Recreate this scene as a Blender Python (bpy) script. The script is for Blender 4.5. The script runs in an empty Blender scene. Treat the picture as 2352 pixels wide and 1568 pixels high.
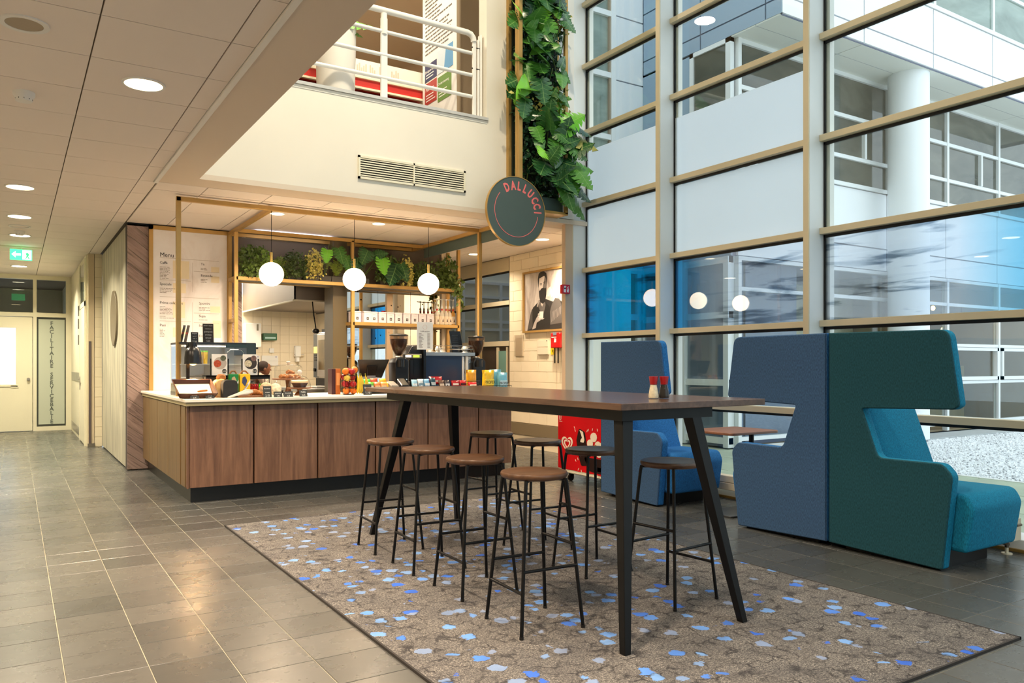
import bpy, bmesh, math, random
from mathutils import Vector, Matrix
random.seed(7)
SC = bpy.context.scene
COL = SC.collection
PI = math.pi

# ------------------------------------------------------------------ camera
YAW = math.radians(32.583)
cam_d = bpy.data.cameras.new('camera')
cam = bpy.data.objects.new('camera', cam_d)
COL.objects.link(cam)
cam.location = (0, 0, 1.28)
cam.rotation_euler = (PI / 2, 0, -YAW)
cam_d.sensor_width = 36
cam_d.lens = 36 * 1790 / 2352
cam_d.shift_y = 53 / 2352
cam_d.clip_end = 200
SC.camera = cam

# ------------------------------------------------------------------ world, exposure
SC.view_settings.view_transform = 'Standard'
SC.view_settings.look = 'None'
SC.view_settings.gamma = 1
SC.view_settings.use_curve_mapping = False
SC.view_settings.exposure = 1.0
SC.cycles.use_denoising = True
SC.cycles.caustics_reflective = False
SC.cycles.caustics_refractive = False
SC.cycles.transparent_max_bounces = 24
SC.cycles.max_bounces = 8
SC.cycles.diffuse_bounces = 4
SC.cycles.sample_clamp_indirect = 6
W = bpy.data.worlds.new('overcast_sky')
SC.world = W
W.use_nodes = True
wn = W.node_tree.nodes
wl = W.node_tree.links
wbg = wn['Background']
tc = wn.new('ShaderNodeTexCoord')
sep = wn.new('ShaderNodeSeparateXYZ')
rmp = wn.new('ShaderNodeValToRGB')
rmp.color_ramp.elements[0].position = 0.0
rmp.color_ramp.elements[0].color = (0.62, 0.72, 0.80, 1)
rmp.color_ramp.elements[1].position = 0.7
rmp.color_ramp.elements[1].color = (0.86, 0.95, 1.0, 1)
wl.new(tc.outputs['Generated'], sep.inputs[0])
wl.new(sep.outputs['Z'], rmp.inputs['Fac'])
wl.new(rmp.outputs[0], wbg.inputs['Color'])
wbg.inputs['Strength'].default_value = 1.05


LAMP = 1.5


def light(name, kind, loc, power, color, size=0.15, rot=(0, 0, 0), spot=None, size_y=None, spread=None):
    d = bpy.data.lights.new(name, kind)
    d.energy = power * LAMP
    d.color = color
    if kind == 'AREA':
        d.shape = 'DISK' if size_y is None else 'RECTANGLE'
        d.size = size
        if size_y:
            d.size_y = size_y
        if spread:
            d.spread = spread
    elif kind == 'SPOT':
        d.shadow_soft_size = size
        d.spot_size = spot or 2.0
        d.spot_blend = 0.6
    else:
        d.shadow_soft_size = size
    o = bpy.data.objects.new(name, d)
    o.location = loc
    o.rotation_euler = rot
    COL.objects.link(o)
    return o


WARM = (1.0, 0.78, 0.56)
WARM2 = (1.0, 0.86, 0.68)
YEL = (1.0, 0.91, 0.68)


# ------------------------------------------------------------------ materials
def lin(c):
    return tuple((v / 255 / 12.92) if v / 255 <= 0.04045 else ((v / 255 + 0.055) / 1.055) ** 2.4 for v in c[:3]) + (1.0,)


class NT:
    def __init__(s, name):
        s.m = bpy.data.materials.new(name)
        s.m.use_nodes = True
        s.t = s.m.node_tree
        s.b = s.t.nodes['Principled BSDF']
        s.out = s.t.nodes['Material Output']

    def n(s, kind, **kw):
        nd = s.t.nodes.new('ShaderNode' + kind)
        for k, v in kw.items():
            if k.startswith('i_'):
                nd.inputs[k[2:].replace('_', ' ')].default_value = v
            else:
                setattr(nd, k, v)
        return nd

    def l(s, a, b):
        s.t.links.new(a, b)

    def math(s, op, a, b=None, c=None):
        nd = s.n('Math', operation=op)
        for i, v in enumerate((a, b, c)):
            if v is None:
                continue
            if isinstance(v, (int, float)):
                nd.inputs[i].default_value = v
            else:
                s.l(v, nd.inputs[i])
        return nd.outputs[0]

    def mix(s, fac, a, b, blend='MIX'):
        nd = s.n('Mix', data_type='RGBA', blend_type=blend)
        for i, v in ((0, fac), (6, a), (7, b)):
            if isinstance(v, (int, float)):
                nd.inputs[i].default_value = v
            elif isinstance(v, tuple):
                nd.inputs[i].default_value = v
            else:
                s.l(v, nd.inputs[i])
        return nd.outputs[2]

    def ramp(s, fac, stops):
        nd = s.n('ValToRGB')
        el = nd.color_ramp.elements
        while len(el) < len(stops):
            el.new(0.5)
        for e, (p, c) in zip(el, stops):
            e.position = p
            e.color = c if len(c) == 4 else lin(c)
        s.l(fac, nd.inputs[0])
        return nd.outputs[0]

    def pos(s, kind='Position', scale=(1, 1, 1), rot=(0, 0, 0), loc=(0, 0, 0)):
        if kind == 'Position':
            o = s.n('NewGeometry').outputs['Position']
        else:
            o = s.n('TexCoord').outputs[kind]
        mp = s.n('Mapping')
        mp.inputs['Scale'].default_value = scale
        mp.inputs['Rotation'].default_value = rot
        mp.inputs['Location'].default_value = loc
        s.l(o, mp.inputs[0])
        return mp.outputs[0]

    def noise(s, vec, scale=5, detail=3, rough=0.5, dist=0.0):
        nd = s.n('TexNoise')
        nd.inputs['Scale'].default_value = scale
        nd.inputs['Detail'].default_value = detail
        nd.inputs['Roughness'].default_value = rough
        nd.inputs['Distortion'].default_value = dist
        if vec is not None:
            s.l(vec, nd.inputs['Vector'])
        return nd.outputs['Fac']

    def bump(s, h, strength=0.3, dist=0.002):
        nd = s.n('Bump')
        nd.inputs['Strength'].default_value = strength
        nd.inputs['Distance'].default_value = dist
        s.l(h, nd.inputs['Height'])
        s.l(nd.outputs[0], s.b.inputs['Normal'])

    def set(s, **kw):
        names = dict(color='Base Color', rough='Roughness', metal='Metallic', spec='Specular IOR Level', coat='Coat Weight', coatr='Coat Roughness', trans='Transmission Weight', ior='IOR', alpha='Alpha', emc='Emission Color', ems='Emission Strength', sheen='Sheen Weight', sss='Subsurface Weight')
        for k, v in kw.items():
            i = s.b.inputs[names[k]]
            if isinstance(v, bpy.types.NodeSocket):
                s.l(v, i)
            else:
                i.default_value = v
        return s.m


def M(name, rgb, rough=0.5, metal=0.0, spec=0.5, var=0.0, vs=6.0, bump=0.0, bs=200.0, coat=0.0, coord='Object'):
    t = NT(name)
    c = lin(rgb)
    t.set(rough=rough, metal=metal, spec=spec, coat=coat)
    if var > 0:
        v = t.pos(coord)
        f = t.noise(v, vs, 4)
        d = tuple(x * (1 - var) for x in c[:3]) + (1,)
        e = tuple(min(1, x * (1 + var)) for x in c[:3]) + (1,)
        t.set(color=t.ramp(f, [(0.3, d), (0.7, e)]))
    else:
        t.set(color=c)
    if bump > 0:
        t.bump(t.noise(t.pos(coord), bs, 2), bump, 0.002)
    return t.m


def EM(name, rgb, strength, rough=0.4):
    t = NT(name)
    c = lin(rgb)
    return t.set(color=c, emc=c, ems=strength, rough=rough)


def WOOD(name, dark, light_, axis='Z', scale=1.0, rough=0.45, stretch=14.0, coord='Object', per=False):
    t = NT(name)
    sc = [stretch * scale] * 3
    sc['XYZ'.index(axis)] = 0.9 * scale
    off = None
    v = t.pos(coord, scale=tuple(sc))
    if per:
        oi = t.n('ObjectInfo')
        vm = t.n('VectorMath', operation='ADD')
        cx = t.n('CombineXYZ')
        r = t.math('MULTIPLY', oi.outputs['Random'], 37.0)
        for k in range(3):
            t.l(r, cx.inputs[k])
        t.l(v, vm.inputs[0])
        t.l(cx.outputs[0], vm.inputs[1])
        v = vm.outputs[0]
    a = t.noise(v, 1.0, 6, 0.6, 1.2)
    b = t.noise(v, 5.0, 4, 0.7)
    f = t.math('ADD', t.math('MULTIPLY', a, 0.7), t.math('MULTIPLY', b, 0.3))
    t.set(color=t.ramp(f, [(0.32, dark), (0.68, light_)]), rough=rough)
    t.bump(b, 0.08, 0.001)
    return t.m


def GLASS(name, tint=(1, 1, 1), refl=1.0, ior=1.45):
    t = NT(name)
    t.t.nodes.remove(t.b)
    tr = t.n('BsdfTransparent')
    tr.inputs[0].default_value = tint + (1,)
    gl = t.n('BsdfGlossy')
    gl.inputs['Roughness'].default_value = 0.0
    fr = t.n('Fresnel')
    # both faces of a pane reflect alike (no total reflection on the way out)
    t.l(t.math('ADD', ior, t.math('MULTIPLY', t.n('NewGeometry').outputs['Backfacing'], 1.0 / ior - ior)), fr.inputs['IOR'])
    mx = t.n('MixShader')
    fac = t.math('MULTIPLY', fr.outputs[0], refl)
    t.l(fac, mx.inputs[0])
    t.l(tr.outputs[0], mx.inputs[1])
    t.l(gl.outputs[0], mx.inputs[2])
    t.l(mx.outputs[0], t.out.inputs[0])
    return t.m


# ------------------------------------------------------------------ mesh building
OFF = {}


class MB:
    def __init__(s):
        s.bm = bmesh.new()

    def poly(s, pts):
        return s.bm.faces.new([s.bm.verts.new(p) for p in pts])

    def box(s, x0, x1, y0, y1, z0, z1):
        v = [s.bm.verts.new((x, y, z)) for x in (x0, x1) for y in (y0, y1) for z in (z0, z1)]
        for q in ((0, 1, 3, 2), (4, 6, 7, 5), (0, 4, 5, 1), (2, 3, 7, 6), (0, 2, 6, 4), (1, 5, 7, 3)):
            s.bm.faces.new([v[i] for i in q])
        return s

    def hexa(s, a, b):
        """two quads (4 points each, same winding) joined into a solid"""
        va = [s.bm.verts.new(p) for p in a]
        vb = [s.bm.verts.new(p) for p in b]
        n = len(a)
        s.bm.faces.new(va[::-1])
        s.bm.faces.new(vb)
        for i in range(n):
            s.bm.faces.new([va[i], va[(i + 1) % n], vb[(i + 1) % n], vb[i]])
        return s

    def prism(s, pts, axis, a, b):
        def P3(p, t):
            return {'X': (t, p[0], p[1]), 'Y': (p[0], t, p[1]), 'Z': (p[0], p[1], t)}[axis]
        return s.hexa([P3(p, a) for p in pts], [P3(p, b) for p in pts])

    def pad(s, pts, axis, a, b, r):
        """extruded outline with softly rounded rims; both faces stay flat"""
        m = len(pts)
        ar = sum(pts[i][0] * pts[(i + 1) % m][1] - pts[(i + 1) % m][0] * pts[i][1] for i in range(m))
        sg = 1 if ar > 0 else -1
        nr = []
        for i in range(m):
            p0, p1, p2 = Vector(pts[i - 1]), Vector(pts[i]), Vector(pts[(i + 1) % m])
            e0, e1 = (p1 - p0).normalized(), (p2 - p1).normalized()
            n0, n1 = Vector((-e0.y, e0.x)) * sg, Vector((-e1.y, e1.x)) * sg
            n = (n0 + n1)
            n = n / max(n.dot(n0), 0.6)
            nr.append(n)
        def P3(p, t):
            return {'X': (t, p[0], p[1]), 'Y': (p[0], t, p[1]), 'Z': (p[0], p[1], t)}[axis]
        prof = []
        for k in range(4):
            an = PI / 2 * k / 3
            prof.append((r * (1 - math.sin(an)), a + r * (1 - math.cos(an))))
        for k in range(4):
            an = PI / 2 * k / 3
            prof.append((r * (1 - math.cos(an)), b - r * (1 - math.sin(an))))
        rings = [[s.bm.verts.new(P3((pts[i][0] + nr[i].x * q[0], pts[i][1] + nr[i].y * q[0]), q[1])) for i in range(m)] for q in prof]
        s.bm.faces.new(rings[0][::-1])
        s.bm.faces.new(rings[-1])
        for A, B in zip(rings, rings[1:]):
            for i in range(m):
                s.bm.faces.new([A[i], A[(i + 1) % m], B[(i + 1) % m], B[i]])
        return s

    def beam(s, p0, p1, w, h=None):
        """square bar between two points"""
        h = h or w
        p0, p1 = Vector(p0), Vector(p1)
        d = (p1 - p0).normalized()
        up = Vector((0, 0, 1)) if abs(d.z) < 0.95 else Vector((0, 1, 0))
        x = d.cross(up).normalized() * w / 2
        y = x.cross(d).normalized() * h / 2
        return s.hexa([p0 + x + y, p0 - x + y, p0 - x - y, p0 + x - y], [p1 + x + y, p1 - x + y, p1 - x - y, p1 + x - y])

    def cyl(s, p0, p1, r0, r1=None, n=16, caps=True):
        r1 = r0 if r1 is None else r1
        p0, p1 = Vector(p0), Vector(p1)
        d = (p1 - p0).normalized()
        up = Vector((0, 0, 1)) if abs(d.z) < 0.95 else Vector((1, 0, 0))
        x = d.cross(up).normalized()
        y = d.cross(x)
        A, B = [], []
        for i in range(n):
            a = 2 * PI * i / n
            u = x * math.cos(a) + y * math.sin(a)
            A.append(s.bm.verts.new(p0 + u * r0))
            B.append(s.bm.verts.new(p1 + u * r1))
        for i in range(n):
            s.bm.faces.new([A[i], A[(i + 1) % n], B[(i + 1) % n], B[i]])
        if caps:
            s.bm.faces.new(A[::-1])
            s.bm.faces.new(B)
        return s

    def lathe(s, prof, c=(0, 0, 0), n=20):
        rings = []
        for r, z in prof:
            if r < 1e-6:
                rings.append([s.bm.verts.new((c[0], c[1], c[2] + z))])
            else:
                rings.append([s.bm.verts.new((c[0] + r * math.cos(2 * PI * i / n), c[1] + r * math.sin(2 * PI * i / n), c[2] + z)) for i in range(n)])
        for A, B in zip(rings, rings[1:]):
            for i in range(n):
                j = (i + 1) % n
                q = [A[0] if len(A) == 1 else A[i]]
                if len(A) > 1:
                    q.append(A[j])
                q.append(B[0] if len(B) == 1 else B[j])
                if len(B) > 1:
                    q.append(B[i])
                if len(q) >= 3:
                    s.bm.faces.new(q)
        return s

    def ball(s, c, r, n=16, sz=1.0):
        k = n // 2
        return s.lathe([(r * math.sin(PI * i / k), -r * sz * math.cos(PI * i / k)) for i in range(k + 1)], c, n)

    def tube(s, pts, r, n=8, caps=True):
        pts = [Vector(p) for p in pts]
        rr = r if isinstance(r, (list, tuple)) else [r] * len(pts)
        rings = []
        x = None
        for i, p in enumerate(pts):
            d = (pts[min(i + 1, len(pts) - 1)] - pts[max(i - 1, 0)]).normalized()
            if x is None:
                up = Vector((0, 0, 1)) if abs(d.z) < 0.9 else Vector((1, 0, 0))
                x = d.cross(up).normalized()
            else:
                x = (x - d * x.dot(d)).normalized()
            y = d.cross(x)
            rings.append([s.bm.verts.new(p + (x * math.cos(2 * PI * k / n) + y * math.sin(2 * PI * k / n)) * rr[i]) for k in range(n)])
        for A, B in zip(rings, rings[1:]):
            for k in range(n):
                s.bm.faces.new([A[k], A[(k + 1) % n], B[(k + 1) % n], B[k]])
        if caps:
            s.bm.faces.new(rings[0][::-1])
            s.bm.faces.new(rings[-1])
        return s

    def ring(s, c, r0, r1, z0, z1, n=28):
        return s.lathe([(r0, z0), (r1, z0), (r1, z1), (r0, z1), (r0, z0)], c, n)

    def xf(s, m):
        bmesh.ops.transform(s.bm, matrix=m, verts=s.bm.verts)
        return s

    def mesh(s, name, bev=0, seg=1, smooth=False):
        bm = s.bm
        bmesh.ops.recalc_face_normals(bm, faces=bm.faces)
        if bev > 0:
            ed = [e for e in bm.edges if len(e.link_faces) == 2 and e.calc_face_angle(0) > 0.6]
            bmesh.ops.bevel(bm, geom=ed, offset=bev, segments=seg, profile=0.5, affect='EDGES', clamp_overlap=True)
        me = bpy.data.meshes.new(name)
        bm.to_mesh(me)
        bm.free()
        if smooth:
            for p in me.polygons:
                p.use_smooth = True
            if smooth != 'all':
                try:
                    me.set_sharp_from_angle(angle=math.radians(38))
                except Exception:
                    pass
                for p in me.polygons:
                    if len(p.vertices) > 4:
                        p.use_smooth = False
        return me

    def build(s, name, mat, parent=None, bev=0, seg=1, smooth=False):
        o = (0, 0, 0)
        if parent is not None:
            o = OFF.get(parent.name, (0, 0, 0))
        if o != (0, 0, 0):
            s.xf(Matrix.Translation(-Vector(o)))
        me = s.mesh(name, bev, seg, smooth)
        return link(name, me, mat, parent)


def link(name, me, mat, parent=None):
    ob = bpy.data.objects.new(name, me)
    COL.objects.link(ob)
    if mat is not None and len(me.materials) == 0:
        me.materials.append(mat)
    if parent is not None:
        ob.parent = parent
        OFF[ob.name] = OFF.get(parent.name, (0, 0, 0))
    return ob


def tag(o, label, cat, group=None, kind=None):
    o['label'] = label
    o['category'] = cat
    if group:
        o['group'] = group
    if kind:
        o['kind'] = kind
    return o


def thing(name, label, cat, at=(0, 0, 0), group=None):
    o = bpy.data.objects.new(name, None)
    COL.objects.link(o)
    o.empty_display_size = 0.1
    o.location = at
    OFF[o.name] = tuple(at)
    return tag(o, label, cat, group)


def struct(name, at=(0, 0, 0)):
    o = bpy.data.objects.new(name, None)
    COL.objects.link(o)
    o.location = at
    OFF[o.name] = tuple(at)
    o['kind'] = 'structure'
    return o


def S(o):
    o['kind'] = 'structure'
    return o


def stuff(o):
    o['kind'] = 'stuff'
    return o


def dup(root, loc, rz=0.0, label=None, group=None, scale=None):
    r = root.copy()
    COL.objects.link(r)
    r.location = loc
    r.rotation_euler = (0, 0, rz)
    if scale:
        r.scale = scale
    if label:
        r['label'] = label
    if group:
        r['group'] = group
    for ch in list(root.children):
        c = ch.copy()
        COL.objects.link(c)
        c.parent = r
        for g in ch.children:
            d = g.copy()
            COL.objects.link(d)
            d.parent = c
    return r


def place(root, loc, rz=0.0):
    root.location = loc
    root.rotation_euler = (0, 0, rz)
    OFF[root.name] = (0, 0, 0)
    return root


TXT = {}


def text(s, size, mat, parent, loc, face='-Y', name='lettering', align='LEFT', sx=1.0, spin=0.0, thick=0.0015, valign='BOTTOM_BASELINE', bold=0.0):
    """flat lettering; face: direction the letters look at"""
    cu = bpy.data.curves.new('txt', 'FONT')
    cu.body = s
    cu.size = size
    cu.align_x = align
    cu.align_y = valign
    cu.extrude = thick
    cu.offset = bold if size > 0.1 else 0.0
    cu.resolution_u = 2
    ob = bpy.data.objects.new('txt', cu)
    me = bpy.data.meshes.new_from_object(ob)
    bpy.data.objects.remove(ob)
    R = {'-Y': Matrix.Rotation(PI / 2, 4, 'X'), '-X': Matrix.Rotation(-PI / 2, 4, 'Z') @ Matrix.Rotation(PI / 2, 4, 'X'), '+Y': Matrix.Rotation(PI, 4, 'Z') @ Matrix.Rotation(PI / 2, 4, 'X'), '+Z': Matrix.Identity(4)}[face] if isinstance(face, str) else face
    o = Vector(OFF.get(parent.name, (0, 0, 0))) if parent is not None else Vector((0, 0, 0))
    me.transform(Matrix.Translation(Vector(loc) - o) @ R @ Matrix.Rotation(spin, 4, 'Z') @ Matrix.Diagonal((sx, 1, 1, 1)))
    me.name = name
    me.materials.clear()
    me.materials.append(mat)
    return link(name, me, mat, parent)


def rrect(x0, x1, z0, z1, r, n=5):
    pts = []
    for cx, cz, a0 in ((x1 - r, z0 + r, -PI / 2), (x1 - r, z1 - r, 0), (x0 + r, z1 - r, PI / 2), (x0 + r, z0 + r, PI)):
        for i in range(n + 1):
            a = a0 + PI / 2 * i / n
            pts.append((cx + r * math.cos(a), cz + r * math.sin(a)))
    return pts


def rounded(pts, radii, n=5):
    """polygon with rounded corners (2-D)"""
    out = []
    m = len(pts)
    for i in range(m):
        p = Vector(pts[i])
        a = Vector(pts[i - 1])
        b = Vector(pts[(i + 1) % m])
        r = radii[i] if isinstance(radii, (list, tuple)) else radii
        if r <= 0:
            out.append(tuple(p))
            continue
        u = (a - p).normalized()
        v = (b - p).normalized()
        ang = u.angle(v)
        t = min(r / max(math.tan(ang / 2), 1e-3), (a - p).length * 0.48, (b - p).length * 0.48)
        p0, p1 = p + u * t, p + v * t
        for k in range(n + 1):
            s = k / n
            q = p0 * (1 - s) ** 2 + p * 2 * s * (1 - s) + p1 * s ** 2
            out.append(tuple(q))
    return out


# common materials
m_white = M('white_paint', (236, 234, 228), 0.5, var=0.02, vs=2)
m_cream = M('cream_paint', (238, 231, 206), 0.42, var=0.02, vs=2)
m_gold = M('brass_paint', (188, 150, 84), 0.38, metal=0.35, var=0.06, vs=8)
m_black = M('black_powdercoat', (9, 9, 10), 0.42, spec=0.25, var=0.05)
m_blackp = M('black_plastic', (22, 21, 21), 0.3, var=0.05)
m_steel = M('brushed_steel', (190, 186, 180), 0.3, metal=0.9, var=0.08, vs=4)
m_chrome = M('chrome', (215, 215, 215), 0.12, metal=1.0)
m_mull = M('mullion_coating', (226, 230, 230), 0.45, var=0.02, vs=3)
m_trans = M('transom_warm_tint', (214, 200, 168), 0.4, metal=0.1, var=0.03, vs=3)  # tan tint with the warm interior light mixed into the colour
m_gask = M('black_gasket', (14, 14, 15), 0.6)
m_glass = GLASS('window_glass', (0.95, 0.985, 0.98))
m_clear = GLASS('clear_glass', (0.96, 0.97, 0.97))
m_dgreen = M('dark_green_panel', (72, 88, 84), 0.5, var=0.03)
m_paper = M('white_paper', (240, 238, 234), 0.7, var=0.02)
m_ink = M('dark_ink', (46, 40, 36), 0.7)
m_red = M('red_gloss', (196, 12, 18), 0.35, var=0.03)
m_chalk = M('chalk_board', (52, 54, 54), 0.7, var=0.1)
m_chalkw = M('chalk_white', (225, 225, 220), 0.8)

# ================================================================== STRUCTURE
# ---------------- floor
def stone():
    t = NT('floor_stone')
    v = t.pos()
    vs = t.pos(scale=(3.0, 16.0, 1))
    cell = t.n('VectorMath', operation='FLOOR')
    sc = t.pos(scale=(1 / 0.307, 1 / 0.307, 0), loc=(-0.177 / 0.307, -2.08 / 0.307, 0))
    t.l(sc, cell.inputs[0])
    wnz = t.n('TexWhiteNoise', noise_dimensions='3D')
    t.l(cell.outputs[0], wnz.inputs['Vector'])
    base = t.ramp(wnz.outputs['Value'], [(0, (66, 67, 65)), (1, (88, 87, 83))])
    big = t.noise(v, 1.1, 3)
    base = t.mix(t.math('MULTIPLY', big, 0.2), base, lin((56, 57, 54)))
    streak = t.ramp(t.noise(vs, 1.6, 6, 0.65, 0.6), [(0.56, (0, 0, 0)), (0.72, (255, 255, 255))])
    col = t.mix(t.math('MULTIPLY', streak, 0.3), base, lin((40, 38, 33)))
    spk = t.ramp(t.noise(v, 38, 2), [(0.70, (0, 0, 0)), (0.76, (255, 255, 255))])
    col = t.mix(t.math('MULTIPLY', spk, 0.35), col, lin((150, 148, 138)))
    t.set(color=col, rough=t.math('ADD', t.math('MULTIPLY', t.noise(v, 7, 4), 0.16), 0.2), spec=0.5)
    t.bump(t.noise(v, 60, 3), 0.04, 0.002)
    return t.m


m_stone = stone()
m_grout = M('pale_grout', (150, 146, 128), 0.8, var=0.2, vs=3)
fl = S(MB().box(-2.6, 6.02, -4, 7.72, -0.12, -0.003).box(-2.6, 6.8, 7.72, 21, -0.12, -0.003).build('floor', m_grout))
PX, PY, PP = 0.177, 2.08, 0.307


def cam_d_of(x, y, z=0):
    s_, c_ = math.sin(YAW), math.cos(YAW)
    d = x * s_ + y * c_
    if d < 0.2:
        return None
    return d, 1176 + 1790 * (x * c_ - y * s_) / d, 837 + 1790 * (1.28 - z) / d


tiles = []
for i in range(-9, 22):
    for j in range(-9, 62):
        x0, y0 = PX + i * PP, PY + j * PP
        xm = 6.0 if y0 < 7.6 else 6.75
        if x0 + 0.01 > xm or y0 > 20.5:
            continue
        q = cam_d_of(x0 + PP / 2, y0 + PP / 2)
        under = (1.45 < x0 and x0 + PP < 3.9 and 1.85 < y0 and y0 + PP < 6.35) or (x0 > 1.45 and y0 > 7.75 and x0 + PP < 4.75)
        vis = q is not None and -80 < q[1] < 2430 and q[2] < 1660 and not under and x0 + PP < xm
        tiles.append((q[0] if vis else 999, x0, y0, min(x0 + PP, xm), under))
tiles.sort()
g = 0.0022
tile_me = MB().box(g, PP - g, g, PP - g, -0.01, 0).mesh('floor_tile', bev=0.0012)
tile_me.materials.append(m_stone)
rest = MB()
for k, (d, x0, y0, x1, under) in enumerate(tiles):
    if k < 300 and d < 900:
        o = link('tile', tile_me, None, fl)
        o.location = (x0, y0, 0)
    else:
        rest.box(x0 + g, x1 - g, y0 + g, y0 + PP - g, -0.01, 0)
stuff(rest.build('tile_field', m_stone, fl))

# ---------------- low ceiling over the passage and the cafe
m_ceil = M('ceiling_panel', (240, 229, 219), 0.75, var=0.015, vs=1.2, bump=0.05, bs=300)
m_ceilgap = M('ceiling_gap', (120, 108, 94), 0.9)
ce = S(MB().box(-2.6, 1.44, -4, 17.7, 3.012, 3.3).box(1.44, 6.8, 7.8, 14.2, 3.012, 3.3).box(-2.6, 0.95, 17.7, 21, 3.0, 3.3).build('ceiling', m_ceilgap))
cg = 0.004


def cpanel(x0, x1, y0, y1):
    MB().box(x0 + cg, x1 - cg, y0 + cg, y1 - cg, 3.0, 3.016).build('panel', m_ceil, ce)


cme = MB().box(cg, 0.62 - cg, cg, 0.6135 - cg, 3.0, 3.016).mesh('panel')
cme.materials.append(m_ceil)
for j in range(-14, 22):
    y0 = 4.32 + 0.6135 * j
    for x0 in (-2.12, -1.5, -0.88, -0.26, 0.36):
        if x0 < -0.3 and y0 < 2:
            continue
        o = link('panel', cme, None, ce)
        o.location = (x0, y0, 0)
    cpanel(0.98, 1.107 if y0 < 7.9 else 1.135, y0, y0 + 0.6135)
    if y0 > 7.9 and y0 < 10:
        pass
big = MB()
big.box(-2.6, -0.27, -4, 2.1, 3.0, 3.016)
big.build('panel', m_ceil, ce)
for k, x0 in enumerate((1.145, 1.593, 2.213, 2.833, 3.453, 4.073, 4.693, 5.313, 5.933)):
    x1 = min((1.593, 2.213, 2.833, 3.453, 4.073, 4.693, 5.313, 5.933, 6.64)[k], 6.64)
    cpanel(x0, x1, 7.98, 8.33)
    cpanel(x0, x1, 8.34, 9.4)
    cpanel(x0, x1, 9.4, 10.43)
    if x0 > 5:
        cpanel(x0, x1, 10.43, 12.2)
        cpanel(x0, x1, 12.2, 14.1)
m_soff = M('soffit_paint', (226, 210, 190), 0.7, var=0.015, vs=1)
S(MB().box(1.107, 1.14, -4, 7.98, 2.985, 3.02).build('trim_1', m_white))
S(MB().box(1.14, 1.448, -4, 7.975, 3.0, 3.05).box(1.448, 6.0, 7.65, 7.975, 3.0, 3.05).build('trim_2', m_soff))

# ---------------- walls
m_wall = M('plaster_wall', (238, 231, 216), 0.65, var=0.025, vs=1.5, bump=0.05, bs=60)
S(MB().box(1.30, 1.448, -4, 7.65, 3.05, 8.6).build('wall_gallery', m_wall))
wf = S(MB().box(1.30, 4.545, 7.65, 7.82, 3.05, 4.06).box(4.545, 5.57, 7.65, 7.82, 3.05, 8.6).box(1.30, 4.545, 7.65, 7.82, 6.7, 8.6).build('wall_balcony', m_wall))
S(MB().box(1.448, 4.56, 7.632, 7.84, 4.062, 4.094).build('trim_3', M('grey_ledge', (196, 196, 194), 0.5, var=0.04)))
S(MB().box(1.448, 4.545, 7.645, 7.652, 4.025, 4.03).build('trim_4', m_white))
S(MB().box(-2.75, -2.6, -4, 21, -0.1, 3.1).build('wall_left', m_wall))
S(MB().box(-2.75, 1.46, -4.15, -4, -0.1, 8.6).build('wall_rear', m_wall))
# assumed glazed end behind the viewpoint, added for frontal daylight
w7 = struct('window_7', (3.7, -4.05, 0))
for x in (1.46, 2.96, 4.46, 5.95):
    MB().box(x, x + 0.07, -4.12, -3.95, 0, 8.6).build('mullion', m_mull, w7)
for z in (0.0, 0.83, 2.42, 4.1, 5.7, 7.3, 8.5):
    MB().box(1.53, 5.95, -4.1, -4.0, z, z + 0.06).build('transom', m_trans, w7)
for xa_ in (1.53, 3.03, 4.53):
    MB().box(xa_, xa_ + 1.42, -4.05, -4.044, 0.06, 8.5).build('pane', m_glass, w7)
S(MB().box(1.30, 6.2, -4.1, 7.8, 8.6, 8.8).build('ceiling_atrium', m_white))
# white boxed column by the window wall
S(MB().box(5.575, 5.80, 7.66, 7.75, 3.06, 8.6).build('column_upper', m_white))
S(MB().box(5.69, 5.80, 7.69, 7.755, -0.003, 3.06).build('column', M('beige_column', (206, 180, 150), 0.5, var=0.02)))
# upper floor behind the balcony
m_ucarp = M('upper_floor', (120, 108, 96), 0.8)
S(MB().box(1.3, 6.0, 7.82, 14, 3.9, 4.05).build('floor_upper', m_ucarp))
S(MB().box(1.3, 6.0, 7.82, 14, 6.6, 6.7).build('ceiling_upper', M('upper_ceiling', (214, 198, 172), 0.8, var=0.01)))
S(MB().box(1.3, 6.0, 13.9, 14, 4.05, 6.6).box(1.2, 1.3, 7.65, 14, 4.05, 6.7).box(5.9, 6.0, 7.9, 13.9, 4.05, 6.6).build('wall_upper', M('upper_wall', (206, 190, 168), 0.8)))
S(MB().box(4.62, 5.9, 8.6, 8.72, 4.05, 6.6).build('wall_upper_return', M('upper_wall_b', (216, 196, 168), 0.7)))

# ---------------- right-hand passage: tiled wall
m_brick = M('glazed_wall_tile', (240, 226, 198), 0.28, var=0.03, vs=4)
m_brgr = M('tile_joint', (222, 206, 176), 0.8)


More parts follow.
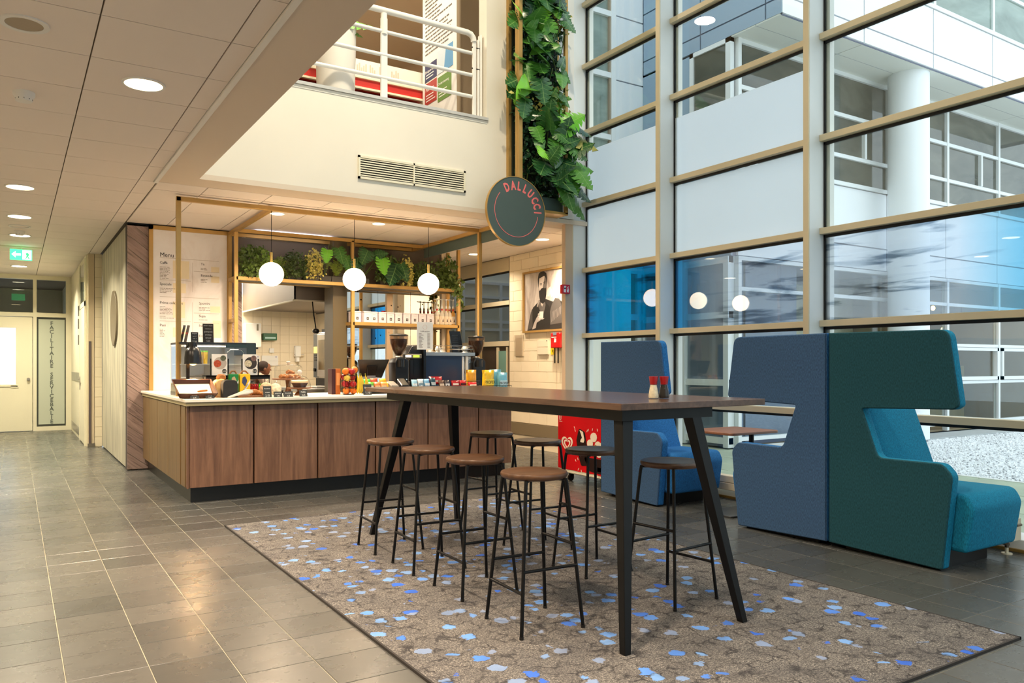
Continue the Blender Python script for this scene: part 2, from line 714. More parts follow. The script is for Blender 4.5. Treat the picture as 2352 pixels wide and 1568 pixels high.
def tilewall(name, axis, c, a0, a1, z0, z1, w, h, into, bond=False, mat=None, gap=0.0025, base=0.15, part='tile'):
    """wall slab with separate tiles on the face at coordinate c of the given axis"""
    sgn = into
    b = MB()
    lo, hi = sorted((c + sgn * 0.006, c + sgn * base))
    if axis == 'X':
        b.box(lo, hi, a0, a1, z0, z1)
    else:
        b.box(a0, a1, lo, hi, z0, z1)
    wl_ = S(b.build(name, m_brgr))
    cache = {}
    r = 0
    z = z0
    while z < z1 - 0.01:
        zz = min(z + h, z1)
        a = a0 - (w / 2 if bond and r % 2 else 0)
        while a < a1 - 0.01:
            s0, s1 = max(a, a0), min(a + w, a1)
            key = (round(s1 - s0, 3), round(zz - z, 3))
            if key not in cache:
                q = MB()
                l2, h2 = sorted((0, sgn * 0.009))
                if axis == 'X':
                    q.box(l2, h2, gap, key[0] - gap, gap, key[1] - gap)
                else:
                    q.box(gap, key[0] - gap, l2, h2, gap, key[1] - gap)
                me = q.mesh(part, bev=0.0015)
                me.materials.append(mat or m_brick)
                cache[key] = me
            o = link(part, cache[key], None, wl_)
            o.location = (c, s0, z) if axis == 'X' else (s0, c, z)
            a += w
        z = zz
        r += 1
    return wl_


tilewall('wall_right_tiled', 'X', 6.64, 8.05, 10.46, 0.38, 3.0, 0.46, 0.158, 1, bond=True)
S(MB().box(6.62, 6.80, 8.05, 10.47, 0.20, 0.375).build('baseboard_right', M('grey_rail', (126, 112, 88), 0.45)))
S(MB().box(6.645, 6.80, 8.05, 10.46, 0, 0.2).build('wall_right_low', m_brick))
S(MB().box(5.9, 6.8, 7.75, 8.05, 0, 3.05).build('wall_right_return', m_wall))

# ---------------- right-hand passage: glazed screen behind the cafe
g2 = struct('window_8', (6.7, 10.5, 0))
m_scr = M('screen_frame', (204, 192, 164), 0.45)
b = MB()
for y in (10.46, 11.55, 12.7, 13.9):
    b.box(6.675, 6.73, y, y + 0.06, 0, 3.0)
b.build('mullion', m_scr, g2)
for z0, z1 in ((0.0, 0.1), (1.58, 1.66), (2.24, 2.31), (2.78, 3.0)):
    MB().box(6.67, 6.735, 10.525, 13.9, z0, z1).build('transom', m_scr, g2)
for y in (10.53, 11.62, 12.77):
    for z0, z1 in ((1.66, 2.24), (2.31, 2.78)):
        MB().box(6.71, 6.722, y, y + 1.02, z0, z1).build('pane', m_glass, g2)
        MB().box(6.69, 6.70, y, y + 0.025, z0, z1).box(6.69, 6.70, y, y + 1.02, z1 - 0.03, z1).build('gasket', m_gask, g2)
MB().box(6.70, 6.73, 10.53, 13.9, 0.1, 1.58).build('dark_panel', M('brown_panel', (64, 52, 42), 0.5, var=0.1), g2)
MB().box(6.68, 6.70, 10.62, 10.86, 0.3, 1.5).build('teal_panel', M('teal_strip', (110, 150, 140), 0.4), g2)
MB().box(6.675, 6.70, 10.58, 10.62, 0.1, 1.56).box(6.675, 6.70, 10.86, 10.92, 0.1, 1.56).box(6.67, 6.69, 10.53, 10.56, 0.9, 0.98).build('slide_frame', m_scr, g2)
S(MB().box(5.3, 6.9, 13.95, 14.1, 0, 3.05).build('wall_passage_end', m_brick))

# ---------------- passage on the left: panel wall, tiles, doors
def cloth_panel():
    t = NT('grey_wave_panel')
    a = t.noise(t.pos(scale=(1, 5, 0.55), rot=(0.12, 0, 0)), 1.6, 3, 0.45, 1.5)
    t.set(color=t.ramp(a, [(0.3, (150, 144, 128)), (0.5, (186, 180, 160)), (0.72, (214, 206, 184))]), rough=0.6)
    return t.m


S(MB().box(1.16, 1.36, 10.45, 13.7, 0.02, 2.985).build('wall_passage', cloth_panel()))
S(MB().box(1.18, 1.36, 10.5, 13.7, 0, 0.02).build('baseboard_passage', m_black))
t = thing('round_disc', 'grey brown round disc mounted on the pale streaked passage wall', 'wall disc', (1.15, 11.86, 1.91))
MB().cyl((1.16, 11.86, 1.91), (1.135, 11.86, 1.91), 0.375, n=48).build('disc_face', M('taupe_disc', (128, 116, 96), 0.4, var=0.03), t, bev=0.003)
tilewall('wall_passage_tiled', 'Y', 13.7, 1.055, 1.16, 0, 3.0, 0.3, 0.155, 1, mat=m_brick)
S(MB().box(0.97, 1.05, 13.69, 13.85, 0, 3.0).build('trim_5', M('beige_post', (208, 190, 160), 0.5)))
S(MB().box(0.975, 1.01, 13.675, 13.69, 0.06, 1.64).build('trim_6', M('dark_bumper', (96, 84, 84), 0.5)))
S(MB().box(0.96, 1.06, 13.67, 13.69, 0, 0.06).build('baseboard_post', M('grey_base', (110, 104, 94), 0.5)))
S(MB().box(0.95, 1.15, 13.85, 17.75, 0, 3.02).build('wall_passage_far', m_cream))
d2 = struct('door_2', (0.95, 14.2, 0))
MB().box(0.93, 0.95, 13.9, 13.98, 0, 2.95).box(0.93, 0.95, 15.0, 15.08, 0, 2.95).box(0.93, 0.95, 13.9, 15.08, 2.2, 2.28).build('door_frame', m_cream, d2)
MB().box(0.935, 0.945, 13.98, 15.0, 0.02, 2.2).build('door_leaf', m_cream, d2, bev=0.002)
MB().box(0.938, 0.944, 13.98, 15.0, 2.28, 2.9).build('pane', m_glass, d2)
MB().box(0.925, 0.936, 14.88, 14.93, 0.86, 1.08).box(0.90, 0.936, 14.89, 14.91, 1.02, 1.05).box(0.895, 0.91, 14.75, 14.91, 1.02, 1.045).build('door_handle', m_steel, d2, bev=0.002)
MB().box(0.945, 0.949, 15.3, 17.4, 0.98, 1.14).box(0.945, 0.949, 15.3, 17.4, 0.06, 0.2).build('kick_strip', m_steel, d2)
for i, (yy, zz) in enumerate(((15.35, 1.9), (15.3, 2.12), (15.32, 1.62))):
    tag(MB().box(0.935, 0.95, yy, yy + 0.12, zz, zz + 0.17).build('door_plate', M('plate_grey' + str(i), (92, 88, 80), 0.4), None, bev=0.002), ('dark door sign plate on the cream passage wall, middle one', 'dark door sign plate on the cream passage wall, top one', 'dark door sign plate on the cream passage wall, bottom one')[i], 'sign', 'door plates in the passage')

# end screen of the passage
E_Y = 17.6
sc_ = struct('wall_end_screen', (0, E_Y, 0))
fr = MB()
for x0, x1 in ((0.31, 0.37), (0.86, 0.955), (-0.70, -0.62), (-2.6, -0.7)):
    fr.box(x0, x1, E_Y, E_Y + 0.12, 0, 3.0)
fr.box(-0.62, 0.31, E_Y, E_Y + 0.12, 2.2, 2.28).box(0.37, 0.86, E_Y, E_Y + 0.12, 2.2, 2.28).box(0.37, 0.86, E_Y, E_Y + 0.12, 0, 0.08)
for xa_, xb_ in ((-0.62, 0.31), (0.37, 0.86)):
    fr.box(xa_, xb_, E_Y, E_Y + 0.12, 2.92, 3.0)
fr.build('screen_frame', m_cream, sc_)
MB().box(-0.62, 0.86, E_Y + 0.05, E_Y + 0.06, 2.28, 2.92).build('pane', m_glass, sc_)
MB().box(0.40, 0.84, E_Y + 0.04, E_Y + 0.05, 0.12, 2.16).build('frosted_pane', M('frosted_sidelight', (196, 202, 186), 0.45), sc_)
MB().box(0.37, 0.86, E_Y + 0.051, E_Y + 0.06, 0.08, 2.2).build('pane', M('dark_sidelight_edge', (70, 72, 66), 0.2), sc_)
m_grl = M('grey_letter', (92, 98, 92), 0.6)
word = 'FACILITAIRE SERVICEBALIE'
for k, ch in enumerate(word):
    if ch != ' ':
        text(ch, 0.105, m_grl, sc_, (0.62, E_Y + 0.037, 2.05 - k * 0.0832), align='CENTER', thick=0.001, bold=0.002)
d1 = struct('door_1', (-0.15, E_Y, 0))
b = MB()
b.box(-0.61, 0.30, E_Y + 0.02, E_Y + 0.07, 0.01, 0.90).box(-0.61, 0.30, E_Y + 0.02, E_Y + 0.07, 1.98, 2.19).box(-0.61, -0.48, E_Y + 0.02, E_Y + 0.07, 0.90, 1.98).box(0.03, 0.30, E_Y + 0.02, E_Y + 0.07, 0.90, 1.98)
b.build('door_leaf', m_cream, d1)
MB().box(-0.48, 0.03, E_Y + 0.04, E_Y + 0.05, 0.90, 1.98).build('pane', m_glass, d1)
MB().box(-0.05, 0.08, E_Y + 0.005, E_Y + 0.02, 0.84, 0.88).box(-0.5, 0.06, E_Y + 0.005, E_Y + 0.02, 0.86, 0.89).build('glazing_bead', m_cream, d1)
MB().cyl((0.235, E_Y + 0.02, 1.0), (0.235, E_Y - 0.03, 1.0), 0.03, 0.025, 16).build('door_handle', m_steel, d1, smooth=True)
S(MB().box(-2.6, -0.9, 20.9, 21, 0, 3).box(0.2, 1.1, 20.9, 21, 0, 3).box(-0.9, 0.2, 20.9, 21, 0, 0.8).box(-0.9, 0.2, 20.9, 21, 2.3, 3).box(0.95, 1.1, 17.7, 21, 0, 3).build('wall_room_beyond', m_cream))

# ---------------- cafe back wall: diagonal planks, kitchen walls
def clip(poly, rect):
    x0, x1, z0, z1 = rect
    for ax, lim, keep in ((0, x0, 1), (0, x1, -1), (1, z0, 1), (1, z1, -1)):
        out = []
        for i in range(len(poly)):
            a, b_ = poly[i - 1], poly[i]
            ia, ib = (a[ax] - lim) * keep >= 0, (b_[ax] - lim) * keep >= 0
            if ia != ib:
                s_ = (lim - a[ax]) / (b_[ax] - a[ax])
                out.append((a[0] + s_ * (b_[0] - a[0]), a[1] + s_ * (b_[1] - a[1])))
            if ib:
                out.append(b_)
        poly = out
        if len(poly) < 3:
            return None
    return poly


def plankmat():
    t = NT('grey_pink_plank')
    v = t.pos('Object', scale=(1, 1, 1), rot=(0, math.radians(-38), 0))
    mp = t.n('Mapping')
    mp.inputs['Scale'].default_value = (1.5, 1, 26)
    t.l(v, mp.inputs[0])
    a = t.noise(mp.outputs[0], 1.4, 6, 0.65, 1.2)
    oi = t.n('ObjectInfo')
    base = t.ramp(a, [(0.34, (104, 86, 80)), (0.48, (158, 134, 124)), (0.75, (184, 160, 148))])
    col = t.mix(t.math('MULTIPLY', oi.outputs['Random'], 0.3), base, lin((128, 112, 108)))
    t.set(color=col, rough=0.6)
    t.bump(a, 0.2, 0.002)
    return t.m


m_plank = plankmat()
wm = S(MB().box(1.155, 2.50, 10.46, 10.62, 0, 2.985).build('wall_menu', M('plank_gap', (70, 58, 54), 0.8)))
for rect in ((1.156, 1.42, 0.012, 2.965), (2.33, 2.50, 0.012, 2.965)):
    sl = -0.77
    for k in range(-3, 26):
        zc = k * 0.165 + rect[0] * 0.3
        p = clip([(0.5, zc - sl * 0.0 + sl * (0.5 - 1.2)), (3, zc + sl * (3 - 1.2)), (3, zc + 0.159 + sl * (3 - 1.2)), (0.5, zc + 0.159 + sl * (0.5 - 1.2))], rect)
        if p:
            MB().prism(p, 'Y', 10.44, 10.462).build('plank', m_plank, wm)
S(MB().box(1.16, 2.45, 10.45, 10.62, 2.965, 3.0).build('shadow_gap_strip', m_black))  # black strip painting in the dark shadow gap below the ceiling
m_olive = M('olive_column_face', (92, 80, 54), 0.4, var=0.05, vs=2)
S(MB().box(3.66, 3.862, 10.25, 10.6, 0, 3.0).build('column_kitchen', m_olive, bev=0.004))
S(MB().box(3.862, 5.44, 10.47, 10.6, 0, 3.0).build('wall_mirror', M('brown_wall', (104, 92, 76), 0.6)))
S(MB().box(5.40, 5.46, 10.40, 14, 0, 3.0).build('wall_kitchen_right', M('cream_kitchen_wall', (234, 216, 186), 0.5)))
tilewall('wall_kitchen_back', 'Y', 14.0, 2.9, 4.9, 0.85, 2.5, 0.16, 0.16, 1)
S(MB().box(2.5, 5.4, 14.0, 14.15, 0, 0.85).build('wall_kitchen_low', m_brick))
tilewall('wall_kitchen_left', 'Y', 11.2, 2.46, 2.66, 0.95, 2.6, 0.16, 0.16, 1, mat=M('cool_tile', (224, 220, 218), 0.35), base=0.2)
S(MB().box(2.47, 2.5, 10.6, 14, 0, 3).build('wall_kitchen_side', m_white))
S(MB().box(4.7, 4.85, 11.0, 14.0, 0, 3).build('wall_kitchen_inner', M('kitchen_inner', (226, 212, 184), 0.5)))
S(MB().box(2.5, 5.4, 10.62, 14.1, 2.985, 3.01).build('ceiling_kitchen', m_white))

# ---------------- window wall
MY = [(7.69, 7.755), (6.153, 6.218), (4.303, 4.362), (2.45, 2.512), (0.60, 0.662), (-1.25, -1.188), (-3.1, -3.04)]
TZ = [0.885, 1.667, 2.475, 3.29, 4.18, 5.0, 5.77, 6.56, 7.36, 8.15]
GX = 6.02


def frosted():
    t = NT('frosted_film')
    t.t.nodes.remove(t.b)
    a = t.n('BsdfDiffuse')
    a.inputs[0].default_value = (0.80, 0.84, 0.85, 1)
    b_ = t.n('BsdfTranslucent')
    b_.inputs[0].default_value = (0.94, 0.96, 0.99, 1)
    mx = t.n('MixShader')
    mx.inputs[0].default_value = 0.8
    t.l(a.outputs[0], mx.inputs[1])
    t.l(b_.outputs[0], mx.inputs[2])
    t.l(mx.outputs[0], t.out.inputs[0])
    return t.m


def printed(name, stops, seed, milk=0.25):
    """clear film printed with blue fade and dark brush strokes; stops run along the wall (world Y)"""
    t = NT(name)
    t.t.nodes.remove(t.b)
    gx = t.n('SeparateXYZ')
    t.l(t.pos(), gx.inputs[0])
    y0, y1 = stops[0][0], stops[-1][0]
    f = t.math('DIVIDE', t.math('SUBTRACT', gx.outputs['Y'], y0), y1 - y0)
    col = t.ramp(f, [((s[0] - y0) / (y1 - y0), s[1]) for s in stops])
    st = t.noise(t.pos(scale=(1, 1.0, 9), rot=(math.radians(14), 0, 0), loc=(0, seed, seed)), 1.0, 4, 0.62, 0.5)
    msk = t.noise(t.pos(loc=(0, seed * 2, 0)), 1.3, 1)
    stroke = t.math('MULTIPLY', t.ramp(st, [(0.52, (0, 0, 0)), (0.62, (255, 255, 255))]), t.ramp(msk, [(0.45, (0, 0, 0)), (0.6, (255, 255, 255))]))
    col = t.mix(t.math('MULTIPLY', stroke, 0.55), col, (0.12, 0.22, 0.32, 1))
    tr = t.n('BsdfTransparent')
    t.l(col, tr.inputs[0])
    tl = t.n('BsdfTranslucent')
    tl2 = t.mix(0.5, col, (0.9, 0.93, 0.97, 1))
    t.l(tl2, tl.inputs[0])
    mx = t.n('MixShader')
    t.l(t.math('MULTIPLY', t.math('SUBTRACT', 1.0, stroke), milk), mx.inputs[0])
    t.l(tr.outputs[0], mx.inputs[1])
    t.l(tl.outputs[0], mx.inputs[2])
    gl = t.n('BsdfGlossy')
    gl.inputs['Roughness'].default_value = 0.0
    fr = t.n('Fresnel')
    t.l(t.math('ADD', 1.5, t.math('MULTIPLY', t.n('NewGeometry').outputs['Backfacing'], 1 / 1.5 - 1.5)), fr.inputs['IOR'])
    m2 = t.n('MixShader')
    t.l(fr.outputs[0], m2.inputs[0])
    t.l(mx.outputs[0], m2.inputs[1])
    t.l(gl.outputs[0], m2.inputs[2])
    t.l(m2.outputs[0], t.out.inputs[0])
    return t.m


m_frost = frosted()
clr = (0.86, 0.88, 0.93, 1)
m_pf1 = printed('blue_print_film', [(6.2, (0.0, 0.50, 0.84, 1)), (7.0, (0.0, 0.62, 0.92, 1)), (7.7, (0.0, 0.52, 0.84, 1))], 3.1, 0.10)
m_pf2 = printed('fading_blue_film', [(4.36, clr), (5.5, clr), (5.75, (0.62, 0.74, 0.86, 1)), (5.92, (0.22, 0.52, 0.74, 1)), (6.16, (0.08, 0.52, 0.80, 1))], 5.4, 0.14)
m_pf3 = printed('blue_end_film', [(2.5, (0.34, 0.70, 0.88, 1)), (2.75, (0.50, 0.78, 0.92, 1)), (3.15, (0.86, 0.90, 0.96, 1)), (4.3, (0.92, 0.93, 0.97, 1))], 8.7, 0.2)
b_mull = []
for w in range(6):
    ya1, ya0 = MY[w][0], MY[w + 1][1]     # clear bay between mullions
    wn_ = struct('window_%d' % (w + 1), (6.02, (ya0 + ya1) / 2, 0))
    y0, y1 = MY[w]
    MB().box(5.812, 6.03, y0, y1, 0, 8.6).build('mullion', m_mull, wn_, bev=0.003)
    MB().box(5.80, 5.812, y0 + 0.002, y1 - 0.002, 0, 8.6).build('mullion_warm_face', m_trans, wn_)  # front face of the mullion, coloured as lit by the warm interior
    MB().box(6.03, 6.09, y0 - 0.045, y1 + 0.045, 0, 8.6).build('outer_frame', m_white, wn_)
    for k, z in enumerate(TZ):
        MB().box(5.945, 6.035, ya0, ya1, z - 0.055, z).build('transom', m_trans, wn_, bev=0.002)
        MB().box(6.035, 6.08, ya0, ya1, z - 0.05, z).build('outer_transom', m_white, wn_)
    zs = [0.09] + TZ
    for k in range(len(TZ)):
        za, zb = zs[k], zs[k + 1] - 0.055
        MB().box(GX, GX + 0.006, ya0, ya1, za, zb).build('pane', m_glass, wn_)
        MB().box(6.004, 6.019, ya0, ya1, zb - 0.026, zb).box(6.004, 6.019, ya1 - 0.016, ya1, za, zb).build('gasket', m_gask, wn_)
        if w in (0, 1) and k in (3, 4):
            MB().box(6.012, 6.0175, ya0, ya1 - 0.004, za, zb - (0.19 if k == 4 else 0.032)).build('frosted_film', m_frost, wn_)
        if w in (0, 1, 2) and k == 2:
            MB().box(6.012, 6.0175, ya0, ya1 - 0.014, za, zb - 0.01).build('printed_film', (m_pf1, m_pf2, m_pf3)[w], wn_)
S(MB().box(5.80, 6.03, MY[6][0], MY[6][1], 0, 8.6).box(5.9, 6.1, -4.1, -3.1, 0, 8.6).build('trim_8', m_mull))
S(MB().box(5.79, 6.06, -4, 7.70, 0.0, 0.085).build('sill_window', M('white_sill', (222, 226, 228), 0.4), bev=0.004))
S(MB().box(5.77, 5.79, -4, 7.70, 0.0, 0.02).build('trim_9', m_gold))
S(MB().box(5.9, 6.1, -4, 7.8, 8.55, 8.7).build('trim_10', m_white))

# ================================================================== COURTYARD
m_fac = M('white_facade_panel', (244, 246, 248), 0.35, var=0.012, vs=0.6)
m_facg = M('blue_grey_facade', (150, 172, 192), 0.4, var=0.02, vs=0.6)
m_facb = M('facade_joint', (120, 128, 150), 0.7)
m_frame = M('white_window_frame', (238, 240, 240), 0.4, var=0.01)
m_soffx = M('soffit_panel', (226, 228, 220), 0.7, var=0.01, vs=0.5)


def office_glass(name, rgb, rgb2):
    t = NT(name)
    a = t.noise(t.pos('Object', scale=(0.5, 0.5, 1.2)), 1.5, 4, 0.6, 0.8)
    t.set(color=t.ramp(a, [(0.3, rgb), (0.7, rgb2)]), rough=0.03, spec=0.9)
    return t.m


m_og = office_glass('office_glass', (62, 66, 58), (104, 104, 92))
m_og2 = office_glass('office_glass_green', (96, 116, 108), (150, 168, 158))
ob_ = thing('office_building', 'white panelled office block with a deep soffit across the courtyard', 'building', (9.27, 7.32, 0))
# upper block, joints are open slits in front of a backing
MB().box(9.30, 19.4, 7.35, 12, 6.31, 10.5).box(9.30, 19.4, 8.30, 12, 2.9, 6.31).box(9.30, 11.0, 8.4, 12, 0, 6.4).build('backing_wall', m_facb, ob_)
SX = [9.27, 11.23, 13.20, 15.17, 17.14, 19.1]
jg = 0.012
for a, b in zip(SX, SX[1:]):
    for z0, z1 in ((6.315, 6.575), (6.575, 7.34)):
        MB().box(a + jg, b - jg, 7.32, 7.36, z0 + jg, z1 - jg).build('panel', m_fac, ob_)
    f = MB()
    f.box(a, b, 7.30, 7.38, 7.34, 7.41)
    f.box(a, a + 0.07, 7.31, 7.38, 7.41, 10).box(a, b, 7.31, 7.38, 8.15, 8.22)
    w = f.build('window', m_frame, ob_)
    MB().box(a + 0.07, b, 7.34, 7.35, 7.41, 10).build('pane', m_og2, w)
YS = [7.32, 7.615, 8.9, 10.25]
for a, b in zip(YS, YS[1:]):
    for z0, z1 in ((6.315, 6.56), (6.56, 7.38), (7.38, 9.2)):
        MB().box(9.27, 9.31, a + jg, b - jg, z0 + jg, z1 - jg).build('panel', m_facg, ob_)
for z0, z1 in ((2.95, 5.25), (5.25, 6.30)):
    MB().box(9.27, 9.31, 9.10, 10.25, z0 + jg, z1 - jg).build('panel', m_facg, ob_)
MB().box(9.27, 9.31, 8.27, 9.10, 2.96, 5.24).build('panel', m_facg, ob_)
f = MB()
for y0, y1 in ((8.26, 8.36), (9.04, 9.12)):
    f.box(9.25, 9.33, y0, y1, 5.25, 6.31)
f.box(9.25, 9.33, 8.26, 9.12, 6.24, 6.31).box(9.25, 9.33, 8.26, 9.12, 5.25, 5.35)
w = f.build('window', m_frame, ob_)
MB().box(9.28, 9.29, 8.36, 9.04, 5.35, 6.24).build('pane', m_og, w)
# soffit
for a, b in zip(SX, SX[1:]):
    for y0, y1 in ((7.36, 7.8), (7.8, 8.28)):
        MB().box(a + 0.006, b - 0.006, y0 + 0.006, y1 - 0.006, 6.305, 6.33).build('soffit_panel', m_soffx, ob_)
# recessed facade, upper glazing and spandrel
RX = [9.40, 11.37, 13.34, 15.31, 17.28, 19.25]
for i, (a, b) in enumerate(zip(RX, RX[1:])):
    for z0, z1 in ((2.96, 3.36), (3.36, 4.36)):
        MB().box(a + jg, b - jg, 8.25, 8.31, z0 + jg, z1 - jg).build('panel', m_fac, ob_)
    f = MB()
    f.box(a - 0.035, a + 0.035, 8.20, 8.30, 4.36, 6.31)
    for z in (4.36, 4.83, 5.53, 6.24):
        f.box(a, b, 8.21, 8.29, z, z + 0.065)
    if i % 2 == 1:
        f.box(b - 0.75, b - 0.69, 8.19, 8.29, 4.895, 5.53)
    w = f.build('window', m_frame, ob_)
    for z0, z1 in ((4.425, 4.83), (4.895, 5.53), (5.595, 6.24)):
        MB().box(a + 0.035, b - 0.035, 8.255, 8.265, z0, z1).build('pane', m_og, w)
    f = MB()
    f.box(a - 0.035, a + 0.035, 8.20, 8.30, 0, 2.95)
    for z in (0.1, 0.90, 1.63, 2.42, 2.89):
        f.box(a, b, 8.21, 8.29, z, z + 0.06)
    if i > 2:
        f.box(a + 0.08, a + 0.15, 8.18, 8.28, 0.97, 1.62).box(b - 0.12, b - 0.06, 8.18, 8.28, 0.97, 1.62).box(a + 0.08, b - 0.06, 8.18, 8.28, 0.97, 1.04).box(a + 0.08, b - 0.06, 8.18, 8.28, 1.56, 1.62)
    w = f.build('window', m_frame, ob_)
    for z0, z1 in ((0.16, 0.90), (0.96, 1.63), (1.69, 2.42), (2.48, 2.89)):
        MB().box(a + 0.035, b - 0.035, 8.25, 8.26, z0, z1).build('pane', m_glass, w)
MB().cyl((13.13, 7.72, 0), (13.13, 7.72, 6.31), 0.33, n=40).build('round_column', m_fac, ob_, smooth=True)
MB().box(13.30, 13.44, 8.10, 8.32, 0, 2.95).build('corner_post', M('brown_post', (150, 128, 104), 0.5), ob_)
# room behind the ground floor glazing
m_room = M('room_wall_tan', (150, 132, 100), 0.8, var=0.1, vs=1)
MB().box(9.6, 19.4, 11.0, 11.1, 0, 2.95).box(9.6, 19.4, 8.4, 11, 2.93, 2.96).box(9.6, 19.4, 8.3, 11, -0.02, 0.02).box(13.36, 13.42, 8.4, 11, 0, 2.95).box(19.2, 19.3, 8.4, 11, 0, 2.95).build('room_shell', m_room, ob_)
MB().box(14.4, 18.6, 9.6, 9.9, 0.02, 1.25).build('timber_bench', M('olive_timber', (136, 122, 80), 0.6, var=0.15), ob_)
MB().box(9.7, 13.3, 8.9, 8.95, 0.1, 2.7).build('roller_blind', M('beige_blind', (168, 156, 122), 0.8, var=0.06), ob_)
MB().box(13.8, 18.8, 8.9, 9.2, 2.6, 2.92).build('dark_bulkhead', M('dark_bulkhead', (52, 54, 58), 0.6), ob_)
m_bulb = EM('filament_glow', (255, 190, 92), 14)
for k, (x, y, z) in enumerate(((14.75, 9.0, 2.15), (15.55, 9.3, 2.42), (16.3, 9.1, 2.2), (16.75, 9.3, 2.5), (17.2, 9.2, 1.95), (17.7, 9.2, 2.3), (15.9, 9.4, 1.98), (15.1, 9.2, 2.0), (16.6, 9.0, 2.02))):
    t = thing('pendant_bulb', 'glowing filament bulb behind the far ground floor glazing, %s from the round column' % ('first', 'third', 'fifth', 'seventh', 'eighth', 'ninth', 'fourth', 'second', 'sixth')[k], 'lamp', (x, y, z), 'filament bulbs across the courtyard')
    MB().ball((x, y, z), 0.045, 10, 1.2).build('bulb', m_bulb, t, smooth='all')
    MB().cyl((x, y, z + 0.04), (x, y, 2.93), 0.008, n=6).build('cord', m_black, t)
# side wing of the office building at the end of the window wall
ow = thing('link_building', 'pale panelled link wing with a tall white framed window beyond the first bay', 'building', (8.0, 10.26, 0))
MB().box(6.9, 9.3, 10.29, 10.5, 2.9, 9.5).build('backing_wall', m_facb, ow)
for z0, z1 in ((2.95, 3.94), (3.94, 5.04), (5.04, 6.137), (6.137, 7.235), (7.235, 8.33)):
    MB().box(8.63, 9.27, 10.255, 10.31, z0 + jg, z1 - jg).build('panel', m_fac, ow)
f = MB()
f.box(8.52, 8.62, 10.2, 10.32, 2.9, 9).box(7.0, 7.07, 10.2, 10.32, 2.9, 9)
for z in (2.9, 3.98, 5.08, 6.13, 7.17, 8.3):
    f.box(7.0, 8.6, 10.21, 10.32, z, z + 0.09)
w = f.build('window', m_frame, ow)
for z0, z1 in ((2.99, 3.98), (4.07, 5.08), (5.17, 6.13), (6.22, 7.17), (7.26, 8.3)):
    MB().box(7.07, 8.52, 10.27, 10.28, z0, z1).build('pane', m_og2, w)
    MB().box(8.49, 8.53, 10.225, 10.29, z0, z1).build('reveal', M('tan_reveal', (150, 132, 108), 0.6), w)
# ground floor of the wings
f = MB()
for y in (8.28, 9.2, 10.2):
    f.box(9.22, 9.36, y, y + 0.10, 0, 2.95)
for z in (0.05, 0.95, 2.0, 2.85):
    f.box(9.24, 9.34, 8.28, 10.3, z, z + 0.10)
w = f.build('window', m_frame, ob_)
for y0, y1 in ((8.38, 9.2), (9.3, 10.2)):
    for z0, z1 in ((0.15, 0.95), (1.05, 2.0), (2.1, 2.85)):
        MB().box(9.28, 9.29, y0, y1, z0, z1).build('pane', m_glass, w)
MB().box(9.7, 9.75, 8.4, 10.25, 0, 2.9).build('inner_wall', M('grey_room', (116, 120, 112), 0.8, var=0.15, vs=2), ob_)
MB().box(9.5, 9.6, 8.7, 9.9, 0.05, 0.95).build('red_cabinet', M('maroon_cabinet', (110, 48, 48), 0.5), ob_)
m_shelfw = M('shelf_white', (220, 214, 200), 0.5)
for z in (1.05, 1.42, 1.72):
    MB().box(9.45, 9.66, 8.5, 9.3, z, z + 0.02).build('shelf', m_shelfw, ob_)
tag(MB().box(9.46, 9.58, 8.55, 8.95, 1.745, 1.91).build('crate', M('lime_crate', (180, 220, 60), 0.4), bev=0.01), 'small lime green crate on a shelf behind the courtyard glazing', 'crate')
for k, (y, z, rgb) in enumerate(((9.0, 1.44, (210, 150, 90)), (9.15, 1.44, (190, 90, 70)), (8.6, 1.07, (150, 140, 120)), (8.8, 1.07, (80, 84, 70)))):
    tag(MB().lathe([(0.0, 0), (0.05, 0), (0.055, 0.1), (0.03, 0.16), (0.0, 0.16)], (9.52, y, z), 10).build('jar', M('jar%d' % k, rgb, 0.4), smooth=True), ('amber jar on the middle shelf behind the courtyard glazing', 'brick red jar on the middle shelf behind the courtyard glazing', 'grey brown jar on the low shelf behind the courtyard glazing', 'dark olive jar on the low shelf behind the courtyard glazing')[k], 'jar')
f = MB()
for x in (6.9, 7.55, 8.2, 9.1):
    f.box(x, x + 0.09, 10.2, 10.34, 0, 2.95)
for z in (0.05, 0.95, 2.05, 2.85):
    f.box(6.9, 9.25, 10.21, 10.33, z, z + 0.1)
w = f.build('window', m_frame, ow)
for x, w_ in ((6.99, 0.56), (7.64, 0.56), (8.29, 0.81)):
    for z0, z1 in ((0.15, 0.95), (1.05, 2.05), (2.15, 2.85)):
        MB().box(x, x + w_, 10.26, 10.27, z0, z1).build('pane', m_og, w)
# wall with a door seen through the passage screen
ow2 = thing('brick_annex', 'cream brick annex wall with a white framed glazed door outside the passage', 'building', (7.9, 12.9, 0))
MB().box(6.85, 10.5, 12.95, 13.2, 0, 4.0).build('annex_wall', M('annex_brick', (240, 234, 216), 0.7), ow2)
f = MB()
for x in (6.95, 7.12, 7.95, 8.9):
    f.box(x, x + 0.06, 12.88, 12.96, 0, 2.85)
for z in (1.93, 2.08, 2.55, 2.82):
    f.box(6.9, 9.0, 12.885, 12.955, z, z + 0.05)
f.build('door_frame', m_frame, ow2)
MB().box(7.2, 7.9, 12.92, 12.93, 0.1, 1.9).build('door_pane', M('beige_glazing', (222, 212, 186), 0.3), ow2)
MB().box(7.0, 8.9, 12.91, 12.93, 2.13, 2.54).build('upper_pane', M('grey_glazing', (206, 206, 192), 0.3), ow2)

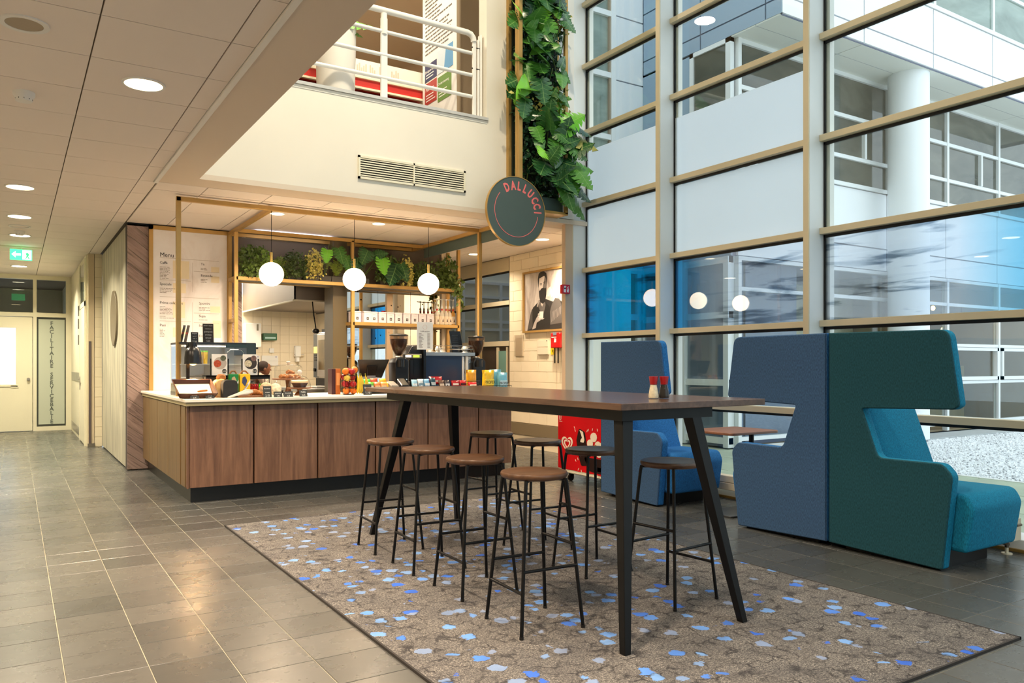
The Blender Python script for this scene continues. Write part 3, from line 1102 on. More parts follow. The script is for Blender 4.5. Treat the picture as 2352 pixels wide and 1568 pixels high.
# ---------------- courtyard ground
gr = S(MB().box(6.03, 30, -14, 14, -0.2, -0.06).box(-12, 6.03, -14, -4.16, -0.2, -0.06).build('ground', M('yard_base', (150, 150, 146), 0.9)))
m_pav = M('mossy_paving', (176, 184, 160), 0.8, var=0.12, vs=1.5, bump=0.15, bs=40)
pme = MB().box(0.008, 1.0 - 0.008, 0.008, 1.0 - 0.008, -0.06, -0.025).mesh('paving_slab', bev=0.006)
pme.materials.append(m_pav)
for i in range(3):
    for j in range(-9, 8):
        o = link('paving_slab', pme, None, gr)
        o.location = (6.42 + i, 1.75 + j - 0.09, 0)
pm2 = MB().box(0.006, 1.0, 0.006, 0.99, -0.06, -0.028).mesh('grey_slab', bev=0.004)
pm2.materials.append(M('grey_paving', (186, 188, 188), 0.75, var=0.06, vs=2))
for i in range(8):
    o = link('paving_slab', pm2, None, gr)
    o.location = (11.5 + i * 1.0, 7.62, 0)
    o.scale = (1, 0.62, 1)
MB().box(9.42, 11.6, 7.9, 8.2, -0.06, 0.03).box(9.36, 9.44, -9, 7.9, -0.06, -0.02).build('kerb', m_white, gr)
rs = random.Random(3)
vs, fs = [], []
for k in range(13000):
    x = 9.45 + 8.5 * rs.random() ** 1.25
    y = 1.2 + 6.35 * rs.random()
    if y > 7.58:
        continue
    r = rs.uniform(0.012, 0.034)
    a = rs.random() * 6.28
    h = rs.uniform(0.008, 0.022)
    z = -0.05 + rs.random() * 0.02
    c_, s_ = math.cos(a), math.sin(a)
    b0 = len(vs)
    tx, ty = rs.uniform(-.4, .4), rs.uniform(-.4, .4)
    for (u, v, w) in ((r, 0, 0), (0, r * 0.7, 0), (-r, 0, 0), (0, -r * 0.7, 0), (0, 0, h), (0, 0, -h)):
        vs.append((x + u * c_ - v * s_, y + u * s_ + v * c_, z + w + u * tx + v * ty))
    for q in ((0, 1, 4), (1, 2, 4), (2, 3, 4), (3, 0, 4), (1, 0, 5), (2, 1, 5), (3, 2, 5), (0, 3, 5)):
        fs.append(tuple(b0 + i for i in q))
me = bpy.data.meshes.new('gravel')
me.from_pydata(vs, [], fs)


def gravelmat():
    t = NT('white_gravel')
    f_ = t.noise(t.pos(), 26, 2)
    t.set(color=t.ramp(f_, [(0.3, (150, 148, 152)), (0.46, (240, 240, 242)), (0.7, (252, 252, 252))]), rough=0.9)
    return t.m


m_grav = gravelmat()
tag(stuff(link('gravel', me, m_grav)), 'white crushed gravel bed in the courtyard', 'gravel')
stuff(MB().box(9.44, 19, -9, 7.6, -0.0595, -0.045).build('gravel_bed', m_grav, gr))

# ================================================================== CAFE
m_woodf = WOOD('walnut_front', (90, 62, 48), (144, 106, 82), 'Z', 1.0, 0.42, 12, per=True)
m_woods = WOOD('olive_oak_side', (92, 70, 42), (132, 104, 66), 'Z', 1.0, 0.4, 14, per=True)
m_top = M('pale_worktop', (236, 226, 210), 0.3, var=0.015, vs=3)
t = thing('service_counter', 'walnut fronted cafe service counter with black plinth under the pale worktop', 'counter', (1.33, 7.62, 0))
MB().box(1.36, 4.84, 7.66, 8.45, 0.14, 0.90).box(1.36, 1.95, 8.45, 10.42, 0.14, 0.90).build('carcass', M('carcass_brown', (70, 48, 36), 0.6), t)
MB().box(1.38, 4.82, 7.70, 8.4, 0, 0.14).box(1.38, 1.9, 8.4, 10.42, 0, 0.14).build('plinth', M('black_plinth', (20, 19, 17), 0.35), t)
xs = [1.35, 1.935, 2.561, 3.178, 3.788, 4.42, 4.866]
for a, b in zip(xs, xs[1:]):
    MB().box(a + 0.008, b - 0.008, 7.615, 7.66, 0.145, 0.895).build('front_panel', m_woodf, t, bev=0.002)
MB().box(1.335, 1.352, 7.62, 7.66, 0.14, 0.90).build('corner_trim', m_woodf, t)
ys = [7.90, 8.6, 9.26, 9.92, 10.42]
for a, b in zip(ys, ys[1:]):
    MB().box(1.325, 1.36, a + 0.006, b - 0.006, 0.145, 0.895).build('side_plank', m_woods, t, bev=0.002)
MB().box(1.33, 1.36, 7.68, 7.893, 0.145, 0.895).build('side_plank', m_woods, t, bev=0.002)
tw = thing('worktop', 'pale speckled worktop lying along the walnut cafe counter', 'worktop', (1.3, 7.53, 0.90))
L = [(1.30, 7.53), (4.895, 7.53), (4.895, 8.58), (2.0, 8.58), (2.0, 10.435), (1.30, 10.435)]
MB().prism(L, 'Z', 0.935, 0.963).build('slab', m_top, tw, bev=0.004)
L2 = [(1.315, 7.55), (4.88, 7.55), (4.88, 8.56), (1.98, 8.56), (1.98, 10.43), (1.315, 10.43)]
MB().prism(L2, 'Z', 0.902, 0.935).build('edge_band', M('khaki_edge', (170, 156, 116), 0.4), tw)

# ---------------- brass frame
t = thing('brass_frame', 'square brass tube frame with shelves standing over the cafe counter', 'frame', (3.3, 8.45, 0.963))
W5 = 0.045


def bar(p0, p1, name='beam', w=W5, h=None, mat=None):
    return MB().beam(p0, p1, w, h).build(name, mat or m_gold, t, bev=0.002)


ZT = 2.955
bar((1.40, 8.45, 0.963), (1.40, 8.45, ZT + 0.02), 'post')
bar((4.92, 8.45, 0.963), (4.92, 8.45, ZT + 0.02), 'post')
bar((1.378, 8.45, ZT), (4.94, 8.45, ZT))
bar((2.335, 8.47, ZT), (2.335, 10.40, ZT))
bar((4.92, 7.62, ZT), (4.92, 10.42, ZT))
bar((2.335, 10.05, ZT), (4.92, 10.05, ZT))
bar((2.335, 10.40, ZT), (4.92, 10.40, ZT))
for x in (2.335, 3.862):
    for y in (10.05, 10.38):
        bar((x, y, 0.5 if y > 10.2 else 0.5), (x, y, ZT), 'post')
bar((5.49, 10.05, 0.0), (5.49, 10.05, ZT), 'post')
bar((5.49, 10.38, 0.0), (5.49, 10.38, ZT), 'post')
for x in (2.335, 5.49):
    bar((x, 10.05, 2.36), (x, 10.38, 2.36))
bar((2.335, 10.05, 2.36), (5.49, 10.05, 2.36))
bar((2.335, 10.38, 2.36), (5.49, 10.38, 2.36))
MB().box(2.35, 5.48, 10.06, 10.38, 2.345, 2.37).build('shelf', M('shelf_grey', (96, 90, 78), 0.5), t)
bar((3.862, 10.05, 1.835), (5.49, 10.05, 1.835))
bar((3.862, 10.38, 1.835), (5.49, 10.38, 1.835))
MB().box(3.87, 5.48, 10.06, 10.38, 1.82, 1.853).build('shelf', m_gold, t)
for x in (3.862, 5.49, 2.335):
    bar((x, 10.05, 1.835), (x, 10.38, 1.835))
MB().box(4.93, 4.95, 7.68, 10.05, 2.80, 2.935).build('fascia', m_dgreen, t)
MB().box(2.36, 5.40, 10.43, 10.44, 2.37, 2.93).build('back_panel', M('planter_back', (104, 92, 80), 0.6, var=0.05), t)
MB().box(2.6, 3.6, 10.12, 10.20, 2.955, 2.98).build('strip_light', EM('strip_white', (240, 240, 255), 1.2), t)

# ---------------- mirror behind the shelves
def mirrormat():
    q = NT('foxed_mirror')
    v = q.pos('Object')
    vo = q.n('TexVoronoi')
    vo.inputs['Scale'].default_value = 14
    q.l(q.pos('Object', scale=(1, 1, 1)), vo.inputs['Vector'])
    sp = q.math('LESS_THAN', vo.outputs['Distance'], 0.16)
    ms = q.math('GREATER_THAN', q.noise(v, 3.0, 2), 0.56)
    sp = q.math('MULTIPLY', sp, ms)
    q.set(color=q.mix(sp, lin((232, 230, 224)), lin((40, 40, 44))), metal=1.0, rough=0.015)
    return q.m


t = thing('wall_mirror', 'spotted mirror panel behind the tea tins and syrup bottles', 'mirror', (4.64, 10.44, 0.97))
MB().box(3.885, 5.40, 10.435, 10.445, 0.97, 2.34).build('glass', mirrormat(), t)
for x in (4.39, 4.90):
    MB().box(x - 0.0015, x + 0.0015, 10.433, 10.436, 0.97, 2.34).build('joint', m_gask, t)

# ---------------- menu board
t = thing('menu_board', 'tall white Italian menu board in a brass frame on the plank wall', 'menu board', (1.87, 10.42, 0.97))
b = MB()
b.box(1.39, 1.435, 10.39, 10.44, 0.965, 2.985).box(2.305, 2.35, 10.385, 10.425, 0.965, 2.985).box(1.39, 2.35, 10.39, 10.44, 2.935, 2.985)
b.build('frame', m_gold, t)


def marble():
    q = NT('menu_print')
    v = q.pos('Object')
    a = q.noise(q.pos('Object', scale=(1, 1, 0.5)), 2.2, 5, 0.6, 1.0)
    q.set(color=q.ramp(a, [(0.3, (226, 214, 206)), (0.5, (244, 238, 234)), (0.7, (248, 244, 242))]), rough=0.6)
    return q.m


MB().box(1.43, 2.31, 10.40, 10.43, 0.965, 2.94).build('panel', marble(), t)
YM = 10.3985
for s_, sz, x, z in (('Menu', 0.076, 1.51, 2.607), ('Caffè', 0.044, 1.51, 2.521), ('Speciale', 0.044, 1.51, 2.259), ('Prima colazione', 0.044, 1.51, 2.029), ('Pani', 0.044, 1.51, 1.751), ('Tè', 0.044, 1.986, 2.532), ('Bevande', 0.044, 1.986, 2.39), ('Spuntini', 0.044, 1.965, 2.037), ('Supa', 0.044, 1.965, 1.878), ('Dolci', 0.044, 1.965, 1.626), ('Insalate', 0.044, 1.965, 1.757)):
    text(s_, sz, m_ink, t, (x, YM, z), thick=0.0005, sx=0.95, bold=0.0008)
sm = MB()
rs = random.Random(5)
for x, z, n, wmax in ((1.51, 2.478, 9, 0.13), (1.51, 2.216, 4, 0.17), (1.51, 1.99, 6, 0.15), (1.51, 1.712, 6, 0.06), (1.986, 2.492, 2, 0.14), (1.986, 2.352, 3, 0.09), (1.965, 1.995, 3, 0.13), (1.965, 1.84, 1, 0.2), (1.51, 1.872, 1, 0.09), (1.51, 1.85, 1, 0.19)):
    for k in range(n):
        w_ = wmax * rs.uniform(0.4, 1)
        x1 = x
        while x1 < x + w_:
            l_ = rs.uniform(0.012, 0.04)
            sm.box(x1, min(x1 + l_, x + w_ + 0.01), YM - 0.0005, YM + 0.001, z - k * 0.0172, z - k * 0.0172 + 0.006)
            x1 += l_ + 0.006
stuff(sm.build('small_print', M('grey_ink', (140, 128, 118), 0.7), t))
ln = MB()
for z, x0, x1 in ((2.593, 1.51, 2.206), (2.323, 1.51, 1.87), (2.115, 1.51, 2.206), (1.815, 1.51, 1.87), (2.449, 1.903, 2.206), (1.925, 1.903, 2.206), (1.805, 1.903, 2.206)):
    ln.box(x0, x1, YM - 0.0005, YM + 0.001, z, z + 0.004)
ln.box(1.887, 1.890, YM - 0.0005, YM + 0.001, 2.187, 2.558).box(1.887, 1.890, YM - 0.0005, YM + 0.001, 1.66, 2.06)
ln.build('rule_line', M('pale_rule', (190, 176, 164), 0.7), t)
m_yp = M('pale_yellow_print', (240, 224, 190), 0.7)
for x, z, w_, h_ in ((1.66, 2.35, 0.19, 0.22), (1.66, 2.17, 0.15, 0.12), (1.66, 1.86, 0.14, 0.2), (1.66, 1.62, 0.15, 0.12), (2.11, 2.45, 0.10, 0.07), (2.11, 2.32, 0.10, 0.08), (2.10, 1.94, 0.12, 0.08), (2.13, 1.62, 0.1, 0.22)):
    MB().box(x, x + w_, YM + 0.0006, YM + 0.0012, z, z + h_).build('yellow_patch', m_yp, t)

# ---------------- pendant globes
def globe():
    q = thing('pendant_globe', 'x', 'pendant lamp')
    m_gl = EM('opal_glow', (255, 222, 178), 9)
    MB().ball((0, 0, 0), 0.128, 36).build('globe', m_gl, q, smooth='all')
    MB().cyl((0, 0, 0.122), (0, 0, 0.235), 0.014, n=14).build('brass_stem', M('polished_brass', (214, 180, 104), 0.25, metal=0.8), q, smooth=True)
    MB().cyl((0, 0, 0.235), (0, 0, 0.70), 0.003, n=6).build('cord', m_black, q)
    return q


gl = globe()
for k, (x, lab) in enumerate(((2.332, 'glowing opal globe pendant nearest the menu board'), (3.268, 'middle opal globe pendant of the three over the counter'), (4.206, 'glowing opal globe pendant nearest the round sign'))):
    o = gl if k == 0 else dup(gl, (0, 0, 0))
    o.location = (x, 8.45, 2.25)
    o['label'] = lab
    o['group'] = 'globe pendants over the counter'

# ---------------- extractor hood, oven and other kitchen fittings
m_hood = M('hood_steel', (132, 122, 112), 0.5, metal=0.7, var=0.06, vs=1.5)
t = thing('extractor_hood', 'big brushed steel extractor hood hanging over the kitchen', 'extractor hood', (3.98, 12.5, 2.95))
b = MB()
b.box(3.36, 3.38, 11.0, 13.98, 2.2, 2.98).box(3.36, 4.69, 11.0, 11.02, 2.2, 2.98).box(4.67, 4.69, 11.0, 13.98, 2.2, 2.98)
b.build('hood_skirt', m_hood, t)
MB().hexa([(3.38, 11.02, 2.22), (4.67, 11.02, 2.22), (4.67, 13.9, 2.22), (3.38, 13.9, 2.22)], [(3.9, 11.6, 2.55), (4.4, 11.6, 2.55), (4.4, 13.4, 2.55), (3.9, 13.4, 2.55)]).build('hood_filter', m_hood, t)
MB().box(3.33, 4.70, 10.98, 11.02, 2.185, 2.205).box(3.34, 3.38, 11.0, 13.98, 2.185, 2.205).build('rim', m_cream, t)
t = thing('combi_oven', 'steel combi oven with a lit glass door under the hood', 'oven', (4.35, 11.5, 1.0))
MB().box(4.02, 4.66, 10.95, 12.1, 1.07, 1.78).build('oven_body', m_steel, t, bev=0.008)
MB().box(4.0, 4.03, 11.9, 12.1, 1.08, 1.76).build('control_panel', M('slate_panel', (84, 88, 92), 0.4), t)
MB().box(3.985, 4.022, 11.0, 11.88, 1.09, 1.75).build('oven_door', m_steel, t, bev=0.004)
MB().box(3.978, 3.99, 11.1, 11.8, 1.2, 1.66).build('door_glass', M('oven_glass', (116, 96, 62), 0.1, var=0.3, vs=6), t)
MB().box(3.995, 4.0, 11.93, 12.07, 1.46, 1.56).build('display_lit', EM('amber_display', (250, 200, 90), 1.2), t)
for z in (1.42, 1.38, 1.34):
    MB().box(3.994, 4.001, 11.95, 12.05, z, z + 0.018).build('button', m_black, t)
MB().cyl((4.0, 12.0, 1.2), (3.97, 12.0, 1.2), 0.03, n=16).build('dial', m_blackp, t)
MB().box(3.94, 3.96, 10.99, 11.03, 1.2, 1.6).build('handle', m_blackp, t)
MB().box(4.1, 4.6, 11.0, 12.0, 1.78, 1.84).build('top_tray', m_black, t)
t = thing('steel_bench', 'steel kitchen work bench under the combi oven', 'bench', (4.2, 11.6, 0))
MB().box(3.5, 4.68, 10.9, 12.4, 0.88, 0.93).build('bench_top', m_steel, t, bev=0.004)
for x in (3.54, 4.62):
    for y in (10.95, 12.3):
        MB().box(x, x + 0.04, y, y + 0.04, 0, 0.88).build('leg', m_steel, t)
MB().box(4.04, 4.60, 11.0, 12.1, 0.93, 1.07).build('oven_stand', m_black, t)
tag(MB().box(3.75, 3.95, 11.2, 11.6, 0.935, 0.96).build('cloth', m_white, bev=0.008), 'white cloth lying on the steel kitchen bench', 'cloth')
YK = 13.985
t = thing('towel_dispenser', 'white paper towel dispenser on the kitchen tiles', 'dispenser', (3.53, YK, 1.75))
MB().prism(rounded([(3.36, 1.58), (3.63, 1.58), (3.63, 2.0), (3.36, 2.0)], 0.03), 'Y', 13.78, YK).build('housing', m_white, t, bev=0.006)
MB().box(3.42, 3.58, 13.80, 13.92, 1.55, 1.585).build('outlet', m_blackp, t)
MB().box(3.55, 3.58, 13.775, 13.79, 1.87, 1.98).build('level_window', M('dark_label', (110, 100, 74), 0.4), t)
t = thing('first_aid_box', 'small green first aid box on the kitchen tiles', 'box', (3.75, YK, 1.78))
MB().prism(rounded([(3.69, 1.71), (3.93, 1.71), (3.93, 1.83), (3.69, 1.83)], 0.01), 'Y', 13.88, YK).build('case', M('green_case', (18, 92, 50), 0.4), t, bev=0.004)
MB().box(3.72, 3.905, 13.876, 13.881, 1.735, 1.765).build('label_strip', M('pale_print', (180, 214, 210), 0.5), t)
t = thing('soap_dispenser', 'white wall soap dispenser beside the combi oven', 'dispenser', (4.33, YK, 1.5))
MB().box(4.26, 4.36, 13.87, YK, 1.42, 1.62).build('housing', m_white, t, bev=0.012)
MB().box(4.28, 4.34, 13.89, YK, 1.33, 1.42).build('bottle', m_white, t, bev=0.01)
MB().box(4.25, 4.42, 13.9, 13.93, 1.45, 1.465).build('lever', m_steel, t)
for k, (x0, x1, z0, z1, lab) in enumerate(((3.47, 3.66, 1.26, 1.44, 'white notice sheet on the kitchen tiles behind the cook'), (3.69, 3.98, 1.26, 1.44, 'wide white notice sheet on the kitchen tiles under the green box'), (3.82, 3.90, 1.49, 1.57, 'square white socket plate on the kitchen tiles'))):
    t = thing('notice_sheet' if k < 2 else 'socket_plate', lab, 'notice' if k < 2 else 'socket', (x0, YK, z0))
    MB().box(x0, x1, YK - 0.004 if k < 2 else YK - 0.02, YK + 0.01, z0, z1).build('sheet' if k < 2 else 'plate', m_white, t, bev=0.001)
    if k < 2:
        MB().box(x1 - 0.05, x1 - 0.03, YK - 0.006, YK, z1 - 0.03, z1 - 0.018).build('mark', M('violet_mark', (70, 60, 150), 0.5), t)
        MB().box(x0 + 0.01, x1 - 0.01, YK - 0.0055, YK, z0 + 0.085, z0 + 0.088).build('fold_line', M('grey_fold', (190, 184, 176), 0.6), t)
t = thing('ladle', 'black ladle hanging on the rail beside the hood', 'ladle', (3.72, 11.0, 2.15))
MB().tube([(3.62, 11.0, 2.19), (3.63, 10.97, 2.0), (3.655, 10.95, 1.80)], 0.009).build('handle', m_black, t, smooth=True)
MB().ball((3.655, 10.95, 1.76), 0.05, 14, 0.8).build('bowl', m_blackp, t, smooth='all')

# ---------------- portrait and fittings on the tiled wall
PXW = 6.628
t = thing('portrait_print', 'black and white portrait of a bearded man holding a coffee cup, brass framed', 'picture', (PXW, 9.4, 1.8))
y0, y1, z0, z1 = 8.78, 10.0, 1.795, 2.665
b = MB()
b.box(PXW - 0.03, PXW + 0.01, y0 - 0.03, y0, z0 - 0.03, z1 + 0.03).box(PXW - 0.03, PXW + 0.01, y1, y1 + 0.03, z0 - 0.03, z1 + 0.03).box(PXW - 0.03, PXW + 0.01, y0, y1, z0 - 0.03, z0).box(PXW - 0.03, PXW + 0.01, y0, y1, z1, z1 + 0.03)
b.build('frame', m_gold, t)
q = NT('grey_wash')
q.set(color=q.ramp(q.noise(q.pos('Object', scale=(1, 2.5, 0.8)), 2.4, 5, 0.6, 0.7), [(0.3, (150, 138, 130)), (0.55, (204, 194, 186)), (0.75, (230, 222, 214))]), rough=0.5)
MB().box(PXW - 0.006, PXW + 0.01, y0, y1, z0, z1).build('print', q.m, t)
# silhouette pieces, pixel-free design grid: u left->right 0..1 across 1.22 m, v up 0..1
def PU(u, v):
    return (y1 - u * (y1 - y0), z0 + v * (z1 - z0))


greys = {}


def art(name, pts, g_, lift):
    if g_ not in greys:
        greys[g_] = M('tone%d' % g_, (g_, int(g_ * 0.95), int(g_ * 0.91)), 0.5)
    MB().prism([PU(*p) for p in pts], 'X', PXW - 0.006 - lift, PXW - 0.0055).build(name, greys[g_], t)


art('jacket', [(0.06, 0), (0.09, 0.12), (0.13, 0.28), (0.16, 0.36), (0.22, 0.42), (0.29, 0.48), (0.34, 0.52), (0.47, 0.52), (0.52, 0.50), (0.62, 0.46), (0.72, 0.50), (0.80, 0.44), (0.90, 0.3), (0.94, 0.0)], 46, 0.0006)
art('sleeve', [(0.56, 0.08), (0.55, 0.30), (0.60, 0.44), (0.66, 0.52), (0.74, 0.50), (0.80, 0.36), (0.80, 0.1)], 92, 0.0009)
art('sleeve', [(0.07, 0.01), (0.14, 0.32), (0.17, 0.35), (0.18, 0.05)], 84, 0.0009)
art('vest', [(0.19, 0.02), (0.19, 0.40), (0.28, 0.46), (0.32, 0.36), (0.36, 0.28), (0.42, 0.28), (0.47, 0.46), (0.55, 0.38), (0.55, 0.02)], 34, 0.0011)
art('shirt', [(0.29, 0.44), (0.32, 0.50), (0.44, 0.50), (0.46, 0.42), (0.42, 0.28), (0.36, 0.28), (0.33, 0.36)], 104, 0.0013)
art('collar', [(0.27, 0.40), (0.30, 0.52), (0.34, 0.50), (0.29, 0.40)], 176, 0.0016)
art('collar', [(0.36, 0.44), (0.39, 0.40), (0.42, 0.47), (0.37, 0.50)], 200, 0.0016)
art('face', [(0.325, 0.66), (0.315, 0.78), (0.32, 0.90), (0.36, 0.95), (0.44, 0.95), (0.475, 0.90), (0.475, 0.76), (0.46, 0.66), (0.40, 0.6)], 226, 0.0015)
art('face_shade', [(0.41, 0.62), (0.405, 0.75), (0.42, 0.80), (0.44, 0.90), (0.475, 0.92), (0.478, 0.74), (0.465, 0.66)], 120, 0.0018)
art('hair', [(0.305, 0.72), (0.295, 0.88), (0.315, 0.97), (0.36, 0.995), (0.43, 0.995), (0.475, 0.96), (0.49, 0.88), (0.475, 0.70), (0.465, 0.88), (0.43, 0.92), (0.37, 0.90), (0.325, 0.885), (0.318, 0.80)], 40, 0.002)
art('beard', [(0.315, 0.72), (0.325, 0.58), (0.35, 0.48), (0.40, 0.445), (0.45, 0.48), (0.475, 0.60), (0.478, 0.72), (0.45, 0.70), (0.42, 0.72), (0.37, 0.71), (0.335, 0.67)], 36, 0.0022)
art('brow', [(0.335, 0.785), (0.345, 0.80), (0.385, 0.795), (0.385, 0.78)], 40, 0.0024)
art('brow', [(0.415, 0.80), (0.42, 0.815), (0.455, 0.825), (0.455, 0.805)], 34, 0.0024)
art('eye', [(0.35, 0.77), (0.36, 0.778), (0.378, 0.77), (0.36, 0.765)], 60, 0.0024)
art('eye', [(0.425, 0.785), (0.435, 0.793), (0.452, 0.785), (0.435, 0.778)], 30, 0.0024)
art('hand', [(0.475, 0.56), (0.48, 0.64), (0.52, 0.70), (0.56, 0.72), (0.59, 0.66), (0.61, 0.56), (0.585, 0.53), (0.555, 0.60), (0.535, 0.55), (0.52, 0.56)], 216, 0.0024)
art('hand', [(0.17, 0.02), (0.21, 0.12), (0.27, 0.22), (0.31, 0.26), (0.33, 0.21), (0.355, 0.17), (0.27, 0.13), (0.25, 0.04)], 186, 0.0024)
art('cup', [(0.325, 0.20), (0.33, 0.32), (0.415, 0.315), (0.41, 0.20)], 232, 0.0028)
art('cup_handle', [(0.325, 0.29), (0.30, 0.285), (0.30, 0.235), (0.325, 0.22), (0.325, 0.24), (0.31, 0.25), (0.312, 0.27), (0.325, 0.275)], 220, 0.0028)
art('saucer', [(0.29, 0.20), (0.31, 0.185), (0.41, 0.18), (0.44, 0.20), (0.41, 0.195)], 222, 0.0032)
for k in range(7):
    art('crease', [(0.58 + 0.03 * k, 0.12 + 0.02 * k), (0.60 + 0.028 * k, 0.30 + 0.012 * k), (0.607 + 0.028 * k, 0.30 + 0.012 * k), (0.588 + 0.03 * k, 0.12 + 0.02 * k)], 150, 0.0012)
t = thing('fire_blanket', 'red fire blanket box with two black pull straps on the tiled wall', 'fire blanket', (6.6, 9.08, 1.43))
MB().box(6.54, 6.645, 8.97, 9.20, 1.52, 1.735).build('case', m_red, t, bev=0.008)
for y in (9.05, 9.13):
    MB().box(6.565, 6.57, y - 0.012, y + 0.012, 1.30, 1.53).build('pull_strap', m_black, t)
text('BLUSDEKEN', 0.022, m_paper, t, (6.538, 9.17, 1.665), '-X', thick=0.0006)
MB().prism([(9.11, 1.6), (9.06, 1.6), (9.055, 1.65), (9.10, 1.66)], 'X', 6.537, 6.541).build('pictogram', m_paper, t)
MB().box(6.535, 6.542, 9.05, 9.13, 1.70, 1.745).build('hanging_tab', M('blue_grey_tab', (120, 132, 150), 0.5), t)
t = thing('wall_hatch', 'square white inspection hatch on the tiled wall under the portrait', 'hatch', (6.62, 9.5, 1.43))
MB().box(6.615, 6.645, 9.37, 9.65, 1.43, 1.645).build('door', M('hatch_white', (228, 214, 190), 0.4), t, bev=0.002)
MB().box(6.613, 6.616, 9.37, 9.65, 1.544, 1.547).build('seam', m_brgr, t)
MB().cyl((6.616, 9.40, 1.63), (6.61, 9.40, 1.63), 0.008, n=8).build('lock', m_black, t)
t = thing('warning_label', 'small yellow electric warning label on the tiled wall', 'label', (6.63, 9.27, 1.43))
MB().box(6.632, 6.645, 9.215, 9.325, 1.425, 1.53).build('plate', M('yellow_label', (246, 204, 24), 0.5), t)
MB().prism([(9.29, 1.51), (9.25, 1.475), (9.27, 1.475), (9.25, 1.44), (9.29, 1.485), (9.27, 1.485)], 'X', 6.6305, 6.6325).build('bolt_mark', m_black, t)
t = thing('acrylic_holder', 'clear empty leaflet holder on the tiled wall edge', 'holder', (6.62, 10.17, 1.41))
MB().box(6.61, 6.613, 10.06, 10.28, 1.41, 1.74).box(6.61, 6.64, 10.06, 10.28, 1.41, 1.415).build('holder_sheet', GLASS('acrylic', (0.93, 0.91, 0.88)), t)
MB().box(6.632, 6.645, 10.06, 10.28, 1.41, 1.74).build('back_sheet', M('acrylic_back', (226, 210, 184), 0.3), t)
t = thing('phone_cord', 'black coiled cord hanging by the fire blanket', 'cord', (6.6, 8.96, 1.6))
MB().tube([(6.60 + 0.008 * math.cos(k * 1.6), 8.955 + 0.008 * math.sin(k * 1.6), 1.6 - k * 0.0042) for k in range(110)], 0.0028, 5).build('coil', m_black, t, smooth=True)
t = thing('extinguisher_sign', 'red fire extinguisher sign on the beige column', 'sign', (5.68, 7.67, 2.2))
MB().box(5.618, 5.737, 7.655, 7.70, 2.145, 2.255).build('plate', m_red, t, bev=0.002)
MB().box(5.64, 5.672, 7.652, 7.656, 2.16, 2.215).cyl((5.656, 7.652, 2.215), (5.656, 7.656, 2.215), 0.016, n=14).box(5.646, 5.676, 7.652, 7.656, 2.228, 2.238).build('extinguisher_mark', m_paper, t)
MB().prism([(5.69, 2.165), (5.71, 2.16), (5.716, 2.19), (5.706, 2.22), (5.714, 2.235), (5.695, 2.225), (5.699, 2.20), (5.687, 2.185)], 'Y', 7.652, 7.656).build('flame_mark', m_paper, t)

# ---------------- round hanging sign
t = thing('round_sign', 'round dark green hanging sign lettered DALLUCCI in pink', 'sign', (4.755, 7.36, 3.0))
cx_, cz_, R_ = 4.755, 3.0, 0.385
MB().cyl((cx_, 7.375, cz_), (cx_, 7.345, cz_), R_, n=72).build('disc', m_dgreen, t, bev=0.002)
b = MB()
n = 72
for k in range(n):
    a0, a1 = 2 * PI * k / n, 2 * PI * (k + 1) / n
    p = [(cx_ + r * math.cos(a), cz_ + r * math.sin(a)) for r, a in ((R_, a0), (R_ + 0.007, a0), (R_ + 0.007, a1), (R_, a1))]
    b.prism(p, 'Y', 7.341, 7.379)
bmesh.ops.remove_doubles(b.bm, verts=b.bm.verts, dist=1e-5)
b.build('brass_rim', m_gold, t)
m_pink = M('coral_letter', (238, 118, 116), 0.5)
for ch, deg in zip('DALLUCCI', (117, 99, 83, 66.5, 49, 31.5, 17, 2.5)):
    a = math.radians(deg)
    r = 0.242
    text(ch, 0.135, m_pink, t, (cx_ + r * math.cos(a), 7.344, cz_ + r * math.sin(a) + 0.0), align='CENTER', sx=0.66, spin=a - PI / 2, thick=0.001, bold=0.0055)
b = MB()
for k in range(100):
    a0 = math.radians(-7 - k * 2.14)
    a1 = math.radians(-7 - (k + 1) * 2.14)
    p = [(cx_ + r * math.cos(a), cz_ + r * math.sin(a)) for r, a in ((0.285, a0), (0.291, a0), (0.291, a1), (0.285, a1))]
    b.prism(p, 'Y', 7.3425, 7.346)
bmesh.ops.remove_doubles(b.bm, verts=b.bm.verts, dist=1e-5)
b.build('ring_line', m_pink, t)
MB().beam((4.835, 7.40, 3.3), (4.835, 7.40, 8.55), 0.045).build('hanging_tube', m_gold, t)

# ---------------- ventilation grille in the balcony wall
t = thing('vent_grille', 'long louvred ventilation grille in the cream balcony wall', 'vent', (3.63, 7.63, 3.2))
x0, x1, z0, z1 = 2.997, 4.263, 3.205, 3.445
b = MB()
b.box(x0, x1, 7.632, 7.652, z0, z0 + 0.022).box(x0, x1, 7.632, 7.652, z1 - 0.022, z1).box(x0, x0 + 0.022, 7.632, 7.652, z0, z1).box(x1 - 0.022, x1, 7.632, 7.652, z0, z1).box(3.622, 3.638, 7.632, 7.652, z0, z1)
b.build('grille_frame', m_cream, t)
MB().box(x0 + 0.02, x1 - 0.02, 7.647, 7.6515, z0 + 0.02, z1 - 0.02).build('dark_back', M('duct_dark', (40, 34, 26), 0.8), t)
for side in ((x0 + 0.022, 3.622), (3.638, x1 - 0.022)):
    for k in range(8):
        z = z0 + 0.03 + k * 0.0245
        MB().hexa([(side[0], 7.634, z), (side[1], 7.634, z), (side[1], 7.634, z + 0.006), (side[0], 7.634, z + 0.006)], [(side[0], 7.648, z + 0.012), (side[1], 7.648, z + 0.012), (side[1], 7.648, z + 0.018), (side[0], 7.648, z + 0.018)]).build('slat', m_cream, t)

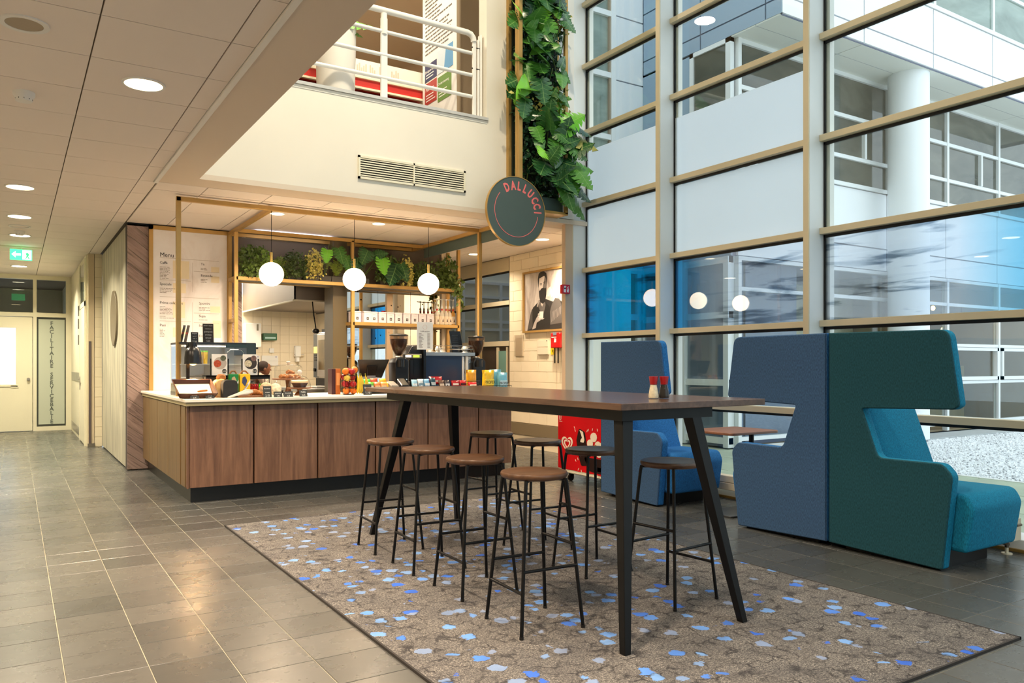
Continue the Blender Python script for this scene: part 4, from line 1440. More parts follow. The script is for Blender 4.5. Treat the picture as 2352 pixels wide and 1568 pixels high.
# ================================================================== CEILING FITTINGS AND LAMPS
m_lamp = EM('lamp_diffuser', (255, 226, 176), 7)
m_lampy = EM('lamp_diffuser_yellow', (255, 244, 206), 7)


def downlight(x, y, label, group, r=0.105, power=18, col=WARM2, z=3.0, mat=None, spread=2.4):
    q = thing('ceiling_downlight', label, 'downlight', (x, y, z), group)
    MB().ring((x, y, z), r, r + 0.016, -0.008, 0.006, 32).build('trim_ring', m_white, q, smooth=True)
    MB().cyl((x, y, z - 0.004), (x, y, z + 0.004), r, n=32).build('diffuser', mat or m_lamp, q)
    light('lamp', 'AREA', (x, y, z - 0.02), power, col, r * 1.8, spread=spread)
    return q


G1 = 'round downlights in the passage ceiling'
downlight(0.67, 5.242, 'large round warm downlight in the near ceiling panels', G1, 0.108, 30, WARM)
downlight(0.05, 8.925, 'round downlight in the passage, second along from the smoke detector', G1, 0.115, 22, WARM2)
downlight(0.055, 10.705, 'round downlight in the passage just before the unlit ceiling ring', G1, 0.115, 20, YEL, mat=m_lampy)
downlight(0.068, 12.25, 'round downlight in the passage in front of the green exit sign', G1, 0.115, 20, YEL, mat=m_lampy)
downlight(0.08, 14.2, 'round downlight in the passage behind the green exit sign', G1, 0.115, 20, YEL, mat=m_lampy)
downlight(0.08, 16.1, 'round downlight nearest the end doors of the passage', G1, 0.115, 20, YEL, mat=m_lampy)
G2 = 'round downlights in the cafe ceiling'
downlight(2.527, 8.915, 'round ceiling downlight by the left globe pendant', G2, 0.075, 26, WARM)
downlight(3.748, 8.882, 'round ceiling downlight between the middle and right globe pendants', G2, 0.075, 26, WARM)
downlight(6.037, 10.527, 'round ceiling downlight in front of the glazed passage screen', G2, 0.09, 7, WARM2)
downlight(6.109, 8.783, 'round ceiling downlight above the bearded man portrait', G2, 0.09, 15, WARM)
# picture light pool falls from a narrow beam of the same fitting
light('picture_lamp', 'SPOT', (6.25, 8.95, 2.96), 26, WARM2, 0.04, (0, math.radians(-18), 0), 1.3)
# added kitchen lamps, placed to brighten the back wall tiles
q = thing('kitchen_fill_light', 'added square ceiling light by the kitchen back wall', 'ceiling light', (2.8, 13.5, 2.98))
MB().box(2.6, 3.0, 13.3, 13.7, 2.965, 2.985).build('diffuser', m_lampy, q)
MB().box(2.57, 3.03, 13.27, 13.3, 2.96, 2.985).box(2.57, 3.03, 13.7, 13.73, 2.96, 2.985).build('frame', m_white, q)
light('lamp', 'AREA', (2.8, 13.5, 2.95), 16, WARM2, 0.36, size_y=0.36)
light('hood_fill_light', 'AREA', (4.0, 12.4, 2.14), 14, WARM2, 0.5, size_y=0.3)  # bare lamp added under the hood to light the tiles
# assumed atrium spots under the unseen roof, added as warm light from above
for k, (x, y) in enumerate(((2.4, 1.8), (3.0, 5.6), (1.9, 4.2), (4.0, 3.2))):
    q = thing('added_atrium_spot', 'added warm spot lamp on the unseen atrium ceiling above the %s' % ('rug edge nearest the viewer', 'far end of the bar table', 'counter side stools', 'salt shaker')[k], 'spot lamp', (x, y, 8.58), 'added atrium ceiling spots')
    MB().cyl((x, y, 8.6), (x, y, 8.45), 0.08, n=20).build('housing', m_white, q)
    light('lamp', 'SPOT', (x, y, 8.43), 190, WARM2, 0.08, (0, 0, 0), 1.1)
for k, x in enumerate((2.2, 3.9)):  # assumed spots, added to brighten and warm the balcony wall
    q = thing('added_atrium_spot', 'added tilted atrium ceiling spot aimed at the %s of the balcony wall' % ('railing side', 'green wall side')[k], 'spot lamp', (x, 4.9, 8.58), 'added atrium ceiling spots')
    MB().cyl((x, 4.9, 8.6), (x, 4.95, 8.45), 0.08, n=20).build('housing', m_white, q)
    light('lamp', 'SPOT', (x, 4.96, 8.43), 200, (1.0, 0.84, 0.60), 0.08, (math.radians(34), 0, 0), 1.2)
# near passage fittings behind the viewpoint keep the same rhythm
for k, (x, y) in enumerate(((0.67, 2.2), (-0.9, 3.6), (-0.9, 6.4), (0.67, -0.6))):
    downlight(x, y, 'round downlight in the near passage ceiling, %s, outside the picture' % ('two tiles before the large one', 'first over the far side', 'second over the far side', 'closest to the rear wall')[k], 'near passage downlights', 0.108, 26, WARM)

q = thing('ceiling_speaker', 'round flush ceiling loudspeaker with grey grille', 'speaker', (0.044, 4.635, 3.0))
MB().ring((0.044, 4.635, 3.0), 0.085, 0.112, -0.008, 0.004, 36).build('bezel', m_white, q, smooth=True)
MB().cyl((0.044, 4.635, 2.995), (0.044, 4.635, 3.004), 0.085, n=36).build('grille', M('speaker_grille', (176, 162, 140), 0.8, bump=0.3, bs=600), q)
q = thing('unlit_ring', 'unlit white ring fitting in the passage ceiling', 'ceiling fitting', (0.06, 11.45, 3.0))
MB().ring((0.06, 11.45, 3.0), 0.10, 0.12, -0.01, 0.004, 32).build('ring', m_white, q, smooth=True)
for k, (x, y, lab) in enumerate(((0.053, 5.809, 'white smoke detector on the near ceiling panels'), (0.06, 11.85, 'white smoke detector by the unlit ring in the passage'), (5.6, 8.6, 'grey white ceiling sensor behind the round sign'))):
    q = thing('smoke_detector', lab, 'smoke detector', (x, y, 3.0), 'ceiling detectors')
    MB().lathe([(0.0, 0), (0.062, 0), (0.062, -0.022), (0.05, -0.04), (0.046, -0.058), (0.0, -0.062)], (x, y, 3.0), 24).build('housing', m_white, q, smooth=True)
    for j in range(5):
        a = 2 * PI * (j + 0.5) / 5
        MB().hexa([(x + r * math.cos(a + d), y + r * math.sin(a + d), 3.0 - z) for r, d, z in ((0.0475, -.35, .052), (0.0475, .35, .052), (0.0505, .35, .044), (0.0505, -.35, .044))], [(x + (r - .004) * math.cos(a + d), y + (r - .004) * math.sin(a + d), 3.0 - z) for r, d, z in ((0.0475, -.35, .052), (0.0475, .35, .052), (0.0505, .35, .044), (0.0505, -.35, .044))]).build('slot', m_black, q)
q = thing('exit_sign', 'lit green emergency exit sign with a white arrow hanging in the passage', 'sign', (0.09, 13.4, 2.9))
MB().box(-0.05, 0.225, 13.4, 13.43, 2.80, 2.955).build('panel', EM('exit_green', (60, 220, 130), 1.5), q, bev=0.002)
m_exw = EM('exit_white', (230, 255, 240), 1.6)
MB().prism([(-0.03, 2.88), (0.02, 2.925), (0.02, 2.895), (0.085, 2.895), (0.085, 2.865), (0.02, 2.865), (0.02, 2.835)], 'Y', 13.396, 13.401).build('arrow', m_exw, q)
MB().box(0.105, 0.215, 13.397, 13.401, 2.81, 2.945).build('door_field', m_exw, q)
MB().prism([(0.14, 2.82), (0.155, 2.87), (0.14, 2.90), (0.17, 2.915), (0.19, 2.88), (0.175, 2.86), (0.195, 2.825), (0.18, 2.82), (0.165, 2.85), (0.15, 2.82)], 'Y', 13.395, 13.3975).build('runner', EM('exit_figure', (60, 200, 120), 1.0), q)
MB().box(-0.19, 0.34, 13.40, 13.43, 2.985, 3.0).cyl((0.09, 13.415, 2.955), (0.09, 13.415, 2.99), 0.008, n=8).build('rail', m_cream, q)

# ================================================================== UPPER FLOOR BEHIND THE BALCONY
m_rail = M('white_rail', (240, 238, 232), 0.32)
q = thing('balcony_railing', 'white tubular four bar railing along the balcony edge', 'railing', (3.0, 7.74, 4.09))
for k, (z, r) in enumerate(((5.055, 0.033), (4.83, 0.021), (4.58, 0.021), (4.335, 0.021))):
    pts = [(1.5, 7.74, z), (4.40, 7.74, z)] if k else [(1.5, 7.74, z), (4.34, 7.74, z), (4.39, 7.74, z - 0.012), (4.42, 7.74, z - 0.045), (4.428, 7.74, z - 0.09)]
    MB().tube(pts, r, 14).build('rail', m_rail, q, smooth=True)
for x in (1.9, 3.325):
    MB().box(x - 0.035, x + 0.035, 7.725, 7.755, 4.09, 4.97).cyl((x, 7.74, 4.8), (x, 7.74, 5.02), 0.034, n=14).build('post', m_rail, q, smooth=True)
MB().box(4.41, 4.455, 7.725, 7.755, 4.09, 4.98).build('post', m_rail, q, bev=0.006)
MB().box(4.475, 4.50, 7.73, 7.76, 4.09, 5.0).box(4.505, 4.53, 7.72, 7.78, 4.09, 5.06).build('end_bracket', m_rail, q, bev=0.004)
for z in (4.9, 4.66):
    MB().cyl((4.40, 7.735, z), (4.50, 7.735, z), 0.007, n=8).build('bolt', m_gask, q)
q = thing('reception_desk', 'white reception desk with a bright red band on the upper floor', 'desk', (3.6, 9.1, 4.05))
MB().box(2.1, 4.42, 9.0, 9.5, 4.78, 5.0).build('desk_front', M('desk_white', (240, 234, 222), 0.5), q)
MB().box(2.05, 4.42, 8.96, 9.0, 4.63, 4.655).box(2.05, 4.42, 8.96, 9.5, 4.76, 4.785).build('ledge', m_cream, q)
MB().box(2.1, 4.42, 8.99, 9.4, 4.655, 4.76).build('red_band', M('red_band', (214, 48, 40), 0.5), q)
MB().box(2.15, 4.4, 9.1, 9.45, 4.05, 4.63).build('desk_base', M('desk_base', (128, 110, 88), 0.7), q)
m_palm = M('beige_print', (206, 194, 176), 0.6)
for k, (x, n) in enumerate(((3.58, 5), (3.72, 3), (3.86, 4), (4.02, 4), (3.3, 5), (3.1, 4))):
    b = MB()
    for j in range(n):
        xx = x + (j - n / 2) * 0.028
        h = 0.11 + 0.03 * math.sin(j * 2.1 + k)
        b.prism(rounded([(xx, 4.82), (xx + 0.018, 4.82), (xx + 0.018, 4.82 + h), (xx, 4.82 + h)], 0.009, 3), 'Y', 8.997, 9.001)
    b.build('hand_print', m_palm, q)
q = thing('chair_back', 'bent wood chair back with a steel rim behind the balcony edge', 'chair', (3.1, 8.6, 4.05))
MB().prism(rounded([(2.93, 4.42), (3.24, 4.42), (3.24, 4.62), (2.93, 4.62)], 0.06), 'Y', 8.6, 8.615).build('backrest', M('taupe_back', (150, 128, 104), 0.4), q, bev=0.004)
MB().tube([(2.92, 8.6, 4.06), (2.92, 8.6, 4.58), (2.98, 8.6, 4.635), (3.19, 8.6, 4.635), (3.25, 8.6, 4.58), (3.25, 8.6, 4.06)], 0.009, 8).build('frame', m_chrome, q, smooth=True)
MB().box(2.93, 3.24, 8.62, 9.0, 4.47, 4.49).build('seat', M('taupe_seat', (150, 128, 104), 0.4), q, bev=0.004)
q = thing('roll_up_banner', 'tall white roll-up banner with blue red and green boxes on the upper floor', 'banner', (4.37, 8.49, 4.05))
MB().box(4.37, 4.376, 8.05, 8.94, 4.10, 6.1).build('sheet', m_paper, q)
MB().box(4.31, 4.44, 8.03, 8.96, 4.05, 4.10).build('foot', m_steel, q, bev=0.006)
for nm, ya, yb, za, zb, rgb in (('navy_box', 8.55, 8.87, 4.82, 5.03, (44, 48, 92)), ('red_box', 8.55, 8.87, 4.53, 4.80, (178, 60, 52)), ('green_box', 8.17, 8.52, 4.48, 4.78, (104, 142, 60)), ('photo_box', 8.13, 8.52, 4.82, 5.10, (96, 158, 206))):
    MB().box(4.3665, 4.37, ya, yb, za, zb).build(nm, M(nm, rgb, 0.6), q)
MB().prism([(8.52, 4.82), (8.36, 4.82), (8.30, 5.10), (8.52, 5.10)], 'X', 4.3655, 4.3666).build('pale_wave', M('pale_wave', (206, 222, 234), 0.6), q)
text('Makelaar', 0.062, m_paper, q, (4.366, 8.85, 4.70), '-X', thick=0.0005)
text('Eindgebruik', 0.048, m_paper, q, (4.366, 8.86, 4.93), '-X', thick=0.0005)
text('Ondersteuning', 0.046, m_paper, q, (4.366, 8.51, 4.68), '-X', thick=0.0005)
b = MB()
rs = random.Random(11)
for z0_, ya, n_ in ((4.86, 8.84, 2), (4.57, 8.84, 3), (4.53, 8.49, 3)):
    for k in range(n_):
        b.box(4.3655, 4.366, ya - rs.uniform(0.15, 0.26), ya, z0_ + k * 0.035, z0_ + k * 0.035 + 0.012)
stuff(b.build('white_small_print', m_paper, q))
b = MB()
for k in range(20):
    z = 5.16 + k * 0.048
    y_ = 8.86
    ye = 8.86 - rs.uniform(0.2, 0.7)
    while y_ > ye:
        l_ = rs.uniform(0.03, 0.1)
        b.box(4.3665, 4.37, y_ - l_, y_, z, z + 0.016)
        y_ -= l_ + 0.015
stuff(b.build('text_line', M('banner_ink', (110, 104, 96), 0.7), q))
m_leaf_up = M('plant_green', (52, 96, 34), 0.4, var=0.15)
q = thing('column_planter', 'tall round white column planter on the upper floor', 'planter', (3.05, 8.45, 4.05))
MB().lathe([(0.0, 0), (0.205, 0), (0.215, 0.5), (0.225, 1.0), (0.225, 1.06), (0.205, 1.06), (0.19, 1.0), (0, 1.0)], (3.05, 8.45, 4.05), 36).build('pot', m_white, q, smooth=True)


# ================================================================== LEAVES
def leaf_mesh(name, wide=0.92, notch=0.5, seed=0, n=6, curl=0.25):
    r_ = random.Random(seed)
    bm = bmesh.new()

    def zc(x, y):
        return -curl * x * x * 1.2 - curl * 0.8 * y * y + 0.03 * math.sin(7 * y)

    def wid(t):
        return wide * 0.5 * math.sin(PI * min(1, max(0.02, (t + 0.2) / 1.22)) ** 0.82) ** 0.8
    for sgn in (-1, 1):
        prev = None
        for i in range(n):
            t0, t1 = i / n, (i + 1) / n
            y0, y1 = t0 * 0.95, t1 * 0.95 + (0.05 if i == n - 1 else 0)
            w0, w1 = wid(t0), wid(t1) if i < n - 1 else 0.004
            k0 = notch if i > 0 else 0.9
            sag0, sag1 = -0.16 * (1 - t0), -0.16 * (1 - t1)
            pts = [(0, y0), (0, y1), (sgn * w1 * notch, y1 + sag1 * notch), (sgn * w0 * notch, y0 + sag0 * notch)]
            bm.faces.new([bm.verts.new((x, y, zc(x, y))) for x, y in (pts if sgn > 0 else pts[::-1])])
            gp = 0.018 * (0.4 if notch > 0.8 else 1.6)
            if i < n - 1 or True:
                o0 = w0 * r_.uniform(0.93, 1.05)
                o1 = w1 * r_.uniform(0.9, 1.0)
                pts = [(sgn * w0 * notch, y0 + sag0 * notch), (sgn * w1 * notch, y1 + sag1 * notch), (sgn * o1 * 0.98, y1 + sag1 - gp), (sgn * o0, y0 + sag0 + gp)]
                bm.faces.new([bm.verts.new((x, y, zc(x, y))) for x, y in (pts if sgn > 0 else pts[::-1])])
    bmesh.ops.remove_doubles(bm, verts=bm.verts, dist=0.0015)
    me = bpy.data.meshes.new(name)
    bm.to_mesh(me)
    bm.free()
    for p in me.polygons:
        p.use_smooth = True
    return me


def leafmat(name, a, b, rough=0.35, veins=False):
    t = NT(name)
    oi = t.n('ObjectInfo')
    f = t.noise(t.pos('Object'), 3, 2)
    c = t.ramp(t.math('ADD', t.math('MULTIPLY', oi.outputs['Random'], 0.8), t.math('MULTIPLY', f, 0.2)), [(0.1, a), (0.9, b)])
    if veins:
        sx = t.n('SeparateXYZ')
        t.l(t.n('TexCoord').outputs['Object'], sx.inputs[0])
        ax = t.math('ABSOLUTE', sx.outputs['X'])
        mid = t.math('LESS_THAN', ax, 0.012)
        w = t.math('SINE', t.math('MULTIPLY', t.math('SUBTRACT', sx.outputs['Y'], t.math('MULTIPLY', ax, 0.35)), 40.0))
        lat = t.math('GREATER_THAN', w, 0.93)
        v = t.math('MAXIMUM', mid, t.math('MULTIPLY', lat, 0.5))
        c = t.mix(t.math('MULTIPLY', v, 0.55), c, lin((150, 186, 110)))
    t.set(color=c, rough=rough, spec=0.5)
    return t.m


m_mon = leafmat('monstera_green', (28, 84, 34), (92, 158, 52), veins=True)
m_monb = leafmat('monstera_bright', (96, 186, 44), (140, 214, 70), veins=True)
m_mond = leafmat('monstera_dark', (22, 66, 40), (62, 116, 60), 0.28, True)
m_vari = leafmat('leaf_variegated', (132, 138, 56), (220, 208, 112), 0.45)
m_box = leafmat('leaf_box', (44, 68, 26), (96, 118, 48), 0.5)
m_ivy = leafmat('leaf_ivy', (54, 88, 32), (120, 142, 62), 0.45)
m_fern = leafmat('leaf_fern', (92, 126, 36), (162, 178, 72), 0.5)
m_stem = M('plant_stem', (92, 116, 50), 0.5)
LM = {}
for k in range(3):
    LM['mon%d' % k] = leaf_mesh('monstera_leaf', 0.95, 0.42, k)
LM['full0'] = leaf_mesh('broad_leaf', 0.62, 0.97, 5)


def put_leaf(parent, kind, mat, p, tip, nrm, size):
    key = kind + mat.name
    if key not in LM:
        LM[key] = LM[kind].copy()
        LM[key].materials.clear()
        LM[key].materials.append(mat)
    y = Vector(tip).normalized()
    z = Vector(nrm)
    z = (z - y * z.dot(y)).normalized()
    x = y.cross(z)
    o = link('leaf', LM[key], None, parent)
    m = Matrix((x, y, z)).transposed().to_4x4()
    o.matrix_local = Matrix.Translation(Vector(p) - Vector(OFF.get(parent.name, (0, 0, 0)))) @ m @ Matrix.Scale(size, 4)
    return o


def small_leaves(pts, size, seed, nrm=(0, -1, 0.2), spread=0.9):
    """one mesh of small folded leaves at the given points"""
    r_ = random.Random(seed)
    vs, fs = [], []
    for p in pts:
        s_ = size * r_.uniform(0.7, 1.3)
        n_ = (Vector(nrm) + Vector((r_.gauss(0, spread), r_.gauss(0, spread), r_.gauss(0, spread)))).normalized()
        d = Vector((r_.gauss(0, 1), r_.gauss(0, 1), r_.gauss(-0.5, 1)))
        d = (d - n_ * d.dot(n_)).normalized()
        e = n_.cross(d)
        p = Vector(p)
        b0 = len(vs)
        for u, v, w in ((0, 0, 0), (0.5, 0.42, 0.12), (1.15, 0, -0.1), (0.5, -0.42, 0.12), (0.55, 0, 0.0)):
            vs.append(p + d * u * s_ + e * v * s_ + n_ * w * s_)
        fs += [(b0, b0 + 4, b0 + 1), (b0 + 1, b0 + 4, b0 + 2), (b0, b0 + 3, b0 + 4), (b0 + 3, b0 + 2, b0 + 4)]
    return vs, fs


def foliage(parent, pts, size, mat, seed, name='foliage', **kw):
    o = OFF.get(parent.name, (0, 0, 0))
    vs, fs = small_leaves([Vector(p) - Vector(o) for p in pts], size, seed, **kw)
    me = bpy.data.meshes.new(name)
    me.from_pydata([tuple(v) for v in vs], [], fs)
    return stuff(link(name, me, mat, parent))


# leaf of the upper floor planter
for p, tip, s_ in (((3.06, 8.4, 5.12), (0.9, -0.3, 0.12), 0.42), ((3.0, 8.4, 5.1), (-0.4, -0.6, 0.3), 0.4), ((3.1, 8.42, 5.1), (0.8, -0.5, -0.35), 0.28), ((3.05, 8.5, 5.15), (0.2, 0.2, 0.9), 0.4)):
    put_leaf(q, 'mon1', m_mon, p, tip, (0.1, -0.6, 0.7), s_)
for k, (x, y, lab) in enumerate(((4.0, 10.6, 'round downlight in the upper floor ceiling near the banner'), (3.1, 12.2, 'round downlight in the upper floor ceiling above the white planter'))):
    downlight(x, y, lab, 'upper floor downlights', 0.09, 24, WARM2, 6.6)
light('upper_lamp', 'AREA', (3.2, 8.4, 6.5), 16, WARM2, 0.3)

# ================================================================== GREEN WALL
gw = thing('green_wall', 'tall brass framed panel of monstera leaves beside the window wall', 'plant wall', (5.18, 7.6, 3.05))
b = MB()
for x in (4.83, 5.51):
    b.box(x - 0.02, x + 0.02, 7.42, 7.46, 3.06, 8.5).box(x - 0.02, x + 0.02, 7.60, 7.65, 3.06, 8.5)
b.box(4.81, 5.53, 7.42, 7.65, 3.045, 3.075)
b.build('frame', m_gold, gw)
MB().box(4.85, 5.49, 7.47, 7.62, 3.075, 3.235).build('planter_box', M('planter_green', (78, 98, 96), 0.5), gw)
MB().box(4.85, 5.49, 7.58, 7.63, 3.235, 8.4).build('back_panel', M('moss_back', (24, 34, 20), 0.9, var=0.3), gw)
rs = random.Random(21)
for k in range(92):
    z = 3.30 + 2.55 * (k / 92.0) + rs.uniform(-0.08, 0.08)
    low = z < 4.15
    x = rs.uniform(4.88, 5.46) + (0.10 if low else -0.02)
    if low and rs.random() < 0.35:
        x = rs.uniform(5.3, 5.56)
    y = 7.50 - rs.uniform(0.0, 0.16) - (0.1 if low else 0)
    side = (x - 5.15) / 0.35
    tip = (0.55 * side + rs.gauss(0, 0.35), -0.45 + rs.gauss(0, 0.2), -0.55 + rs.gauss(0, 0.45))
    if rs.random() < 0.2:
        tip = (tip[0], tip[1], 0.5)
    mt = rs.choice((m_mon, m_mon, m_mon, m_mond, m_mond, m_monb if rs.random() < 0.5 else m_mon))
    put_leaf(gw, rs.choice(('mon0', 'mon1', 'mon2', 'full0')), mt, (x, y, z), tip, (0.15 * side + rs.gauss(0, 0.3), -0.9, 0.45 + rs.gauss(0, 0.25)), rs.uniform(0.17, 0.34) * (1.12 if low else 1))
for p, tip, s_, mt in (((5.34, 7.30, 4.02), (0.45, -0.3, 0.35), 0.34, m_monb), ((5.50, 7.34, 3.93), (0.55, -0.35, -0.15), 0.36, m_vari), ((5.12, 7.3, 3.72), (-0.4, -0.4, -0.2), 0.24, m_monb), ((5.56, 7.4, 3.62), (0.9, -0.3, 0.02), 0.30, m_monb), ((5.54, 7.4, 3.42), (0.6, -0.3, -0.4), 0.34, m_mond), ((5.42, 7.38, 3.45), (0.1, -0.4, -0.75), 0.30, m_mond), ((4.9, 7.45, 4.55), (-0.7, -0.3, -0.3), 0.30, m_mon), ((4.9, 7.45, 5.25), (-0.6, -0.3, -0.4), 0.30, m_mon)):
    put_leaf(gw, 'mon1', mt, p, tip, (0.2, -0.8, 0.5), s_)
pts = [(rs.uniform(4.84, 5.5), 7.56 - rs.uniform(0, 0.14), rs.uniform(3.25, 5.8)) for _ in range(1500)]
foliage(gw, pts, 0.055, m_mond, 4)
pts = [(5.2 + rs.gauss(0, 0.16), 7.44 - rs.uniform(0, 0.1), rs.uniform(4.2, 4.5)) for _ in range(140)] + [(5.4 + rs.gauss(0, 0.07), 7.46, rs.uniform(5.2, 5.5)) for _ in range(70)]
foliage(gw, pts, 0.05, m_vari, 6)
b = MB()
for k in range(22):
    x = rs.uniform(4.95, 5.5)
    z = rs.uniform(3.24, 5.0)
    b.tube([(x, 7.55, z), (x + rs.gauss(0, 0.03), 7.46, z + 0.16), (x + rs.gauss(0, 0.06), 7.40, z + 0.3)], 0.006, 5)
b.build('stem', m_stem, gw, smooth=True)

# ================================================================== PLANTS ON THE BRASS SHELF
GP = 'trailing plants on the brass shelf'


def shelf_pot(q, x):
    MB().box(x - 0.09, x + 0.09, 10.14, 10.32, 2.372, 2.47).build('pot', M('zinc_pot', (84, 80, 72), 0.6), q, bev=0.006)


def bush(name, label, x, w, n, size, mat, seed, ztop=2.84, zbot=2.50, trail=0, ttrail=0.0, yb=10.14):
    q = thing(name, label, 'plant', (x, 10.22, 2.372), GP)
    shelf_pot(q, x)
    r_ = random.Random(seed)
    pts = []
    for _ in range(int(n * 1.3)):
        a = r_.random() * 6.28
        rr = math.sqrt(r_.random())
        pts.append((x + rr * w * 1.15 * math.cos(a), yb - 0.02 + rr * 0.14 * math.sin(a), zbot - 0.08 + (ztop - zbot + 0.08) * r_.random() * (1 - 0.3 * rr)))
    for s_ in range(trail):
        px, pz = x + r_.uniform(-w, w), zbot + 0.12
        py = 10.06 - r_.uniform(0, 0.05)
        L_ = r_.uniform(0.5, 1.0) * ttrail
        for j in range(int(L_ / 0.012)):
            px += r_.gauss(0, 0.006)
            pz -= 0.012
            pts.append((px + r_.gauss(0, 0.014), py + r_.gauss(0, 0.014), pz))
    foliage(q, pts, size * 1.25, mat, seed)
    b = MB()
    for k in range(5):
        a = k * 1.3
        b.tube([(x, 10.22, 2.46), (x + 0.4 * w * math.cos(a), 10.2 + 0.04 * math.sin(a), (2.46 + ztop) / 2), (x + 0.8 * w * math.cos(a), 10.18 + 0.08 * math.sin(a), ztop - 0.06)], 0.004, 5)
    b.build('stem', m_stem, q)
    return q


def fern(label, x, n, L_, seed):
    q = thing('fern', label, 'plant', (x, 10.22, 2.372), GP)
    shelf_pot(q, x)
    r_ = random.Random(seed)
    for k in range(n):
        a = PI + PI * (k + 0.5) / n + r_.gauss(0, 0.12)
        l_ = L_ * r_.uniform(0.75, 1.1)
        rise = r_.uniform(0.10, 0.26)
        path = []
        for j in range(9):
            s_ = j / 8
            path.append(Vector((x + math.cos(a) * l_ * s_ * 0.75, 10.18 + math.sin(a) * l_ * 0.28 * s_, 2.48 + rise * 2.2 * s_ * (1 - s_ * 0.55) - (0.42 * s_ ** 3) * l_ * 1.3)))
        b = MB()
        b.tube(path, 0.003, 4)
        for j in range(1, 9):
            for sg in (-1, 1):
                d = (path[j] - path[j - 1]).normalized()
                sd = d.cross(Vector((0, -0.5, 1))).normalized() * sg
                w_ = 0.05 * math.sin(PI * (j / 9) ** 0.7) + 0.008
                for h in (0.0, 0.5):
                    c = path[j - 1].lerp(path[j], h)
                    b.poly([c, c + sd * w_ * 0.5 + d * 0.012, c + sd * w_ + d * 0.022, c + sd * w_ * 0.45 + d * 0.024])
        b.build('frond', m_fern, q)
    return q


def monstera(label, x, leaves, mat):
    q = thing('monstera', label, 'plant', (x, 10.22, 2.372), GP)
    shelf_pot(q, x)
    for dx, y, z, tip, s_, kind, mt in leaves:
        p = (x + dx, y, z)
        MB().tube([(x, 10.2, 2.46), (x + dx * 0.4, 10.16, max(z, 2.5) + 0.06), p], 0.004, 5).build('stem', m_stem, q, smooth=True)
        put_leaf(q, kind, mt or mat, p, tip, (0.05, -0.9, 0.4), s_)
    return q


bush('ivy', 'dark leafy ivy at the menu board end of the brass shelf', 2.52, 0.12, 300, 0.034, m_ivy, 31, 2.86, 2.46, 6, 0.14)
bush('variegated_ivy', 'sparse glossy ivy sprig rising between the dark ivy and the fern', 2.66, 0.10, 130, 0.034, m_fern, 32, 2.84, 2.55, 2, 0.1)
fern('light green arching fern behind the left globe pendant', 2.84, 13, 0.36, 33)
bush('boxwood', 'dense dark boxwood clump right of the fern', 3.10, 0.14, 420, 0.028, m_box, 34, 2.80, 2.50, 3, 0.1)
bush('yellow_vine', 'yellow green variegated vine hanging over the shelf left of the middle globe', 3.34, 0.10, 260, 0.026, m_vari, 35, 2.84, 2.50, 9, 0.17)
monstera('pale monstera with two split leaves left of the middle globe', 3.52, ((-0.02, 10.02, 2.80, (-0.15, -0.3, -0.9), 0.19, 'mon0', m_monb), (0.14, 10.05, 2.84, (0.25, -0.3, -0.8), 0.24, 'mon1', None), (0.24, 10.04, 2.72, (0.3, -0.2, -0.8), 0.22, 'mon2', None)), m_mon)
fern('thin drooping fern behind the middle globe pendant', 3.68, 9, 0.30, 36)
monstera('large dark monstera with broad split leaves right of the middle globe', 4.05, ((0.02, 10.02, 2.84, (-0.3, -0.3, -0.5), 0.26, 'mon1', None), (0.22, 9.98, 2.74, (0.05, -0.35, -0.9), 0.25, 'mon0', m_monb), (0.42, 9.98, 2.66, (-0.35, -0.35, -0.75), 0.34, 'mon2', None), (0.50, 9.99, 2.68, (0.3, -0.3, -0.85), 0.27, 'mon1', None), (-0.12, 10.03, 2.72, (-0.2, -0.3, -0.9), 0.22, 'mon0', None), (0.34, 10.05, 2.56, (0.1, -0.3, -0.9), 0.2, 'mon1', None), (0.12, 10.04, 2.78, (0.35, -0.3, 0.1), 0.2, 'mon2', None)), m_mond)
bush('boxwood', 'dark boxwood clump behind the large monstera', 4.40, 0.16, 420, 0.03, m_box, 37, 2.88, 2.52)
bush('yellow_vine', 'yellow green vine hanging between the large monstera and the right globe', 4.68, 0.075, 260, 0.028, m_vari, 38, 2.86, 2.46, 7, 0.16)
bush('boxwood', 'dark bushy clump behind the right globe pendant', 4.98, 0.17, 460, 0.03, m_box, 39, 2.80, 2.46)
bush('ivy', 'trailing ivy at the round sign end of the brass shelf', 5.34, 0.14, 330, 0.042, m_ivy, 40, 2.90, 2.46, 3, 0.18)
q = bush('ivy', 'thin ivy strand falling past the syrup bottles', 5.47, 0.04, 60, 0.042, m_ivy, 41, 2.55, 2.42, 4, 0.50)

